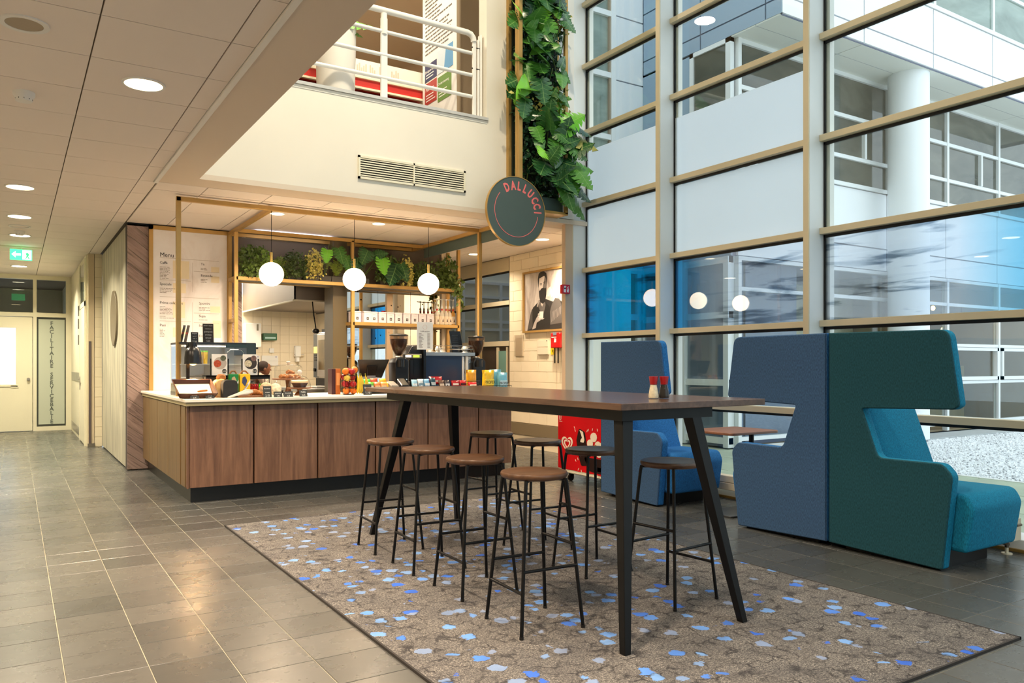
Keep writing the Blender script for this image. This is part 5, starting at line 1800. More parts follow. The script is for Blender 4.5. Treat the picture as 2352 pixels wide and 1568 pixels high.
# ================================================================== RUG
def rugmat():
    t = NT('floral_rug')
    v = t.pos()
    wob = t.n('TexNoise')
    wob.inputs['Scale'].default_value = 26
    wob.inputs['Detail'].default_value = 3
    t.l(v, wob.inputs['Vector'])
    vm = t.n('VectorMath', operation='MULTIPLY_ADD')
    t.l(wob.outputs['Color'], vm.inputs[0])
    vm.inputs[1].default_value = (0.05, 0.05, 0)
    t.l(v, vm.inputs[2])
    flat = t.n('VectorMath', operation='MULTIPLY')
    t.l(vm.outputs[0], flat.inputs[0])
    flat.inputs[1].default_value = (1, 1, 0)
    vo = t.n('TexVoronoi')
    vo.inputs['Scale'].default_value = 12.0
    vo.inputs['Randomness'].default_value = 0.85
    t.l(flat.outputs[0], vo.inputs['Vector'])
    ve = t.n('TexVoronoi', feature='DISTANCE_TO_EDGE')
    ve.inputs['Scale'].default_value = 12.0
    ve.inputs['Randomness'].default_value = 0.85
    t.l(flat.outputs[0], ve.inputs['Vector'])
    sp = t.n('SeparateColor')
    t.l(vo.outputs['Color'], sp.inputs[0])
    pile = t.math('ADD', t.math('MULTIPLY', t.noise(v, 260, 2, 0.7), 0.5), t.math('MULTIPLY', t.noise(v, 95, 3, 0.75), 0.5))
    brown = t.ramp(pile, [(0.36, (44, 43, 44)), (0.5, (98, 95, 93)), (0.62, (168, 161, 152))])
    tone = t.math('MULTIPLY', sp.outputs[2], 0.35)
    col = t.mix(tone, brown, lin((84, 80, 78)))
    patch = t.noise(v, 1.4, 2)
    isb = t.math('GREATER_THAN', sp.outputs[0], t.math('SUBTRACT', 0.91, t.math('MULTIPLY', patch, 0.42)))
    rad = t.math('ADD', vo.outputs['Distance'], t.math('MULTIPLY', t.math('SUBTRACT', t.noise(v, 55, 2), 0.5), 0.3))
    core = t.ramp(rad, [(0.42, (255, 255, 255)), (0.47, (0, 0, 0))])
    bl = t.ramp(sp.outputs[1], [(0.1, (58, 104, 206)), (0.35, (92, 142, 222)), (0.6, (122, 164, 218)), (0.9, (136, 150, 176))])
    bl = t.mix(t.math('MULTIPLY', pile, 0.3), bl, lin((56, 74, 120)))
    col = t.mix(t.math('MULTIPLY', isb, core), col, bl)
    line = t.ramp(ve.outputs['Distance'], [(0.02, (255, 255, 255)), (0.09, (0, 0, 0))])
    lm = t.ramp(t.noise(v, 12, 3, 0.6), [(0.42, (0, 0, 0)), (0.6, (255, 255, 255))])
    col = t.mix(t.math('MULTIPLY', t.math('MULTIPLY', line, lm), 0.8), col, lin((44, 42, 44)))
    dk = t.noise(v, 3.5, 4, 0.6)
    col = t.mix(t.math('MULTIPLY', t.ramp(dk, [(0.42, (0, 0, 0)), (0.68, (255, 255, 255))]), 0.35), col, lin((62, 62, 66)))
    t.set(color=col, rough=0.95, spec=0.1)
    t.bump(pile, 0.6, 0.004)
    return t.m


q = thing('floral_rug', 'large grey brown rug dotted with blue flowers under the bar table', 'rug', (2.67, 4.1, 0))
MB().box(1.41, 3.948, 1.79, 6.41, 0.0, 0.011).build('pile', rugmat(), q)
b = MB()
b.box(1.402, 1.412, 1.782, 6.418, 0, 0.012).box(3.946, 3.956, 1.782, 6.418, 0, 0.012).box(1.402, 3.956, 1.782, 1.792, 0, 0.012).box(1.402, 3.956, 6.408, 6.418, 0, 0.012)
b.build('bound_edge', M('rug_edge', (44, 40, 38), 0.9), q)

# ================================================================== BAR TABLE
m_walt = WOOD('walnut_top', (62, 42, 32), (100, 72, 54), 'Y', 0.9, 0.22, 12)
RZ = 0.0115
q = thing('bar_table', 'long high walnut bar table on black splayed legs', 'table', (2.65, 4.1, RZ))
MB().box(2.31, 3.285, 2.70, 5.74, 1.071, 1.103).build('tabletop', m_walt, q, bev=0.002)
b = MB()
b.box(2.352, 2.39, 2.74, 5.42, 1.02, 1.071).box(2.90, 2.938, 2.74, 5.42, 1.02, 1.071).box(2.39, 2.90, 2.74, 2.778, 1.02, 1.071).box(2.39, 2.90, 5.382, 5.42, 1.02, 1.071).box(2.39, 2.90, 4.05, 4.09, 1.02, 1.071)
b.build('apron', m_black, q)
for (bx, by), (tx, ty) in (((2.257, 2.61), (2.405, 2.795)), ((3.033, 2.632), (2.83, 2.775)), ((2.259, 5.475), (2.41, 5.20)), ((3.033, 5.567), (2.83, 5.27))):
    tw_, bw = 0.033, 0.019
    a = [(bx + sx * bw, by + sy * bw, RZ) for sx, sy in ((-1, -1), (1, -1), (1, 1), (-1, 1))]
    c = [(tx + sx * tw_, ty + sy * tw_, 1.03) for sx, sy in ((-1, -1), (1, -1), (1, 1), (-1, 1))]
    MB().hexa(a, c).build('leg', m_black, q, bev=0.003)

# ================================================================== STOOLS
m_seat = WOOD('stool_walnut', (62, 40, 26), (104, 72, 48), 'X', 1.0, 0.34, 16)


def stool():
    s_ = thing('bar_stool', 'x', 'stool')
    prof = [(0.0, 0.716), (0.150, 0.716), (0.160, 0.721), (0.1655, 0.731), (0.1655, 0.739), (0.162, 0.746), (0.152, 0.7485), (0.12, 0.745), (0.06, 0.742), (0.0, 0.7415)]
    MB().lathe(prof, (0, 0, RZ), 48).build('seat', m_seat, s_, smooth=True)
    T, B = 0.112, 0.172
    for sx in (-1, 1):
        for sy in (-1, 1):
            l_ = MB().tube([(sx * T, sy * T, RZ + 0.717), (sx * (T + 0.004), sy * (T + 0.004), RZ + 0.69), (sx * B, sy * B, RZ + 0.008)], 0.0088, 12).build('leg', m_black, s_, smooth=True)
            MB().cyl((sx * B, sy * B, RZ), (sx * B, sy * B, RZ + 0.012), 0.0105, n=12).build('foot_cap', m_blackp, l_)

    def at(sx, sy, z):
        f = (0.69 - z) / (0.69 - 0.008)
        r = T + 0.004 + (B - T - 0.004) * f
        return Vector((sx * r, sy * r, RZ + z))
    for a_, b_, z in (((-1, -1), (1, -1), 0.30), ((1, -1), (1, 1), 0.40), ((1, 1), (-1, 1), 0.30), ((-1, 1), (-1, -1), 0.20)):
        p0, p1 = at(a_[0], a_[1], z), at(b_[0], b_[1], z)
        d = p1 - p0
        MB().tube([p0, p0 + d * 0.03, p0 + d * 0.97, p1], [0.0115, 0.0075, 0.0075, 0.0115], 10).build('foot_rail', m_black, s_, smooth=True)
    MB().tube([(-T, -T, RZ + 0.712), (T, T, RZ + 0.712)], 0.007, 8).tube([(-T, T, RZ + 0.712), (T, -T, RZ + 0.712)], 0.007, 8).build('seat_brace', m_black, s_)
    return s_


s0_ = stool()
ST = [((2.153, 3.168), -0.05, 'walnut bar stool nearest the viewer on the counter side of the table'),
      ((2.200, 3.83), -0.02, 'walnut bar stool second from the near end on the counter-facing side'),
      ((2.205, 4.43), -0.05, 'walnut bar stool third from the near end on the counter-facing side'),
      ((2.209, 5.03), -0.05, 'walnut bar stool at the far end nearest the cafe counter front'),
      ((3.02, 3.115), 0.10, 'walnut bar stool nearest the viewer on the window side of the table'),
      ((3.03, 3.82), -0.02, 'walnut bar stool second from the near end on the window side, before the red freezer'),
      ((3.06, 4.46), -0.05, 'walnut bar stool third from the near end on the window side, before the tiled wall'),
      ((3.102, 5.145), 0.06, 'walnut bar stool at the far end of the window side')]
for k, ((x, y), rz, lab) in enumerate(ST):
    o = s0_ if k == 0 else dup(s0_, (0, 0, 0))
    o.location = (x, y, 0)
    o.rotation_euler = (0, 0, rz + (PI if k > 3 else 0))
    o['label'] = lab
    o['group'] = 'walnut bar stools around the table'

# ================================================================== SALT AND PEPPER
m_redp = M('red_cap', (158, 10, 20), 0.35)
for k, (x, y, rgb, lab, nm) in enumerate(((2.79, 3.005, (232, 220, 190), 'red capped glass salt shaker, pale filling, on the bar table', 'salt'), (2.845, 2.985, (40, 34, 30), 'red capped glass pepper mill, dark filling, on the bar table', 'pepper'))):
    q = thing(nm + '_shaker', lab, 'shaker', (x, y, 1.103), 'seasoning shakers on the bar table')
    MB().lathe([(0.0, 0.004), (0.024, 0.004), (0.026, 0.012), (0.022, 0.04), (0.016, 0.072), (0.0, 0.074)], (x, y, 1.103), 20).build('filling', M(nm + '_grain', rgb, 0.9, var=0.15, vs=60), q, smooth=True)
    MB().lathe([(0.0, 0), (0.026, 0), (0.029, 0.006), (0.028, 0.018), (0.024, 0.042), (0.018, 0.075), (0.0165, 0.078)], (x, y, 1.1035), 24).build('glass_body', m_clear, q, smooth=True)
    MB().lathe([(0.0, 0.074), (0.0185, 0.074), (0.019, 0.085), (0.0235, 0.112), (0.023, 0.116), (0.0, 0.116)], (x, y, 1.103), 24).build('cap', m_redp, q, smooth=True)

# ================================================================== HIGH-BACK SOFAS
def fabric(name, rgb):
    t = NT(name)
    v = t.pos('Object', scale=(220, 220, 60))
    f = t.noise(v, 1.0, 3)
    d = tuple(int(c * 0.8) for c in rgb)
    e = tuple(min(255, int(c * 1.12)) for c in rgb)
    t.set(color=t.ramp(f, [(0.3, d), (0.7, e)]), rough=0.85, spec=0.2)
    t.bump(t.noise(t.pos('Object'), 700, 2), 0.25, 0.001)
    return t.m


m_teald = fabric('fabric_dark_teal', (34, 79, 91))
m_teal = fabric('fabric_teal', (24, 124, 158))
m_slate = fabric('fabric_slate_blue', (64, 94, 132))
m_sky = fabric('fabric_blue', (44, 112, 176))

WING = [(3.425 - 3.425, 0.03), (0.80, 0.012), (0.855, 0.60), (0.78, 0.663), (0.372, 0.672), (0.262, 0.983), (0.865, 1.0), (0.905, 1.03), (0.835, 1.49), (0.0, 1.50)]


def sofa(name, label, shell, inner, flip):
    """high-back chair facing -Y when flip is -1: back plane at y=0, wing on the -X side"""
    s_ = thing(name, label, 'sofa', (0, 0, 0), 'high-back lounge chairs by the window')
    f = flip
    pts = [(0.004, 0.035), (0.80, 0.012), (0.862, 0.60), (0.80, 0.668), (0.375, 0.664), (0.258, 0.985), (0.87, 1.005), (0.905, 1.03), (0.838, 1.497), (0.004, 1.502)]
    rr = [0.004, 0.02, 0.07, 0.07, 0.06, 0.015, 0.03, 0.03, 0.07, 0.004]
    pl = [(f * a, z) for a, z in rounded(pts, rr, 6)]
    MB().pad(pl, 'X', 0.0, 0.018, 0.008).build('wing_panel', shell, s_, smooth=True)
    MB().pad(pl, 'X', 0.014, 0.085, 0.012).build('wing_lining', inner, s_, smooth=True)
    # back
    bk = rounded([(0.008, 0.06), (0.14, 0.06), (0.14, 1.44), (0.10, 1.498), (0.008, 1.498)], [0.01, 0.02, 0.05, 0.04, 0.01], 4)
    MB().pad([(f * a, z) for a, z in bk], 'X', 0.085, 0.70, 0.02).build('back', inner, s_, smooth=True)
    cu = rounded([(0.142, 0.40), (0.44, 0.40), (0.215, 1.02), (0.142, 1.06)], [0.01, 0.05, 0.05, 0.02], 4)
    MB().pad([(f * a, z) for a, z in cu], 'X', 0.088, 0.695, 0.025).build('back_cushion', inner, s_, smooth=True)
    se = rounded([(0.145, 0.125), (0.90, 0.12), (0.945, 0.40), (0.90, 0.485), (0.145, 0.475)], [0.01, 0.03, 0.09, 0.07, 0.02], 5)
    MB().pad([(f * a, z) for a, z in se], 'X', 0.09, 0.70, 0.025).build('seat', inner, s_, smooth=True)
    y0, y1 = sorted((f * 0.10, f * 0.76))
    MB().box(0.06, 0.62, y0, y1, 0.0, 0.13).build('plinth', m_black, s_)
    return s_


a = sofa('lounge_sofa', 'dark teal high-back lounge chair with turquoise lining, its seat facing the viewer', m_teald, m_teal, -1)
a.location = (4.82, 3.42, 0)
b = sofa('lounge_sofa', 'slate blue high-back lounge chair standing back to back with the teal one', m_slate, m_sky, 1)
b.location = (4.82, 3.43, 0)
c = sofa('lounge_sofa', 'blue high-back lounge chair beside the red freezer and first window bay', m_slate, m_sky, -1)
c.location = (4.86, 5.99, 0)
q = thing('side_table', 'small walnut side table between the blue and slate lounge chairs', 'table', (5.2, 4.6, 0))
MB().prism(rounded([(4.90, 4.36), (5.50, 4.36), (5.50, 4.86), (4.90, 4.86)], 0.06), 'Z', 0.70, 0.722).build('tabletop', WOOD('side_walnut', (112, 70, 50), (160, 108, 84), 'X', 1.0, 0.4), q, bev=0.004)
MB().cyl((5.44, 4.62, 0.02), (5.44, 4.62, 0.70), 0.022, n=14).build('post', m_black, q, smooth=True)
MB().prism(rounded([(5.03, 4.48), (5.48, 4.48), (5.48, 4.80), (5.03, 4.80)], 0.04), 'Z', 0.0, 0.014).build('foot_plate', M('graphite_plate', (58, 60, 64), 0.35), q, bev=0.002)

# ================================================================== RADIATOR
m_rad = M('radiator_cream', (226, 214, 188), 0.4)
q = thing('floor_radiator', 'low cream radiator running along the window wall behind the chairs', 'radiator', (5.73, 4.4, 0))
MB().box(5.655, 5.745, 2.60, 6.0, 0.10, 0.168).box(5.655, 5.745, 2.60, 6.0, 0.171, 0.235).build('panel', m_rad, q, bev=0.004)
MB().box(5.65, 5.75, 2.592, 2.60, 0.095, 0.24).build('end_cap', m_rad, q)
MB().cyl((5.64, 2.57, 0.205), (5.70, 2.57, 0.205), 0.009, n=10).build('vent_screw', M('aged_brass', (110, 98, 80), 0.5, metal=0.5), q)
m_valve = M('tarnished_brass', (104, 94, 80), 0.45, metal=0.6)
for y in (2.64, 4.9, 5.9):
    f_ = MB().cyl((5.66, y, 0.0), (5.66, y, 0.008), 0.034, n=20).cyl((5.66, y, 0.008), (5.66, y, 0.05), 0.011, n=12).build('foot', m_rad, q, smooth=True)
    MB().lathe([(0.0, 0.045), (0.013, 0.045), (0.013, 0.058), (0.018, 0.06), (0.018, 0.072), (0.012, 0.075), (0.012, 0.088), (0.018, 0.09), (0.018, 0.1), (0, 0.1)], (5.66, y, 0), 14).build('valve', m_valve, f_, smooth=True)
    MB().cyl((5.615, y, 0.078), (5.66, y, 0.078), 0.011, n=12).build('valve_knob', m_valve, f_, smooth=True)

# ================================================================== ICE CREAM FREEZER
q = thing('chest_freezer', 'cream ice cream chest freezer with a red front on castors', 'freezer', (5.42, 6.6, 0))
FX = 5.10
MB().box(FX, 5.72, 6.10, 7.03, 0.095, 0.80).build('cabinet', m_cream, q, bev=0.01)
MB().box(FX - 0.005, 5.73, 6.09, 7.04, 0.80, 0.845).build('lid_frame', M('lid_grey', (206, 206, 204), 0.4), q, bev=0.006)
MB().box(FX + 0.04, 5.68, 6.14, 6.99, 0.842, 0.85).build('lid_glass', m_clear, q)
rs = random.Random(8)
top = [(7.018 - 0.0925 * k / 10 * 10 / 1.0 * 0.1 * 9.9, 0.752 + rs.uniform(-0.008, 0.008)) for k in range(11)]
top = [(7.018 - 0.092 * k, 0.752 + rs.uniform(-0.008, 0.008)) for k in range(11)]
bot = [(6.098 + 0.092 * k, 0.135 + rs.uniform(-0.008, 0.008)) for k in range(11)]
MB().prism([(7.022, 0.745)] + top[1:-1] + [(6.102, 0.75)] + bot[1:-1] + [(7.022, 0.14)], 'X', FX - 0.004, FX + 0.002).build('red_graphic', M('graphic_red', (206, 0, 14), 0.4), q)
FXa = FX - 0.0065


def on_front(name, pts, mat, lift=0.0):
    MB().prism(pts, 'X', FXa - lift, FX - 0.003).build(name, mat, q)


def heart(cy, cz, s_, th):
    """open heart ring, opening at the bottom"""
    pts = []
    for k in range(25):
        a = math.radians(-200 + 400 * 0 + 0)
    def curve(sc):
        out = []
        for k in range(33):
            u = PI * 2 * k / 32
            X_ = 16 * math.sin(u) ** 3
            Z_ = 13 * math.cos(u) - 5 * math.cos(2 * u) - 2 * math.cos(3 * u) - math.cos(4 * u)
            out.append((X_ / 17 * sc, Z_ / 17 * sc))
        return out
    return curve(s_), curve(s_ - th)


m_cr = M('print_cream', (240, 228, 206), 0.5)
for sc, th in ((0.108, 0.026), (0.062, 0.022)):
    o_, i_ = heart(0, 0, sc, th)
    b = MB()
    for k in range(2, 30) if sc > 0.1 else range(1, 29):
        p = [(6.853 - o_[j][0], 0.415 + o_[j][1]) if w_ else (6.853 - i_[j][0], 0.415 + i_[j][1]) for j, w_ in ((k, 1), (k + 1, 1), (k + 1, 0), (k, 0))]
        b.prism(p, 'X', FXa, FX - 0.003)
    bmesh.ops.remove_doubles(b.bm, verts=b.bm.verts, dist=1e-5)
    b.build('heart_emblem', m_cr, q)
text('U', 0.075, m_cr, q, (FXa, 7.0, 0.665), '-X', thick=0.0006, bold=0.002, sx=0.8)
MB().box(FXa, FX - 0.003, 6.945, 6.995, 0.652, 0.657).build('emblem_line', m_cr, q)
m_choc = M('chocolate_print', (34, 14, 10), 0.4)
on_front('ice_lolly', rounded([(6.64, 0.60), (6.54, 0.565), (6.50, 0.40), (6.46, 0.22), (6.60, 0.20), (6.66, 0.33), (6.685, 0.47)], 0.03), m_choc)
on_front('bite', rounded([(6.635, 0.585), (6.57, 0.565), (6.545, 0.48), (6.56, 0.45), (6.62, 0.455), (6.605, 0.485), (6.585, 0.50), (6.61, 0.55)], 0.01), m_cr, 0.001)
on_front('sundae_cup', rounded([(6.56, 0.30), (6.13, 0.30), (6.18, 0.14), (6.46, 0.16)], 0.02), m_choc)
for k, (y, z, r) in enumerate(((6.39, 0.52, 0.055), (6.45, 0.45, 0.05), (6.32, 0.44, 0.05), (6.42, 0.37, 0.055), (6.30, 0.36, 0.05), (6.36, 0.42, 0.03), (6.24, 0.44, 0.05))):
    on_front('cream_dollop', [(y + r * math.cos(a * 0.5236), z + r * 0.9 * math.sin(a * 0.5236)) for a in range(12)], m_cr if k != 5 else M('caramel', (190, 130, 60), 0.5), 0.001 + 0.0002 * k)
b = MB()
for y, z, a in ((6.72, 0.60, 0.5), (6.71, 0.57, 0.4), (6.50, 0.58, -0.4), (6.48, 0.59, -0.4), (6.41, 0.60, -0.3), (6.66, 0.27, 0.3), (6.70, 0.25, 0.6), (6.65, 0.16, -0.5), (6.60, 0.145, 0.2), (6.62, 0.30, 0.9), (6.33, 0.60, 0.2), (6.53, 0.32, 0.2)):
    c_, s_ = math.cos(a), math.sin(a)
    b.prism([(y - 0.004 * c_ - 0.014 * s_, z - 0.014 * c_), (y + 0.004 * c_ - 0.014 * s_, z - 0.014 * c_), (y + 0.004 * c_ + 0.014 * s_, z + 0.014 * c_), (y - 0.004 * c_ + 0.014 * s_, z + 0.014 * c_)], 'X', FXa, FX - 0.003)
b.build('splash_mark', m_cr, q)
on_front('small_label', [(6.33, 0.215), (6.25, 0.215), (6.25, 0.17), (6.33, 0.17)], m_cr)
for y in (6.2, 6.9):
    for x in (5.18, 5.64):
        cst = MB().cyl((x, y - 0.014, 0.034), (x, y + 0.014, 0.034), 0.034, n=18).build('castor', m_blackp, q, smooth=True)
        MB().box(x - 0.012, x + 0.03, y - 0.018, y + 0.018, 0.045, 0.097).build('castor_fork', m_black, cst)

# ================================================================== ON THE COUNTER
Z0 = 0.963
m_bread = M('crust', (176, 112, 54), 0.7, var=0.25, vs=20, bump=0.3, bs=80)
m_crumb = M('crumb', (226, 184, 124), 0.8, var=0.1, vs=20)
m_trayb = M('tray_brown', (78, 44, 26), 0.35)
m_standw = WOOD('acacia', (96, 56, 28), (156, 100, 56), 'X', 1.5, 0.4)


def card(x0, x1, y, z0, z1, label, lines, name='price_card', tilt=0.02, group='slate price cards on the counter', mat=None, rows=None):
    q = thing(name, label, 'price card', ((x0 + x1) / 2, y, z0), group)
    MB().hexa([(x0, y, z0), (x1, y, z0), (x1, y + 0.006, z0), (x0, y + 0.006, z0)], [(x0, y + tilt, z1), (x1, y + tilt, z1), (x1, y + tilt + 0.006, z1), (x0, y + tilt + 0.006, z1)]).build('slate', mat or m_chalk, q)
    h = z1 - z0
    fn = Matrix.Rotation(math.atan2(h, tilt) if tilt > 0 else PI / 2, 4, 'X')
    n_ = len(lines)
    for k, s_ in enumerate(lines):
        zz = z1 - h * (k + 0.8) / n_
        yy = y + tilt * (zz - z0) / h - 0.0015
        text(s_, min(h / n_ * 0.8, (x1 - x0) / max(3, len(s_)) * 1.7), m_chalkw, q, ((x0 + x1) / 2, yy, zz), fn, align='CENTER', thick=0.0004, sx=0.85)
    MB().box((x0 + x1) / 2 - 0.012, (x0 + x1) / 2 + 0.012, y + 0.005, y + tilt + 0.03, z0, z0 + 0.006).build('foot', m_black, q)
    return q


# tilted serving tray
q = thing('serving_tray', 'brown tilted serving tray lined with paper at the counter corner', 'tray', (1.44, 7.80, Z0))
rot = Matrix.Translation((1.44, 7.70, Z0 + 0.006)) @ Matrix.Rotation(math.radians(22), 4, 'X')
w_, d_, h_ = 0.155, 0.30, 0.055
MB().box(-w_, w_, 0, d_, 0, 0.006).hexa([(-w_, 0, 0), (w_, 0, 0), (w_, 0.008, 0), (-w_, 0.008, 0)], [(-w_ - 0.025, -0.022, h_), (w_ + 0.025, -0.022, h_), (w_ + 0.025, -0.012, h_), (-w_ - 0.025, -0.012, h_)]).hexa([(-w_, d_ - 0.008, 0), (w_, d_ - 0.008, 0), (w_, d_, 0), (-w_, d_, 0)], [(-w_ - 0.025, d_ + 0.012, h_), (w_ + 0.025, d_ + 0.012, h_), (w_ + 0.025, d_ + 0.022, h_), (-w_ - 0.025, d_ + 0.022, h_)]).hexa([(-w_, 0, 0), (-w_ + 0.008, 0, 0), (-w_ + 0.008, d_, 0), (-w_, d_, 0)], [(-w_ - 0.025, -0.022, h_), (-w_ - 0.015, -0.022, h_), (-w_ - 0.015, d_ + 0.022, h_), (-w_ - 0.025, d_ + 0.022, h_)]).hexa([(w_ - 0.008, 0, 0), (w_, 0, 0), (w_, d_, 0), (w_ - 0.008, d_, 0)], [(w_ + 0.015, -0.022, h_), (w_ + 0.025, -0.022, h_), (w_ + 0.025, d_ + 0.022, h_), (w_ + 0.015, d_ + 0.022, h_)]).xf(rot).build('pan', m_trayb, q)
MB().hexa([(-0.14, 0.015, 0.008), (0.14, 0.015, 0.008), (0.15, 0.28, 0.008), (-0.15, 0.28, 0.008)], [(-0.14, 0.015, 0.012), (0.14, 0.015, 0.012), (0.155, 0.285, 0.02), (-0.155, 0.285, 0.02)]).xf(rot).build('paper_liner', M('cream_liner', (250, 230, 196), 0.7), q)
MB().box(1.33, 1.36, 7.96, 7.99, Z0, Z0 + 0.10).box(1.52, 1.55, 7.96, 7.99, Z0, Z0 + 0.10).build('prop', m_clear, q)
q = thing('cheese_stick', 'golden brown cheese pastry stick on the paper lined tray', 'pastry', (1.51, 7.8, Z0 + 0.06))
MB().tube([(1.46, 7.79, Z0 + 0.063), (1.50, 7.80, Z0 + 0.068), (1.55, 7.81, Z0 + 0.073)], [0.008, 0.012, 0.008], 10).build('stick', m_bread, q, smooth=True)
card(1.373, 1.451, 7.665, Z0, 1.008, 'slate price card at the left front of the brown tray', ['broodje', '2.75'])
card(1.507, 1.586, 7.665, Z0, 1.010, 'slate price card at the right front of the brown tray', ['saucijs', '2.45'])
# heat lamp
q = thing('heat_lamp', 'black bell shaped heat lamp glowing above the tilted tray', 'heat lamp', (1.485, 8.15, Z0))
MB().lathe([(0.040, 0.215), (0.040, 0.17), (0.058, 0.155), (0.074, 0.12), (0.080, 0.06), (0.080, 0.02), (0.084, 0.0), (0.078, 0.0), (0.074, 0.02), (0.074, 0.06), (0.066, 0.115), (0.0, 0.15)], (1.485, 8.15, 1.285), 32).lathe([(0.0, 0.218), (0.036, 0.218), (0.040, 0.21)], (1.485, 8.15, 1.285), 32).build('shade', m_blackp, q, smooth=True)
MB().ball((1.485, 8.15, 1.31), 0.04, 14).build('bulb', EM('heat_bulb', (255, 170, 80), 12), q, smooth='all')
MB().box(1.44, 1.47, 8.24, 8.27, Z0, 1.47).box(1.44, 1.485, 8.15, 8.27, 1.46, 1.49).box(1.38, 1.53, 8.2, 8.32, Z0, Z0 + 0.012).build('post', m_black, q)
light('heat_lamp_light', 'SPOT', (1.485, 8.10, 1.27), 14, (1.0, 0.62, 0.3), 0.03, (math.radians(-25), 0, 0), 1.9)
# display fridge
q = thing('display_cabinet', 'glass chilled display cabinet with black top at the left end of the counter', 'display cabinet', (1.77, 8.6, Z0))
fx0, fx1, fy0, fy1, fz0, fz1 = 1.40, 2.145, 8.36, 8.92, Z0, 1.50
MB().box(fx0, fx1, fy0, fy1, fz1 - 0.012, fz1 + 0.008).build('top', m_blackp, q, bev=0.002)
MB().box(fx0, fx1, fy0, fy1, fz0, fz0 + 0.035).build('base', m_blackp, q)
MB().box(fx0, fx0 + 0.006, fy0, fy1, fz0 + 0.035, fz1 - 0.012).build('glass_side', m_clear, q)
MB().box(fx0, fx1, fy0, fy0 + 0.006, fz0 + 0.035, fz1 - 0.012).build('glass_front', m_clear, q)
MB().box(2.05, fx1, fy0 - 0.004, fy1, 1.38, fz1).build('end_panel', M('petrol_panel', (44, 58, 60), 0.35), q)
MB().box(1.84, 2.05, fy0 - 0.003, fy0, fz1 - 0.045, fz1 - 0.01).build('header', M('petrol_header', (40, 62, 62), 0.35), q)
MB().box(fx1 - 0.006, fx1, fy0, fy1, fz0 + 0.035, 1.38).build('glass_side', m_clear, q)
for z in (1.14, 1.28):
    MB().box(fx0 + 0.01, fx1 - 0.01, fy0 + 0.03, fy1 - 0.02, z, z + 0.008).build('shelf', m_white, q)
MB().box(fx0 + 0.05, fx1 - 0.15, fy0 + 0.02, fy0 + 0.035, 1.462, 1.472).build('light_strip', EM('cabinet_strip', (255, 244, 226), 5), q)
MB().box(fx0 + 0.006, fx1 - 0.006, fy1 - 0.012, fy1 - 0.006, fz0 + 0.035, fz1 - 0.03).build('back_panel', m_white, q)
b = MB()
b.tube([(1.86, 8.42, 1.15), (1.86, 8.42, 1.40), (1.90, 8.42, 1.435), (2.01, 8.42, 1.435), (2.04, 8.42, 1.40), (2.04, 8.42, 1.15)], 0.006, 8)
b.build('wire_hoop', m_chrome, q, smooth=True)
rs = random.Random(2)
for k, x in enumerate((1.56, 1.61, 1.66)):
    t = thing('yogurt_cup', ('yellow snack cup with green lid, left one in the display cabinet', 'yellow snack cup with green lid, middle one in the display cabinet', 'yellow snack cup with green lid, right one in the display cabinet')[k], 'cup', (x, 8.46, 1.288), 'yellow snack cups in the display cabinet')
    MB().lathe([(0.0, 0), (0.020, 0), (0.026, 0.12), (0.0, 0.12)], (x, 8.46, 1.288), 16).build('cup', M('yellow_cup', (240, 196, 40), 0.5), t, smooth=True)
    MB().lathe([(0.0, 0.12), (0.028, 0.12), (0.028, 0.135), (0, 0.135)], (x, 8.46, 1.288), 16).build('lid', M('lime_lid', (130, 196, 50), 0.4), t, smooth=True)
capc = ((200, 40, 40), (230, 120, 30), (220, 190, 40), (40, 70, 170), (200, 50, 60))
for k in range(5):
    x = 1.49 + k * 0.043
    t = thing('water_bottle', 'small water bottle with a %s cap low in the display cabinet' % ('red', 'orange', 'yellow', 'blue', 'pink red')[k], 'bottle', (x, 8.42, 1.0), 'small bottles in the display cabinet')
    MB().lathe([(0.0, 0), (0.018, 0), (0.019, 0.06), (0.013, 0.085), (0.009, 0.10), (0.0, 0.10)], (x, 8.42, 1.0), 14).build('bottle', M('pet_clear', (214, 222, 226), 0.15), t, smooth=True)
    MB().lathe([(0.0, 0.10), (0.011, 0.10), (0.011, 0.12), (0, 0.12)], (x, 8.42, 1.0), 12).build('cap', M('cap%d' % k, capc[k], 0.4), t)
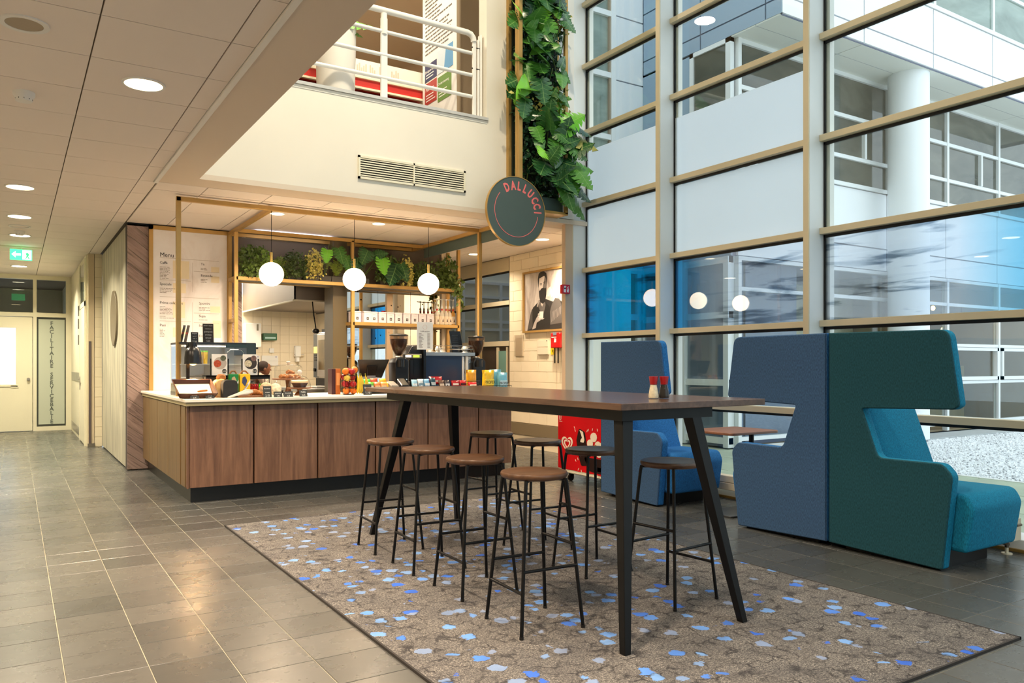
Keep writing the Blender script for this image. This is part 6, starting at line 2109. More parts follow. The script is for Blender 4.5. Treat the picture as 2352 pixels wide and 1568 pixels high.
for k, (x0, x1, lab) in enumerate(((1.67, 1.82, 'food poster with a red berry dish on the display cabinet stand'), (1.973, 2.12, 'food poster with a dark skillet on the display cabinet stand'))):
    t = thing('food_poster', lab, 'poster', (x0, 8.18, 1.172))
    MB().box(x0, x1, 8.20, 8.206, 1.172, 1.385).build('sheet', m_paper, t)
    cx, cz = (x0 + x1) / 2, 1.30
    disc = lambda r, dx, dz: [(cx + dx + r * math.cos(a * PI / 10), cz + dz + r * math.sin(a * PI / 10)) for a in range(20)]
    MB().prism(disc(0.062, 0.005, -0.005), 'Y', 8.1985, 8.2).build('plate_print', M('plate_print%d' % k, ((186, 176, 166), (52, 46, 44))[k], 0.6), t)
    MB().prism(disc(0.036, -0.02, -0.01), 'Y', 8.197, 8.1985).build('food_print', M('food_print%d' % k, ((176, 72, 42), (206, 196, 170))[k], 0.6, var=0.4, vs=50), t)
    MB().prism(disc(0.028, 0.035, 0.045), 'Y', 8.197, 8.1985).build('food_print', M('food_print_b%d' % k, ((90, 96, 76), (120, 90, 84))[k], 0.6, var=0.4, vs=50), t)
    MB().prism(disc(0.021, 0.046, -0.085), 'Y', 8.196, 8.1975).build('price_disc', m_chalk, t)
    text('49'[k] if False else ('4.50', '5.50')[k], 0.02, m_paper, t, (cx + 0.046, 8.1955, cz - 0.093), align='CENTER', thick=0.0003)
    for x in (x0 - 0.012, x1 + 0.006):
        MB().box(x, x + 0.008, 8.195, 8.215, 1.172, 1.34).build('clip', m_black, t)
q = thing('counter_rack', 'low black steel display rack standing behind the bread and packs', 'rack', (1.92, 8.22, Z0))
MB().box(1.605, 2.234, 8.15, 8.33, 1.16, 1.172).box(1.605, 2.234, 8.15, 8.155, 1.132, 1.17).build('rack_top', m_black, q)
for x in (1.61, 2.225):
    for y in (8.155, 8.32):
        MB().box(x, x + 0.006, y, y + 0.006, Z0, 1.16).build('leg', m_black, q)
mk = M('chalk_dark', (60, 54, 48), 0.7, var=0.05)
CT = 1.508
card(1.63, 1.735, 8.42, CT, 1.70, 'large brown slate board with chalk writing on top of the display cabinet', ['HEARTY SOUPS', 'rode linzen', 'pompoen', 'erwten', 'brood', '5.20'], 'menu_slate', 0.02, 'slates on top of the display cabinet', mk)
card(1.512, 1.582, 8.40, CT, 1.61, 'small black slate board beside the large one on the display cabinet', ['Soepen', 'heel: 4.5', 'half: 3', 'brood'], 'menu_slate', 0.015, 'slates on top of the display cabinet')
for k, (x0, x1, lab) in enumerate(((1.415, 1.45, 'black food card standing by the brass post on the display cabinet'), (1.452, 1.49, 'narrow leaning card between the black food card and the small slate'))):
    t = thing('leaning_card', lab, 'card', (x0, 8.45, CT), 'leaning cards on the display cabinet')
    MB().hexa([(x0 - 0.005, 8.43, CT), (x1 - 0.005, 8.50, CT), (x1 - 0.005, 8.505, CT), (x0 - 0.005, 8.435, CT)], [(x0 + 0.03, 8.43, 1.68), (x1 + 0.03, 8.50, 1.68), (x1 + 0.03, 8.505, 1.68), (x0 + 0.03, 8.435, 1.68)]).build('card', (m_chalk, mk)[k], t)
    MB().hexa([(x0 + 0.004, 8.435, CT + 0.05), (x1 - 0.006, 8.4855, CT + 0.05), (x1 - 0.006, 8.4865, CT + 0.05), (x0 + 0.004, 8.436, CT + 0.05)], [(x0 + 0.016, 8.427, CT + 0.10), (x1 + 0.006, 8.478, CT + 0.10), (x1 + 0.006, 8.479, CT + 0.10), (x0 + 0.016, 8.428, CT + 0.10)]).build('photo_patch', M('soup_red', (160, 60, 40), 0.6), t)
# bread
q = thing('loaf', 'pale bread loaf end lying behind the black domed box', 'bread', (1.69, 7.92, Z0))
MB().prism(rounded([(1.645, Z0), (1.76, Z0), (1.76, 1.12), (1.70, 1.145), (1.645, 1.12)], 0.04, 5), 'Y', 7.90, 8.05).build('crumb', m_crumb, q, bev=0.01, smooth=True)
MB().prism(rounded([(1.66, 1.14), (1.75, 1.12), (1.75, 1.185), (1.69, 1.19)], 0.03, 5), 'Y', 7.93, 8.02).build('crust_top', m_bread, q, bev=0.012, smooth=True)
q = thing('domed_box', 'matt black domed box on the counter in front of the crispbread packs', 'box', (1.75, 7.8, Z0))
MB().prism(rounded([(1.685, Z0), (1.821, Z0), (1.821, 1.132), (1.685, 1.132)], [0.005, 0.005, 0.05, 0.05], 6), 'Y', 7.76, 7.88).build('box', M('matt_black', (30, 30, 31), 0.75), q, bev=0.004)
for k, (x0, x1, rgb, nm) in enumerate(((1.79, 1.878, (24, 130, 62), 'green'), (1.892, 1.992, (246, 200, 30), 'yellow'))):
    q = thing('crispbread_pack', '%s crispbread pack with a white diagonal band on the counter' % nm, 'pack', ((x0 + x1) / 2, 8.0, Z0))
    MB().box(x0, x1, 7.98, 8.04, Z0, 1.187).build('pack', M('pack_' + nm, rgb, 0.45), q, bev=0.003)
    MB().prism([(x0 + 0.01, 0.99), (x0 + 0.03, 0.99), (x1, 1.10), (x1, 1.13)], 'Y', 7.977, 7.981).build('band', m_paper, q)
    text('CRACKERS', 0.02, m_ink, q, (x0 + 0.026, 7.9765, 1.0), spin=math.radians(56), thick=0.0003)
    MB().prism(rounded([(x0 + 0.02, 1.10), (x0 + 0.05, 1.06), (x0 + 0.07, 1.12), (x0 + 0.05, 1.165), (x0 + 0.025, 1.15)], 0.008), 'Y', 7.977, 7.981).build('picture_print', M('pack_art%d' % k, ((196, 172, 130), (64, 72, 110))[k], 0.6), q)
    MB().tube([(x0 + 0.01, 8.01, 1.187), (x0 + 0.03, 8.01, 1.215), (x0 + 0.06, 8.01, 1.215), (x1 - 0.012, 8.01, 1.187)], 0.008, 8).build('paper_fold', M('kraft_fold', (150, 96, 52), 0.6), q, smooth=True)
for k in range(7):
    x = 2.015 + 0.019 * k
    red = k < 5
    q = thing('wrapped_sweet', 'shiny %s wrapped sweet under the black rack, %s in the row from the yellow pack' % ('red' if red else 'green', ('first', 'second', 'third', 'fourth', 'fifth', 'sixth', 'last')[k]), 'sweet', (x, 8.06, Z0 + 0.05), 'red wrapped sweets under the rack' if red else 'green wrapped sweets under the rack')
    MB().lathe([(0.0, 0), (0.006, 0.002), (0.010, 0.012), (0.010, 0.045), (0.006, 0.055), (0.012, 0.066), (0, 0.068)], (x, 8.08, Z0 + 0.055), 8).build('sweet', M('foil_red' if red else 'foil_green', (150, 16, 26) if red else (70, 190, 40), 0.25, metal=0.3), q, smooth=True)
q = thing('sweet_tray', 'clear tray holding the wrapped sweets', 'tray', (2.07, 8.08, Z0))
MB().box(2.0, 2.145, 8.06, 8.11, Z0, Z0 + 0.05).build('tray', M('frosted_tray', (220, 220, 216), 0.3), q)
# wooden board with croissant, tongs
q = thing('wooden_board', 'round ended wooden board with a croissant on the counter front', 'board', (1.95, 7.78, Z0))
MB().prism(rounded([(1.81, 7.70), (2.09, 7.70), (2.09, 7.90), (1.81, 7.90)], 0.05), 'Z', Z0, Z0 + 0.02).build('board', m_standw, q, bev=0.004)


def croissant(label, x, y, z, s_, rz, group):
    t = thing('croissant', label, 'croissant', (x, y, z), group)
    c_, sn = math.cos(rz), math.sin(rz)
    for k in range(5):
        a = (k - 2) * 0.42
        r = 0.052
        px, py = r * math.sin(a), r * (math.cos(a) - 1)
        rad = (0.016, 0.024, 0.030, 0.024, 0.016)[k] * s_
        d = Vector((math.cos(a), -math.sin(a), 0))
        p = Vector((px * s_ * 1.25, py * s_ * 1.25, 0))
        q0, q1 = p - d * 0.019 * s_, p + d * 0.019 * s_
        f_ = lambda v: (x + v.x * c_ - v.y * sn, y + v.x * sn + v.y * c_, z + rad * 0.98)
        MB().tube([f_(q0), f_(q0 * 0.6 + q1 * 0.4), f_(q1)], [rad * 0.86, rad, rad * 0.82], 12).build('roll', m_bread, t, smooth=True)
    return t


croissant('golden croissant on the round ended wooden board', 1.99, 7.79, Z0 + 0.02, 1.0, 0.2, None)
q = thing('serving_tongs', 'clear plastic serving tongs lying on the wooden board', 'tongs', (1.84, 7.74, Z0))
m_tong = M('frost_plastic', (214, 208, 196), 0.2)
MB().tube([(1.715, 7.68, Z0 + 0.006), (1.80, 7.72, Z0 + 0.026), (1.90, 7.74, Z0 + 0.04), (1.96, 7.75, Z0 + 0.05)], [0.006, 0.012, 0.02, 0.008], 8).build('arm', m_tong, q, smooth=True)
MB().tube([(1.715, 7.70, Z0 + 0.006), (1.80, 7.74, Z0 + 0.03), (1.90, 7.765, Z0 + 0.06), (1.965, 7.77, Z0 + 0.065)], [0.006, 0.01, 0.018, 0.008], 8).build('arm', m_tong, q, smooth=True)
card(2.038, 2.117, 7.66, Z0, 1.07, 'tall slate price card in front of the croissant board', ['Roomboter', 'croissant', '2.15'])
card(2.134, 2.216, 7.64, Z0, 1.016, 'slate price card in front of the popcorn bags', ['popcorn', '1.95'])
card(2.229, 2.322, 7.64, Z0, 1.016, 'slate price card between the popcorn bags and the cake cloche', ['chocolade', '3.25'])
card(2.393, 2.472, 7.66, Z0, 1.025, 'slate price card under the glass cake cloche', ['Muffin', '2.65'])
m_pop = M('popcorn', (222, 186, 150), 0.8, var=0.35, vs=45, bump=0.8, bs=90)
for k, (x, z, r) in enumerate(((2.14, 0.965, 0.065), (2.235, 0.965, 0.06))):
    q = thing('popcorn_bag', ('clear bag of caramel popcorn behind the tall price card', 'clear bag of pale popcorn next to the caramel one')[k], 'bag', (x, 7.95, z), 'popcorn bags on the counter')
    MB().ball((x, 7.95, z + r * 1.08), r, 18, 1.05).build('popcorn', (m_pop, M('popcorn_pale', (232, 216, 186), 0.8, var=0.3, vs=45, bump=0.8, bs=90))[k], q, smooth='all')
    MB().lathe([(r * 0.4, r * 2.05), (0.01, r * 2.2), (r * 0.35, r * 2.55)], (x, 7.95, z), 12).build('bag_neck', m_clear, q, smooth=True)
# cake stands
for k, (x, y, zt, r, dome, lab) in enumerate(((2.445, 8.22, 1.133, 0.165, 0, 'tall wooden cake stand with a straight glass dome over croissants'), (2.488, 7.97, 1.045, 0.128, 1, 'low wooden cake stand with a round glass cloche over a cake'))):
    q = thing('cake_stand', lab, 'cake stand', (x, y, Z0))
    MB().lathe([(0.0, zt - Z0), (r, zt - Z0), (r + 0.003, zt - Z0 - 0.008), (r - 0.02, zt - Z0 - 0.014), (0.03, zt - Z0 - 0.018), (0.022, (zt - Z0) * 0.5), (0.035, 0.03), (0.055, 0.004), (0.055, 0.0), (0, 0)], (x, y, Z0), 36).build('stand', m_standw, q, smooth=True)
    if dome == 0:
        pr = [(0.140, 0.0), (0.140, 0.11), (0.130, 0.132), (0.10, 0.142), (0.0, 0.146)]
        kn = [(0.0, 0.142), (0.008, 0.146), (0.008, 0.158), (0.022, 0.166), (0.020, 0.178), (0.0, 0.182)]
    else:
        pr = [(0.112, 0.0), (0.111, 0.03), (0.098, 0.072), (0.07, 0.104), (0.03, 0.120), (0.0, 0.123)]
        kn = [(0.0, 0.12), (0.008, 0.124), (0.02, 0.14), (0.026, 0.158), (0.018, 0.175), (0.0, 0.182)]
    MB().lathe(pr, (x, y, zt + 0.001), 36).build('glass_dome', m_clear, q, smooth='all')
    MB().lathe(kn, (x, y, zt + 0.001), 18).build('knob', M('glass_knob', (226, 222, 216), 0.05, spec=1.0), q, smooth='all')
for k, (dx, dy, dz, rz) in enumerate(((-0.075, -0.02, 0, 0.5), (0.0, -0.045, 0, 0.1), (0.075, -0.01, 0, -0.4), (-0.03, 0.045, 0, 2.4), (0.05, 0.06, 0, 3.0), (0.01, 0.0, 0.048, 0.3))):
    croissant(('croissant at the domed box side under the straight glass dome', 'croissant at the front under the straight glass dome', 'croissant at the oven side under the straight glass dome', 'croissant rear of centre under the straight glass dome', 'croissant at the very back under the straight glass dome', 'croissant lying on top of the others under the straight glass dome')[k], 2.445 + dx, 8.22 + dy, 1.134 + dz, 0.78, rz, 'croissants under the straight glass dome')
q = thing('fluted_cake', 'dark fluted cake with pale icing under the round glass cloche', 'cake', (2.488, 7.97, 1.046))
MB().lathe([(0.0, 0), (0.06, 0), (0.085, 0.045), (0.0, 0.05)], (2.488, 7.97, 1.047), 24).build('cake', M('dark_cake', (92, 60, 44), 0.7, var=0.2, vs=30), q)
MB().lathe([(0.0, 0.05), (0.086, 0.045), (0.088, 0.062), (0.07, 0.074), (0.0, 0.078)], (2.488, 7.97, 1.047), 24).build('icing', M('icing', (236, 206, 160), 0.6), q, smooth=True)
q = thing('tea_box', 'tall brown and orange tea box beside the fruit basket', 'box', (2.89, 8.05, Z0))
MB().box(2.842, 2.885, 8.0, 8.12, Z0, 1.235).build('dark_face', M('aubergine', (64, 30, 34), 0.5), q, bev=0.002)
MB().box(2.885, 2.94, 8.0, 8.12, Z0, 1.235).build('orange_face', M('amber_box', (206, 120, 54), 0.5), q, bev=0.002)
MB().box(2.895, 2.93, 7.998, 8.001, 1.06, 1.19).build('label_patch', M('peach_label', (240, 176, 110), 0.5), q)
# fruit
q = thing('fruit_basket', 'black wire fruit basket heaped with apples and oranges on the counter', 'basket', (2.99, 7.86, Z0))
b = MB()
for k in range(14):
    a = 2 * PI * k / 14
    b.tube([(2.985 + r * math.cos(a), 7.88 + r * 0.8 * math.sin(a), Z0 + z) for r, z in ((0.055, 0.004), (0.082, 0.02), (0.092, 0.06), (0.09, 0.15), (0.078, 0.20))], 0.0022, 5)
for r, z in ((0.056, 0.004), (0.092, 0.07), (0.078, 0.2)):
    b.tube([(2.985 + r * math.cos(a * PI / 12), 7.88 + r * 0.8 * math.sin(a * PI / 12), Z0 + z) for a in range(25)], 0.003, 5)
b.build('wire', m_black, q)
m_orange = M('orange_peel', (240, 124, 24), 0.5, var=0.05, bump=0.2, bs=150)
m_apple = M('apple_red', (164, 24, 30), 0.3, var=0.3, vs=9)
m_appley = M('apple_yellow', (214, 180, 70), 0.3, var=0.2, vs=9)
FR = ((-0.04, -0.03, 0.042, 'o'), (0.04, -0.025, 0.042, 'o'), (0.0, 0.045, 0.04, 'r'), (-0.045, -0.01, 0.115, 'r'), (0.035, -0.035, 0.112, 'r'), (0.0, 0.04, 0.11, 'r'), (-0.03, -0.035, 0.175, 'y'), (0.04, 0.0, 0.18, 'r'), (-0.045, 0.02, 0.185, 'r'), (-0.042, -0.02, 0.246, 'o'), (0.025, -0.025, 0.243, 'r'), (0.0, 0.04, 0.25, 'r'), (0.07, 0.02, 0.262, 'o'))
names = {'o': ('orange', 'orange', m_orange), 'r': ('apple', 'red apple', m_apple), 'y': ('apple', 'yellow striped apple', m_appley)}
for k, (dx, dy, z, c) in enumerate(FR):
    nm, kind, mt = names[c]
    hi_ = 'on the top of the heap in the wire fruit basket' if z > 0.24 else ('at the bottom of the wire fruit basket' if z < 0.06 else 'in the middle of the wire fruit basket')
    q = thing(nm, kind + ' ' + hi_ + (', banana side' if dx > 0.02 else ', tea box side' if dx < -0.02 else ', at the back') + (' front' if dy < -0.02 and abs(dx) > 0.02 else ''), 'fruit', (2.985 + dx, 7.88 + dy, Z0 + z), kind + 's ' + hi_)
    MB().lathe([(0.0, -0.030), (0.012, -0.033), (0.030, -0.022), (0.037, 0.0), (0.031, 0.022), (0.014, 0.031), (0.0, 0.027)] if c != 'o' else [(0.036 * math.sin(PI * i / 8), -0.036 * math.cos(PI * i / 8)) for i in range(9)], (2.985 + dx, 7.88 + dy, Z0 + z), 16).build('flesh', mt, q, smooth='all')
    MB().cyl((2.985 + dx, 7.88 + dy, Z0 + z + 0.026), (2.985 + dx + 0.004, 7.88 + dy, Z0 + z + 0.042), 0.0015, n=5).build('stalk', M('stalk', (80, 56, 30), 0.8), q)
m_ban = M('banana_skin', (236, 200, 50), 0.45, var=0.08, vs=12)
for k, (x, lab) in enumerate(((3.06, 'upright banana against the fruit basket'), (3.085, 'second upright banana from the fruit basket'), (3.105, 'third upright banana from the fruit basket'), (3.155, 'single banana standing right of the price card'))):
    q = thing('banana', lab, 'fruit', (x, 7.80, Z0), 'bananas beside the fruit basket')
    pts = [(x - 0.01 + 0.016 * math.sin(PI * s_ / 8), 7.80 + 0.004 * k, Z0 + 0.012 + 0.19 * s_ / 8) for s_ in range(9)]
    MB().tube(pts, [0.006, 0.014, 0.0175, 0.019, 0.019, 0.0175, 0.014, 0.009, 0.005], 8).build('skin', m_ban, q, smooth=True)
    MB().tube([pts[-1], (pts[-1][0] - 0.003, pts[-1][1], pts[-1][2] + 0.022)], 0.004, 6).build('stalk', M('banana_stalk', (150, 150, 50), 0.6), q)
card(3.089, 3.181, 7.72, Z0, 1.072, 'slate price card in front of the bananas', ['Banaan', '1.10'])


# snack packets
def packet(name, label, cx, cy, z, w, h, d, mat, group, tilt=0.0, band=None, word=None, wm_=None):
    q = thing(name, label, 'packet', (cx, cy, z), group)
    r_ = random.Random(int(cx * 1000) + int(h * 777))
    bm = bmesh.new()
    nx, nz = 6, 5
    grid = {}
    for sgn in (-1, 1):
        for i in range(nx + 1):
            for j in range(nz + 1):
                u, v = i / nx, j / nz
                puff = (math.sin(PI * u) ** 0.6) * (math.sin(PI * v) ** 0.55)
                yv = sgn * d / 2 * puff + r_.gauss(0, d * 0.05) * (0.2 + puff)
                edge = v in (0, 1)
                zz = h * v
                xx = (u - 0.5) * w * (1 + 0.06 * (edge)) + r_.gauss(0, w * 0.008)
                key = (sgn if 0 < i < nx and 0 < j < nz else 0, i, j)
                if key not in grid:
                    grid[key] = bm.verts.new((cx + xx, cy + (yv if key[0] else 0) + tilt * zz, z + zz))
        for i in range(nx):
            for j in range(nz):
                g_ = lambda a, b: grid[(sgn if 0 < a < nx and 0 < b < nz else 0, a, b)]
                f_ = [g_(i, j), g_(i + 1, j), g_(i + 1, j + 1), g_(i, j + 1)]
                try:
                    bm.faces.new(f_ if sgn < 0 else f_[::-1])
                except ValueError:
                    pass
    me = bpy.data.meshes.new('wrapper')
    bm.to_mesh(me)
    bm.free()
    me.transform(Matrix.Translation(-Vector((cx, cy, z))))
    for p in me.polygons:
        p.use_smooth = True
    link('wrapper', me, mat, q)
    if band:
        MB().prism(rounded([(cx - w * 0.36, z + h * 0.3), (cx + w * 0.36, z + h * 0.3), (cx + w * 0.36, z + h * 0.58), (cx - w * 0.36, z + h * 0.58)], h * 0.05), 'Y', cy - d / 2 - 0.003 + tilt * h * 0.45, cy - d / 2 + 0.006 + tilt * h * 0.45).build('label_band', band, q)
    if word:
        text(word, h * 0.2, wm_ or m_ink, q, (cx, cy - d / 2 - 0.004 + tilt * h * 0.45, z + h * 0.36), align='CENTER', thick=0.0004, sx=0.8, bold=0.001)
    return q


MF = {}


def foil(rgb):
    if rgb not in MF:
        MF[rgb] = M('foil_%02x%02x%02x' % rgb, rgb, 0.32, var=0.12, vs=25)
    return MF[rgb]


q = thing('snack_tray', 'low black wire tray of colourful snack packets by the bananas', 'tray', (3.37, 7.98, Z0))
b = MB()
b.box(3.22, 3.53, 7.90, 8.10, Z0, Z0 + 0.01).box(3.22, 3.53, 7.90, 7.905, Z0, Z0 + 0.05).box(3.22, 3.53, 8.095, 8.10, Z0, Z0 + 0.09).box(3.22, 3.225, 7.90, 8.10, Z0, Z0 + 0.07).box(3.525, 3.53, 7.90, 8.10, Z0, Z0 + 0.07)
b.build('tray', m_black, q)
G3 = 'snack packets in the black wire tray'
for k, (x, y, z, rgb, rgb2, lab) in enumerate(((3.265, 7.95, 1.0, (96, 170, 60), (240, 236, 220), 'green and white snack packet front left in the wire tray'), (3.345, 7.95, 1.0, (214, 120, 60), (240, 200, 150), 'apricot snack packet front second in the wire tray'), (3.42, 7.95, 1.0, (226, 150, 80), (250, 220, 170), 'peach snack packet front third in the wire tray'), (3.49, 7.95, 1.0, (244, 178, 40), (250, 210, 90), 'yellow snack packet front right in the wire tray'), (3.26, 8.04, 1.03, (60, 190, 70), (230, 240, 220), 'bright green snack packet rear left in the wire tray'), (3.345, 8.04, 1.04, (190, 70, 36), (240, 160, 90), 'rust red snack packet rear middle in the wire tray'), (3.45, 8.04, 1.035, (240, 160, 30), (250, 190, 60), 'orange snack packet rear right in the wire tray'))):
    packet('snack_packet', lab, x, y, z, 0.082, 0.09, 0.03, foil(rgb), G3, 0.35, foil(rgb2))
# till screen
q = thing('till_screen', 'black till monitor seen from behind on the counter', 'monitor', (3.42, 8.3, Z0))
MB().hexa([(3.27, 8.30, 1.145), (3.54, 8.30, 1.125), (3.54, 8.33, 1.125), (3.27, 8.33, 1.145)], [(3.235, 8.24, 1.335), (3.61, 8.24, 1.338), (3.61, 8.27, 1.338), (3.235, 8.27, 1.335)]).build('screen_shell', m_blackp, q, bev=0.006)
MB().hexa([(3.355, 8.285, 1.155), (3.46, 8.285, 1.155), (3.46, 8.30, 1.155), (3.355, 8.30, 1.155)], [(3.345, 8.245, 1.265), (3.47, 8.245, 1.265), (3.47, 8.28, 1.265), (3.345, 8.28, 1.265)]).build('mount', m_black, q, bev=0.003)
MB().box(3.36, 3.46, 8.29, 8.31, Z0, 1.18).build('neck', m_steel, q)
MB().box(3.31, 3.51, 8.22, 8.42, Z0, Z0 + 0.015).build('foot', m_steel, q, bev=0.004)


def grinder(label, x, y, z, h):
    q = thing('coffee_grinder', label, 'coffee grinder', (x, y, z), 'coffee grinders on the counter')
    zt = z + h
    hop = zt - 0.25
    MB().lathe([(0.022, 0.0), (0.04, 0.02), (0.075, 0.08), (0.098, 0.15), (0.104, 0.21), (0.102, 0.235)], (x, y, hop), 28).build('hopper', GLASS('smoked_hopper', (0.72, 0.62, 0.54)), q, smooth='all')
    MB().lathe([(0.0, 0.0), (0.036, 0.02), (0.07, 0.08), (0.093, 0.15), (0.097, 0.195), (0.0, 0.20)], (x, y, hop + 0.004), 28).build('beans', M('coffee_beans', (58, 34, 22), 0.5, var=0.5, vs=70, bump=1.0, bs=120), q, smooth=True)
    MB().lathe([(0.0, 0.235), (0.108, 0.235), (0.108, 0.245), (0.085, 0.256), (0.03, 0.256), (0.02, 0.262), (0, 0.262)], (x, y, hop), 28).build('lid', m_blackp, q, smooth=True)
    MB().lathe([(0.04, 0.0), (0.046, -0.012), (0.036, -0.04), (0.03, -0.045)], (x, y, hop + 0.005), 20).build('collar', m_steel, q, smooth=True)
    MB().prism(rounded([(x - 0.075, z), (x + 0.075, z), (x + 0.085, hop - 0.06), (x + 0.05, hop - 0.02), (x - 0.06, hop - 0.02), (x - 0.09, hop - 0.07)], 0.02), 'Y', y - 0.09, y + 0.10).build('body', m_blackp, q, bev=0.012, seg=2, smooth=True)
    MB().cyl((x - 0.02, y - 0.10, hop - 0.12), (x - 0.02, y - 0.10, hop - 0.04), 0.045, n=20).build('dose_chamber', m_blackp, q, smooth=True)
    MB().tube([(x + 0.01, y - 0.09, z + 0.15), (x + 0.01, y - 0.15, z + 0.13), (x + 0.01, y - 0.19, z + 0.15)], 0.008, 8).build('fork', m_chrome, q, smooth=True)
    MB().box(x - 0.085, x + 0.085, y - 0.15, y + 0.1, z, z + 0.015).build('base', m_black, q, bev=0.004)
    return q


grinder('black coffee grinder with a full bean hopper behind the till', 3.715, 8.22, Z0, 0.66)
grinder('black coffee grinder with bean hopper at the right end of the coffee machine', 4.795, 8.32, Z0, 0.66)
q = thing('filter_brewer', 'glossy black domed coffee brewer with a lit green display', 'coffee machine', (3.94, 8.28, Z0))
MB().prism(rounded([(3.86, Z0), (4.055, Z0), (4.06, 1.44), (4.0, 1.515), (3.90, 1.50), (3.845, 1.40), (3.85, 1.36), (3.88, 1.34), (3.88, 1.10)], 0.04, 5), 'Y', 8.25, 8.42).build('shell', m_blackp, q, bev=0.02, seg=3, smooth=True)
MB().box(3.775, 4.0, 8.20, 8.26, 1.352, 1.402).build('display_bar', M('grey_bezel', (110, 104, 92), 0.35), q, bev=0.008)
MB().box(3.885, 3.965, 8.196, 8.201, 1.363, 1.39).build('display', EM('lcd_green', (160, 196, 60), 0.8), q)
MB().box(3.79, 3.86, 8.196, 8.201, 1.366, 1.388).build('lit_buttons', EM('white_button', (255, 240, 220), 2.5), q)
MB().box(3.84, 3.90, 8.2, 8.25, 1.08, 1.34).build('spout', m_blackp, q, bev=0.01)
# espresso machine
q = thing('espresso_machine', 'navy backed espresso machine with a chrome cup rail on the counter', 'coffee machine', (4.42, 8.35, Z0))
MB().box(4.08, 4.58, 8.29, 8.31, Z0 + 0.06, 1.385).build('back_panel', M('navy_panel', (26, 48, 78), 0.35), q, bev=0.004)
MB().box(4.09, 4.72, 8.31, 8.56, Z0 + 0.05, 1.385).build('body', m_chrome, q, bev=0.01)
MB().box(4.58, 4.60, 8.285, 8.56, Z0 + 0.06, 1.37).box(4.63, 4.66, 8.28, 8.56, Z0 + 0.06, 1.38).build('side_trim', m_white, q, bev=0.004)
MB().cyl((4.74, 8.30, 1.20), (4.74, 8.5, 1.20), 0.115, n=30).build('side_disc', m_chrome, q, smooth=True)
b = MB()
b.box(4.07, 4.75, 8.27, 8.57, 1.385, 1.40).box(4.07, 4.75, 8.27, 8.275, 1.40, 1.425)
b.build('top_tray', m_steel, q)
b = MB()
for z in (1.465, 1.505):
    b.tube([(4.08, 8.56, z), (4.08, 8.275, z), (4.74, 8.275, z), (4.74, 8.56, z)], 0.004, 6)
for x in (4.08, 4.25, 4.42, 4.58, 4.74):
    b.cyl((x, 8.275, 1.40), (x, 8.275, 1.508), 0.0035, n=6)
b.build('cup_rail', m_chrome, q)
for x in (4.12, 4.66):
    for y in (8.33, 8.52):
        MB().cyl((x, y, Z0), (x, y, Z0 + 0.055), 0.018, n=12).build('foot', m_black, q)
m_cer = M('white_ceramic', (242, 236, 224), 0.25)
for k, (x, y, z) in enumerate(((4.13, 8.36, 1.40), (4.20, 8.38, 1.40), (4.29, 8.36, 1.40), (4.29, 8.36, 1.448), (4.36, 8.4, 1.40), (4.66, 8.36, 1.40), (4.66, 8.36, 1.455))):
    t = thing('coffee_cup', ('white espresso cup at the card end of the cup rail', 'white espresso cup second along the cup rail', 'lower white cup of the small stack in mid cup rail', 'upper white cup of the small stack in mid cup rail', 'white espresso cup just before the black drinks card', 'lower wide white cup past the black drinks card', 'upper wide white cup past the black drinks card')[k], 'cup', (x, y, z), 'white cups on the coffee machine')
    r = 0.036 if k < 5 else 0.044
    MB().lathe([(r, 0.0), (r, 0.008), (r * 0.92, 0.03), (r * 0.62, 0.046), (r * 0.6, 0.05), (0, 0.05)], (x, y, z + 0.001), 20).build('cup', m_cer, t, smooth=True)
    MB().tube([(x + r * 0.9, y - 0.01, z + 0.036), (x + r * 1.45, y - 0.014, z + 0.03), (x + r * 1.35, y - 0.014, z + 0.012), (x + r * 0.95, y - 0.01, z + 0.01)], 0.004, 6).build('handle', m_cer, t, smooth=True)
for k, (x, y) in enumerate(((3.87, 8.5), (3.92, 8.47), (3.97, 8.5), (3.90, 8.54))):
    t = thing('glass_tumbler', 'clear latte glass behind the brewer, %s of the four' % ('first', 'front one', 'nearest the menu card', 'rear one')[k], 'glass', (x, y, 1.50), 'latte glasses behind the brewer')
    MB().lathe([(0.0, 0), (0.022, 0), (0.026, 0.11), (0.024, 0.11), (0.02, 0.006), (0, 0.006)], (x, y, 1.512), 18).build('tumbler', m_clear, t, smooth=True)
q = thing('glass_shelf', 'small steel shelf carrying the latte glasses', 'shelf', (3.93, 8.5, Z0))
MB().box(3.83, 4.05, 8.44, 8.58, 1.50, 1.512).box(3.83, 3.84, 8.57, 8.58, Z0, 1.5).box(4.04, 4.05, 8.57, 8.58, Z0, 1.5).build('shelf', m_steel, q)
q = thing('coffee_menu_card', 'white printed coffee price card standing on the coffee machine', 'card', (4.03, 8.2, 1.47))
MB().box(3.932, 4.138, 8.195, 8.199, 1.455, 1.775).build('card', m_paper, q)
MB().box(4.0, 4.07, 8.199, 8.30, 1.452, 1.458).box(4.02, 4.05, 8.199, 8.205, 1.2, 1.6).build('stand', m_clear, q)
MB().box(4.02, 4.05, 8.20, 8.26, Z0, 1.46).build('stem', m_blackp, q)
b = MB()
for k in range(28):
    a0, a1 = 2 * PI * k / 28, 2 * PI * (k + 1) / 28
    b.prism([(4.035 + r * math.cos(a), 1.715 + r * math.sin(a)) for r, a in ((0.026, a0), (0.0275, a0), (0.0275, a1), (0.026, a1))], 'Y', 8.1935, 8.195)
b.build('ring_print', M('rose_print', (226, 176, 160), 0.6), q)
text('Koffie prijzen', 0.022, m_ink, q, (4.035, 8.1945, 1.66), align='CENTER', thick=0.0003)
b = MB()
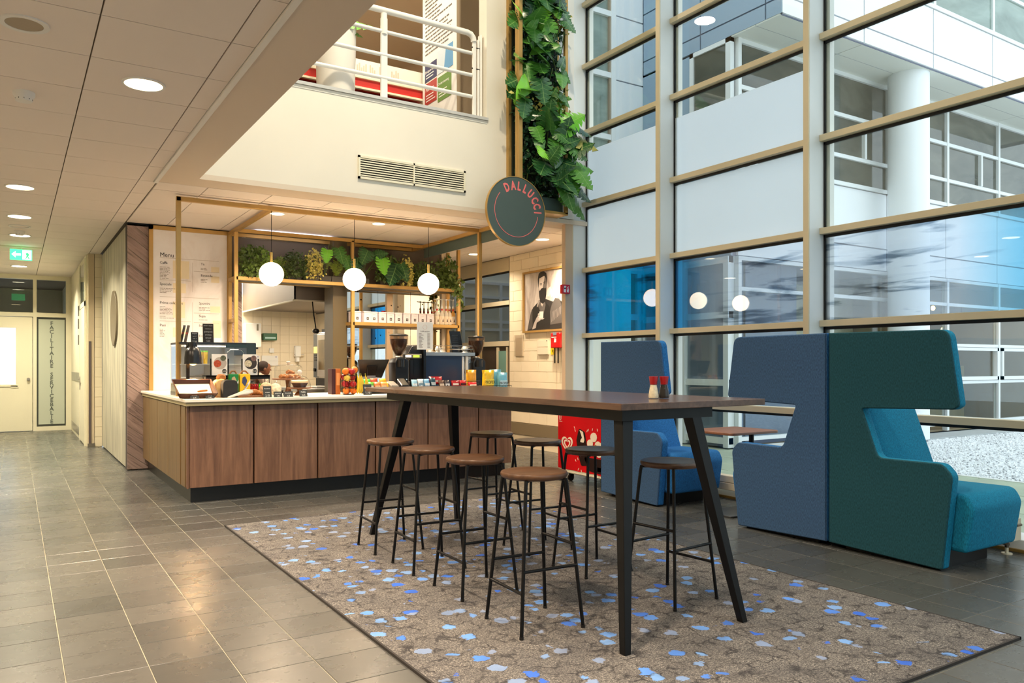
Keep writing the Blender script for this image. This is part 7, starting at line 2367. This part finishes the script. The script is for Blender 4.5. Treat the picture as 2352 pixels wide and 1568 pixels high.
for k in range(11):
    z = 1.635 - k * 0.0155
    b.box(3.955, 3.955 + (0.035, 0.06, 0.03, 0.05, 0.065, 0.04, 0.045, 0.03, 0.055, 0.04, 0.05)[k], 8.1935, 8.195, z, z + 0.005).box(4.065, 4.10, 8.1935, 8.195, z, z + 0.005)
stuff(b.build('small_print', M('card_ink', (120, 104, 96), 0.7), q))
q = thing('black_card', 'black standing drinks card on top of the coffee machine', 'card', (4.6, 8.42, 1.40))
MB().hexa([(4.51, 8.40, 1.432), (4.66, 8.40, 1.432), (4.66, 8.406, 1.432), (4.51, 8.406, 1.432)], [(4.49, 8.45, 1.69), (4.64, 8.45, 1.69), (4.64, 8.456, 1.69), (4.49, 8.456, 1.69)]).build('card', M('navy_black', (28, 32, 38), 0.25), q)
MB().box(4.53, 4.64, 8.38, 8.44, 1.40, 1.432).build('foot', m_blackp, q)
b = MB()
for k in range(9):
    z = 1.46 + k * 0.022
    y = 8.40 + 0.05 * (z - 1.432) / 0.258 - 0.0012
    b.box(4.52, 4.60, y, y + 0.0008, z, z + 0.004)
stuff(b.build('small_print', M('card_grey', (96, 104, 110), 0.7), q))
# popcorn bags in wire baskets
m_propy = foil((240, 190, 30))
m_propb = foil((120, 186, 206))


def wire_basket(label, x0, x1, y0, y1, z, h, nx, nz, tilt=0.0):
    q = thing('wire_basket', label, 'basket', ((x0 + x1) / 2, (y0 + y1) / 2, z))
    b = MB()
    for k in range(nx + 1):
        x = x0 + (x1 - x0) * k / nx
        b.cyl((x, y0, z), (x, y0, z + h), 0.0018, n=4).cyl((x, y1, z), (x, y1, z + h + tilt), 0.0018, n=4).cyl((x, y0, z + 0.002), (x, y1, z + 0.002), 0.0018, n=4)
    for k in range(nz + 1):
        zz = z + h * k / nz + 0.002
        for p0, p1 in (((x0, y0, zz), (x1, y0, zz)), ((x0, y1, zz), (x1, y1, zz)), ((x0, y0, zz), (x0, y1, zz)), ((x1, y0, zz), (x1, y1, zz))):
            b.cyl(p0, p1, 0.0025 if k in (0, nz) else 0.0018, n=4)
    b.build('wire', m_black, q)
    return q


wire_basket('black wire basket of popcorn bags at the right end of the counter', 4.525, 4.865, 7.62, 7.80, Z0, 0.075, 8, 3)
packet('popcorn_pack', 'yellow popcorn pack standing in the wire basket', 4.60, 7.71, Z0 + 0.01, 0.155, 0.245, 0.085, m_propy, 'popcorn packs in the wire basket', 0.0, foil((250, 214, 70)), 'PROPER')
packet('popcorn_pack', 'light blue popcorn pack leaning at the front of the wire basket', 4.785, 7.69, Z0 + 0.01, 0.14, 0.215, 0.07, m_propb, 'popcorn packs in the wire basket', 0.06, foil((196, 224, 232)), 'PROPER')
packet('popcorn_pack', 'light blue popcorn pack at the rear of the wire basket', 4.73, 7.765, Z0 + 0.01, 0.15, 0.25, 0.05, m_propb, 'popcorn packs in the wire basket', 0.0, None)
wire_basket('small black wire basket with a yellow bag before the coffee machine', 4.50, 4.66, 8.0, 8.12, Z0, 0.12, 6, 4)
packet('crisp_bag', 'amber yellow crisp bag in the small wire basket', 4.58, 8.06, Z0 + 0.03, 0.135, 0.225, 0.07, foil((224, 158, 30)), None, 0.05)
G4 = 'bars and packets along the counter edge'
for k, (x, y, z, w, h, rgb, lab, rgb2) in enumerate(((3.76, 7.88, Z0 + 0.05, 0.07, 0.10, (150, 196, 220), 'pale blue bar wrapper, first right of the card terminals', (230, 236, 240)), (3.835, 7.88, Z0 + 0.05, 0.07, 0.105, (206, 214, 220), 'silver grey bar wrapper, second right of the card terminals', (120, 150, 170)), (3.91, 7.88, Z0 + 0.05, 0.075, 0.105, (110, 160, 196), 'mid blue bar wrapper, third right of the card terminals', (230, 236, 240)), (3.99, 7.88, Z0 + 0.05, 0.07, 0.12, (24, 62, 78), 'dark petrol bar wrapper left of the big red packet', (190, 200, 206)), (4.05, 7.93, Z0 + 0.09, 0.16, 0.09, (186, 16, 30), 'big red chocolate packet lying on the bar wrappers', (230, 200, 190)), (4.09, 7.87, Z0 + 0.05, 0.07, 0.09, (110, 78, 60), 'brown foil bar below the big red packet', (220, 200, 180)), (4.16, 7.87, Z0 + 0.05, 0.07, 0.09, (70, 60, 62), 'dark silver bar below the big red packet', (220, 220, 224)), (4.27, 7.88, Z0 + 0.06, 0.10, 0.075, (170, 20, 30), 'red wafer packet right of the big red packet', (240, 220, 210)), (4.37, 7.88, Z0 + 0.06, 0.09, 0.075, (190, 24, 34), 'crimson wafer packet before the coffee machine', (60, 20, 20)), (4.47, 7.83, Z0 + 0.05, 0.11, 0.065, (214, 20, 32), 'bright red snack bar at the right end of the bar row', (246, 240, 236)))):
    packet('snack_bar', lab, x, y, z, w, h, 0.03, foil(rgb), G4, 0.35, foil(rgb2))
q = thing('bar_display', 'low black stepped display carrying the bars on the counter edge', 'display', (4.12, 7.9, Z0))
MB().box(3.71, 4.50, 7.82, 8.0, Z0, Z0 + 0.05).box(3.71, 4.50, 7.90, 8.0, Z0 + 0.05, Z0 + 0.07).build('step', m_black, q, bev=0.003)
for k, (x, lab) in enumerate(((3.515, 'black and grey card terminal next to the snack tray'), (3.64, 'black card terminal next to the blue bar wrappers'))):
    q = thing('card_terminal', lab, 'card terminal', (x, 7.92, Z0), 'card terminals on the counter')
    MB().hexa([(x - 0.05, 7.86, Z0), (x + 0.05, 7.86, Z0), (x + 0.05, 8.02, Z0), (x - 0.05, 8.02, Z0)], [(x - 0.045, 7.87, Z0 + 0.09), (x + 0.045, 7.87, Z0 + 0.09), (x + 0.045, 8.01, Z0 + 0.135 + 0.03 * k), (x - 0.045, 8.01, Z0 + 0.135 + 0.03 * k)]).build('case', (M('grey_terminal', (120, 114, 106), 0.4), m_blackp)[k], q, bev=0.008)
    MB().box(x - 0.03, x + 0.03, 7.855, 7.868, Z0 + 0.03, Z0 + 0.07).build('display', M('terminal_screen%d' % k, ((60, 60, 58), (180, 130, 100))[k], 0.2), q)

# ---------------- tea tins and syrup bottles on the shelf
m_tin = M('pale_lilac_tin', (232, 222, 224), 0.4)
m_tinl = M('tin_label', (44, 36, 36), 0.6)


def tin():
    q = thing('tea_tin', 'x', 'tin')
    MB().box(-0.053, 0.053, -0.05, 0.05, 0, 0.132).build('body', m_tin, q, bev=0.006, seg=2)
    MB().box(-0.055, 0.055, -0.052, 0.052, 0.132, 0.152).build('lid', m_tin, q, bev=0.006, seg=2)
    l_ = MB().box(-0.017, 0.017, -0.0512, -0.0495, 0.036, 0.072).build('label', m_tinl, q)
    MB().box(-0.011, 0.011, -0.0518, -0.0512, 0.056, 0.060).box(-0.009, 0.009, -0.0518, -0.0512, 0.048, 0.051).build('label_print', m_paper, l_)
    MB().box(-0.022, 0.022, -0.0512, -0.0498, 0.108, 0.111).build('print_line', M('tin_print', (176, 160, 156), 0.6), q)
    return q


t0 = tin()
ords = ('first', 'second', 'third', 'fourth', 'fifth', 'sixth', 'seventh', 'eighth', 'ninth', 'tenth')
for k in range(10):
    o = t0 if k == 0 else dup(t0, (0, 0, 0))
    o.location = (3.945 + 0.1235 * k + (0.012 if k == 1 else 0), 10.135 + (-0.02 if k == 1 else 0.004 * (k % 3)), 1.8585)
    o.rotation_euler = (0, 0, 0.12 if k == 1 else 0.0)
    o['label'] = 'pale tea tin on the brass shelf, %s from the olive column' % ords[k]
    o['group'] = 'pale tea tins in a row on the brass shelf'
o = dup(t0, (3.87 - 0.09 + 0.16, 10.30, 1.8585), 0, 'pale tea tin pushed back against the mirror, hidden behind the first front tin', 'pale tea tins in a row on the brass shelf')


def syrup(label, x, y, rgb):
    q = thing('syrup_bottle', label, 'bottle', (x, y, 1.8535), 'pump syrup bottles on the brass shelf')
    z = 1.8535
    MB().lathe([(0.0, 0), (0.034, 0), (0.036, 0.006), (0.036, 0.15), (0.03, 0.175), (0.014, 0.205), (0.013, 0.25), (0.0, 0.25)], (x, y, z), 18).build('bottle', M('syrup_%d' % rgb[0], rgb, 0.12, spec=0.8), q, smooth=True)
    MB().lathe([(0.0366, 0.02), (0.0366, 0.13)], (x, y, z), 18).build('label_sleeve', M('syrup_label', (232, 216, 190), 0.6, var=0.12, vs=30), q, smooth=True)
    MB().lathe([(0.0155, 0.215), (0.0155, 0.235)], (x, y, z), 14).build('red_band', m_red, q)
    MB().cyl((x, y, z + 0.25), (x, y, z + 0.285), 0.018, 0.012, 14).cyl((x, y, z + 0.285), (x, y, z + 0.375), 0.006, n=10).cyl((x, y, z + 0.372), (x - 0.055, y, z + 0.378), 0.006, n=8).cyl((x, y, z + 0.365), (x, y, z + 0.385), 0.012, n=12).build('pump', m_white, q, smooth=True)
    MB().prism([(x - 0.012, z + 0.05), (x + 0.012, z + 0.05), (x, z + 0.095)], 'Y', y - 0.0385, y - 0.037).build('label_mark', M('label_brown', (74, 50, 40), 0.6), q)
    return q


cl_ = (214, 204, 184)
for k, (x, y) in enumerate(((5.195, 10.16), (5.265, 10.14), (5.335, 10.14), (5.395, 10.15), (5.45, 10.14))):
    syrup(('clear syrup bottle with white pump, first from the tea tins', 'clear syrup bottle with white pump, second from the tea tins', 'clear syrup bottle with white pump, third from the tea tins', 'clear syrup bottle with white pump, fourth from the tea tins', 'amber syrup bottle with white pump at the end of the row')[k], x, y, cl_ if k < 4 else (206, 150, 60))

# ---------------- the cook in the kitchen
def skinned(name, verts, edges, radii, mat, parent, sub=2, root=0):
    me = bpy.data.meshes.new(name)
    me.from_pydata(verts, edges, [])
    ob = bpy.data.objects.new(name, me)
    COL.objects.link(ob)
    md = ob.modifiers.new('skin', 'SKIN')
    md.use_smooth_shade = True
    for v, r in zip(me.skin_vertices[0].data, radii):
        v.radius = r if isinstance(r, tuple) else (r, r)
    me.skin_vertices[0].data[root].use_root = True
    sb = ob.modifiers.new('sub', 'SUBSURF')
    sb.levels = sub
    sb.render_levels = sub
    dg = bpy.context.evaluated_depsgraph_get()
    m2 = bpy.data.meshes.new_from_object(ob.evaluated_get(dg))
    bpy.data.objects.remove(ob)
    m2.name = name
    m2.materials.clear()
    m2.materials.append(mat)
    m2.transform(Matrix.Translation(-Vector(OFF.get(parent.name, (0, 0, 0)))))
    for p in m2.polygons:
        p.use_smooth = True
    return link(name, m2, None, parent)


m_skin = M('brown_skin', (120, 72, 46), 0.5, var=0.06)
m_hair = M('short_hair', (46, 32, 24), 0.9)
m_top_ = M('kitchen_tunic', (176, 150, 130), 0.8, var=0.05)
m_trou = M('dark_trousers', (44, 44, 50), 0.85)
px, py = 3.30, 13.25
q = thing('person', 'cook in a light tunic bending over behind the display cabinet, looking right', 'person', (px, py, 0))
hd = Vector((px + 0.235, py - 0.02, 1.215))
V = [(px, py, 0.93), (px + 0.05, py, 1.02), (px + 0.115, py, 1.08), (px + 0.165, py, 1.10), (px + 0.205, py, 1.14), (hd.x - 0.012, py - 0.01, 1.20), (hd.x + 0.0, py - 0.02, 1.26),
     (px + 0.01, py + 0.09, 0.90), (px + 0.06, py + 0.10, 0.50), (px - 0.02, py + 0.10, 0.08), (px + 0.14, py + 0.10, 0.03),
     (px + 0.01, py - 0.09, 0.90), (px + 0.03, py - 0.10, 0.50), (px - 0.03, py - 0.10, 0.08), (px + 0.13, py - 0.10, 0.03),
     (px + 0.15, py + 0.17, 1.08), (px + 0.20, py + 0.21, 0.84), (px + 0.38, py + 0.14, 0.78), (px + 0.15, py - 0.17, 1.07), (px + 0.22, py - 0.21, 0.84), (px + 0.40, py - 0.14, 0.78)]
E_ = [(0, 1), (1, 2), (2, 3), (3, 4), (4, 5), (5, 6), (0, 7), (7, 8), (8, 9), (9, 10), (0, 11), (11, 12), (12, 13), (13, 14), (2, 15), (15, 16), (16, 17), (2, 18), (18, 19), (19, 20)]
Rr = [(0.13, 0.11), (0.125, 0.11), (0.12, 0.12), (0.07, 0.08), (0.055, 0.055), (0.088, 0.075), (0.085, 0.075), 0.085, 0.06, 0.042, 0.035, 0.085, 0.06, 0.042, 0.035, 0.06, 0.042, 0.03, 0.06, 0.042, 0.03]
body = skinned('body', V, E_, Rr, m_skin, q)
tun = skinned('tunic', [(px - 0.01, py, 0.84), V[0], V[1], V[2], (px + 0.145, py, 1.095), V[15], (px + 0.185, py + 0.20, 0.93), V[18], (px + 0.20, py - 0.20, 0.93)], [(0, 1), (1, 2), (2, 3), (3, 4), (3, 5), (5, 6), (3, 7), (7, 8)], [(0.155, 0.13), (0.15, 0.125), (0.14, 0.125), (0.135, 0.135), (0.09, 0.09), 0.072, 0.058, 0.072, 0.058], m_top_, q, root=1)
skinned('trousers', [(px, py, 0.92), V[7], V[8], (V[9][0], V[9][1], 0.12), V[11], V[12], (V[13][0], V[13][1], 0.12)], [(0, 1), (1, 2), (2, 3), (0, 4), (4, 5), (5, 6)], [(0.14, 0.12), 0.1, 0.075, 0.06, 0.1, 0.075, 0.06], m_trou, q)
for sg in (1, -1):
    MB().box(px - 0.06, px + 0.19, py + sg * 0.10 - 0.045, py + sg * 0.10 + 0.045, 0.0, 0.075).build('shoe', m_blackp, q, bev=0.03, seg=2, smooth=True)
# head: face looks to +X, slightly down
MB().ball((hd.x - 0.022, hd.y, hd.z + 0.035), 0.098, 20, 0.95).build('hair', m_hair, q, smooth='all')
b = MB()
b.lathe([(0.0, -0.125), (0.045, -0.118), (0.068, -0.07), (0.08, -0.01), (0.082, 0.04), (0.06, 0.085), (0.0, 0.10)], (0, 0, 0), 20)
b.xf(Matrix.Translation((hd.x + 0.018, hd.y, hd.z - 0.005)) @ Matrix.Rotation(math.radians(8), 4, 'Y'))
b.build('face', m_skin, q, smooth='all')
MB().hexa([(hd.x + 0.085, hd.y - 0.010, hd.z + 0.018), (hd.x + 0.085, hd.y + 0.010, hd.z + 0.018), (hd.x + 0.08, hd.y + 0.016, hd.z - 0.035), (hd.x + 0.08, hd.y - 0.016, hd.z - 0.035)], [(hd.x + 0.098, hd.y - 0.005, hd.z + 0.01), (hd.x + 0.098, hd.y + 0.005, hd.z + 0.01), (hd.x + 0.118, hd.y + 0.012, hd.z - 0.034), (hd.x + 0.118, hd.y - 0.012, hd.z - 0.034)]).build('nose', m_skin, q, bev=0.004, smooth=True)
for sg in (1, -1):
    MB().ball((hd.x + 0.085, hd.y + sg * 0.034, hd.z + 0.005), 0.011, 10).build('eye', M('eye_white', (220, 210, 200), 0.3), q, smooth='all')
    MB().ball((hd.x - 0.015, hd.y + sg * 0.086, hd.z - 0.015), 0.024, 10, 1.3).build('ear', m_skin, q, smooth='all')
MB().box(hd.x + 0.083, hd.x + 0.092, hd.y - 0.024, hd.y + 0.024, hd.z - 0.066, hd.z - 0.054).build('mouth', M('lips', (110, 56, 48), 0.5), q, bev=0.003)
MB().tube([(px + 0.15, py - 0.08, 1.14), (px + 0.235, py - 0.05, 1.085), (px + 0.25, py, 1.07), (px + 0.235, py + 0.05, 1.085)], 0.008, 8).build('collar', m_white, q, smooth=True)
for wx, wy in ((V[17][0], V[17][1]), (V[20][0], V[20][1])):
    for k in range(4):
        o_ = (k - 1.5) * 0.019
        L_ = (0.07, 0.082, 0.078, 0.062)[k]
        MB().tube([(wx + 0.0, wy + o_ * 0.8, 0.778), (wx + 0.05, wy + o_, 0.775), (wx + 0.05 + L_ * 0.55, wy + o_ * 1.1, 0.765), (wx + 0.05 + L_, wy + o_ * 1.15, 0.745)], [0.014, 0.010, 0.009, 0.006], 8).build('finger', m_skin, q, smooth=True)
    sg = -1 if wy > py else 1
    MB().tube([(wx + 0.005, wy + sg * 0.02, 0.775), (wx + 0.04, wy + sg * 0.045, 0.765), (wx + 0.07, wy + sg * 0.05, 0.75)], [0.014, 0.010, 0.007], 8).build('thumb', m_skin, q, smooth=True)
q = thing('prep_table', 'low steel prep table under the bending cook', 'table', (3.75, 13.25, 0))
MB().box(3.52, 4.2, 12.9, 13.7, 0.70, 0.735).build('table_top', m_steel, q)
for x in (3.55, 4.13):
    for y in (12.95, 13.62):
        MB().box(x, x + 0.04, y, y + 0.04, 0, 0.70).build('leg', m_steel, q)
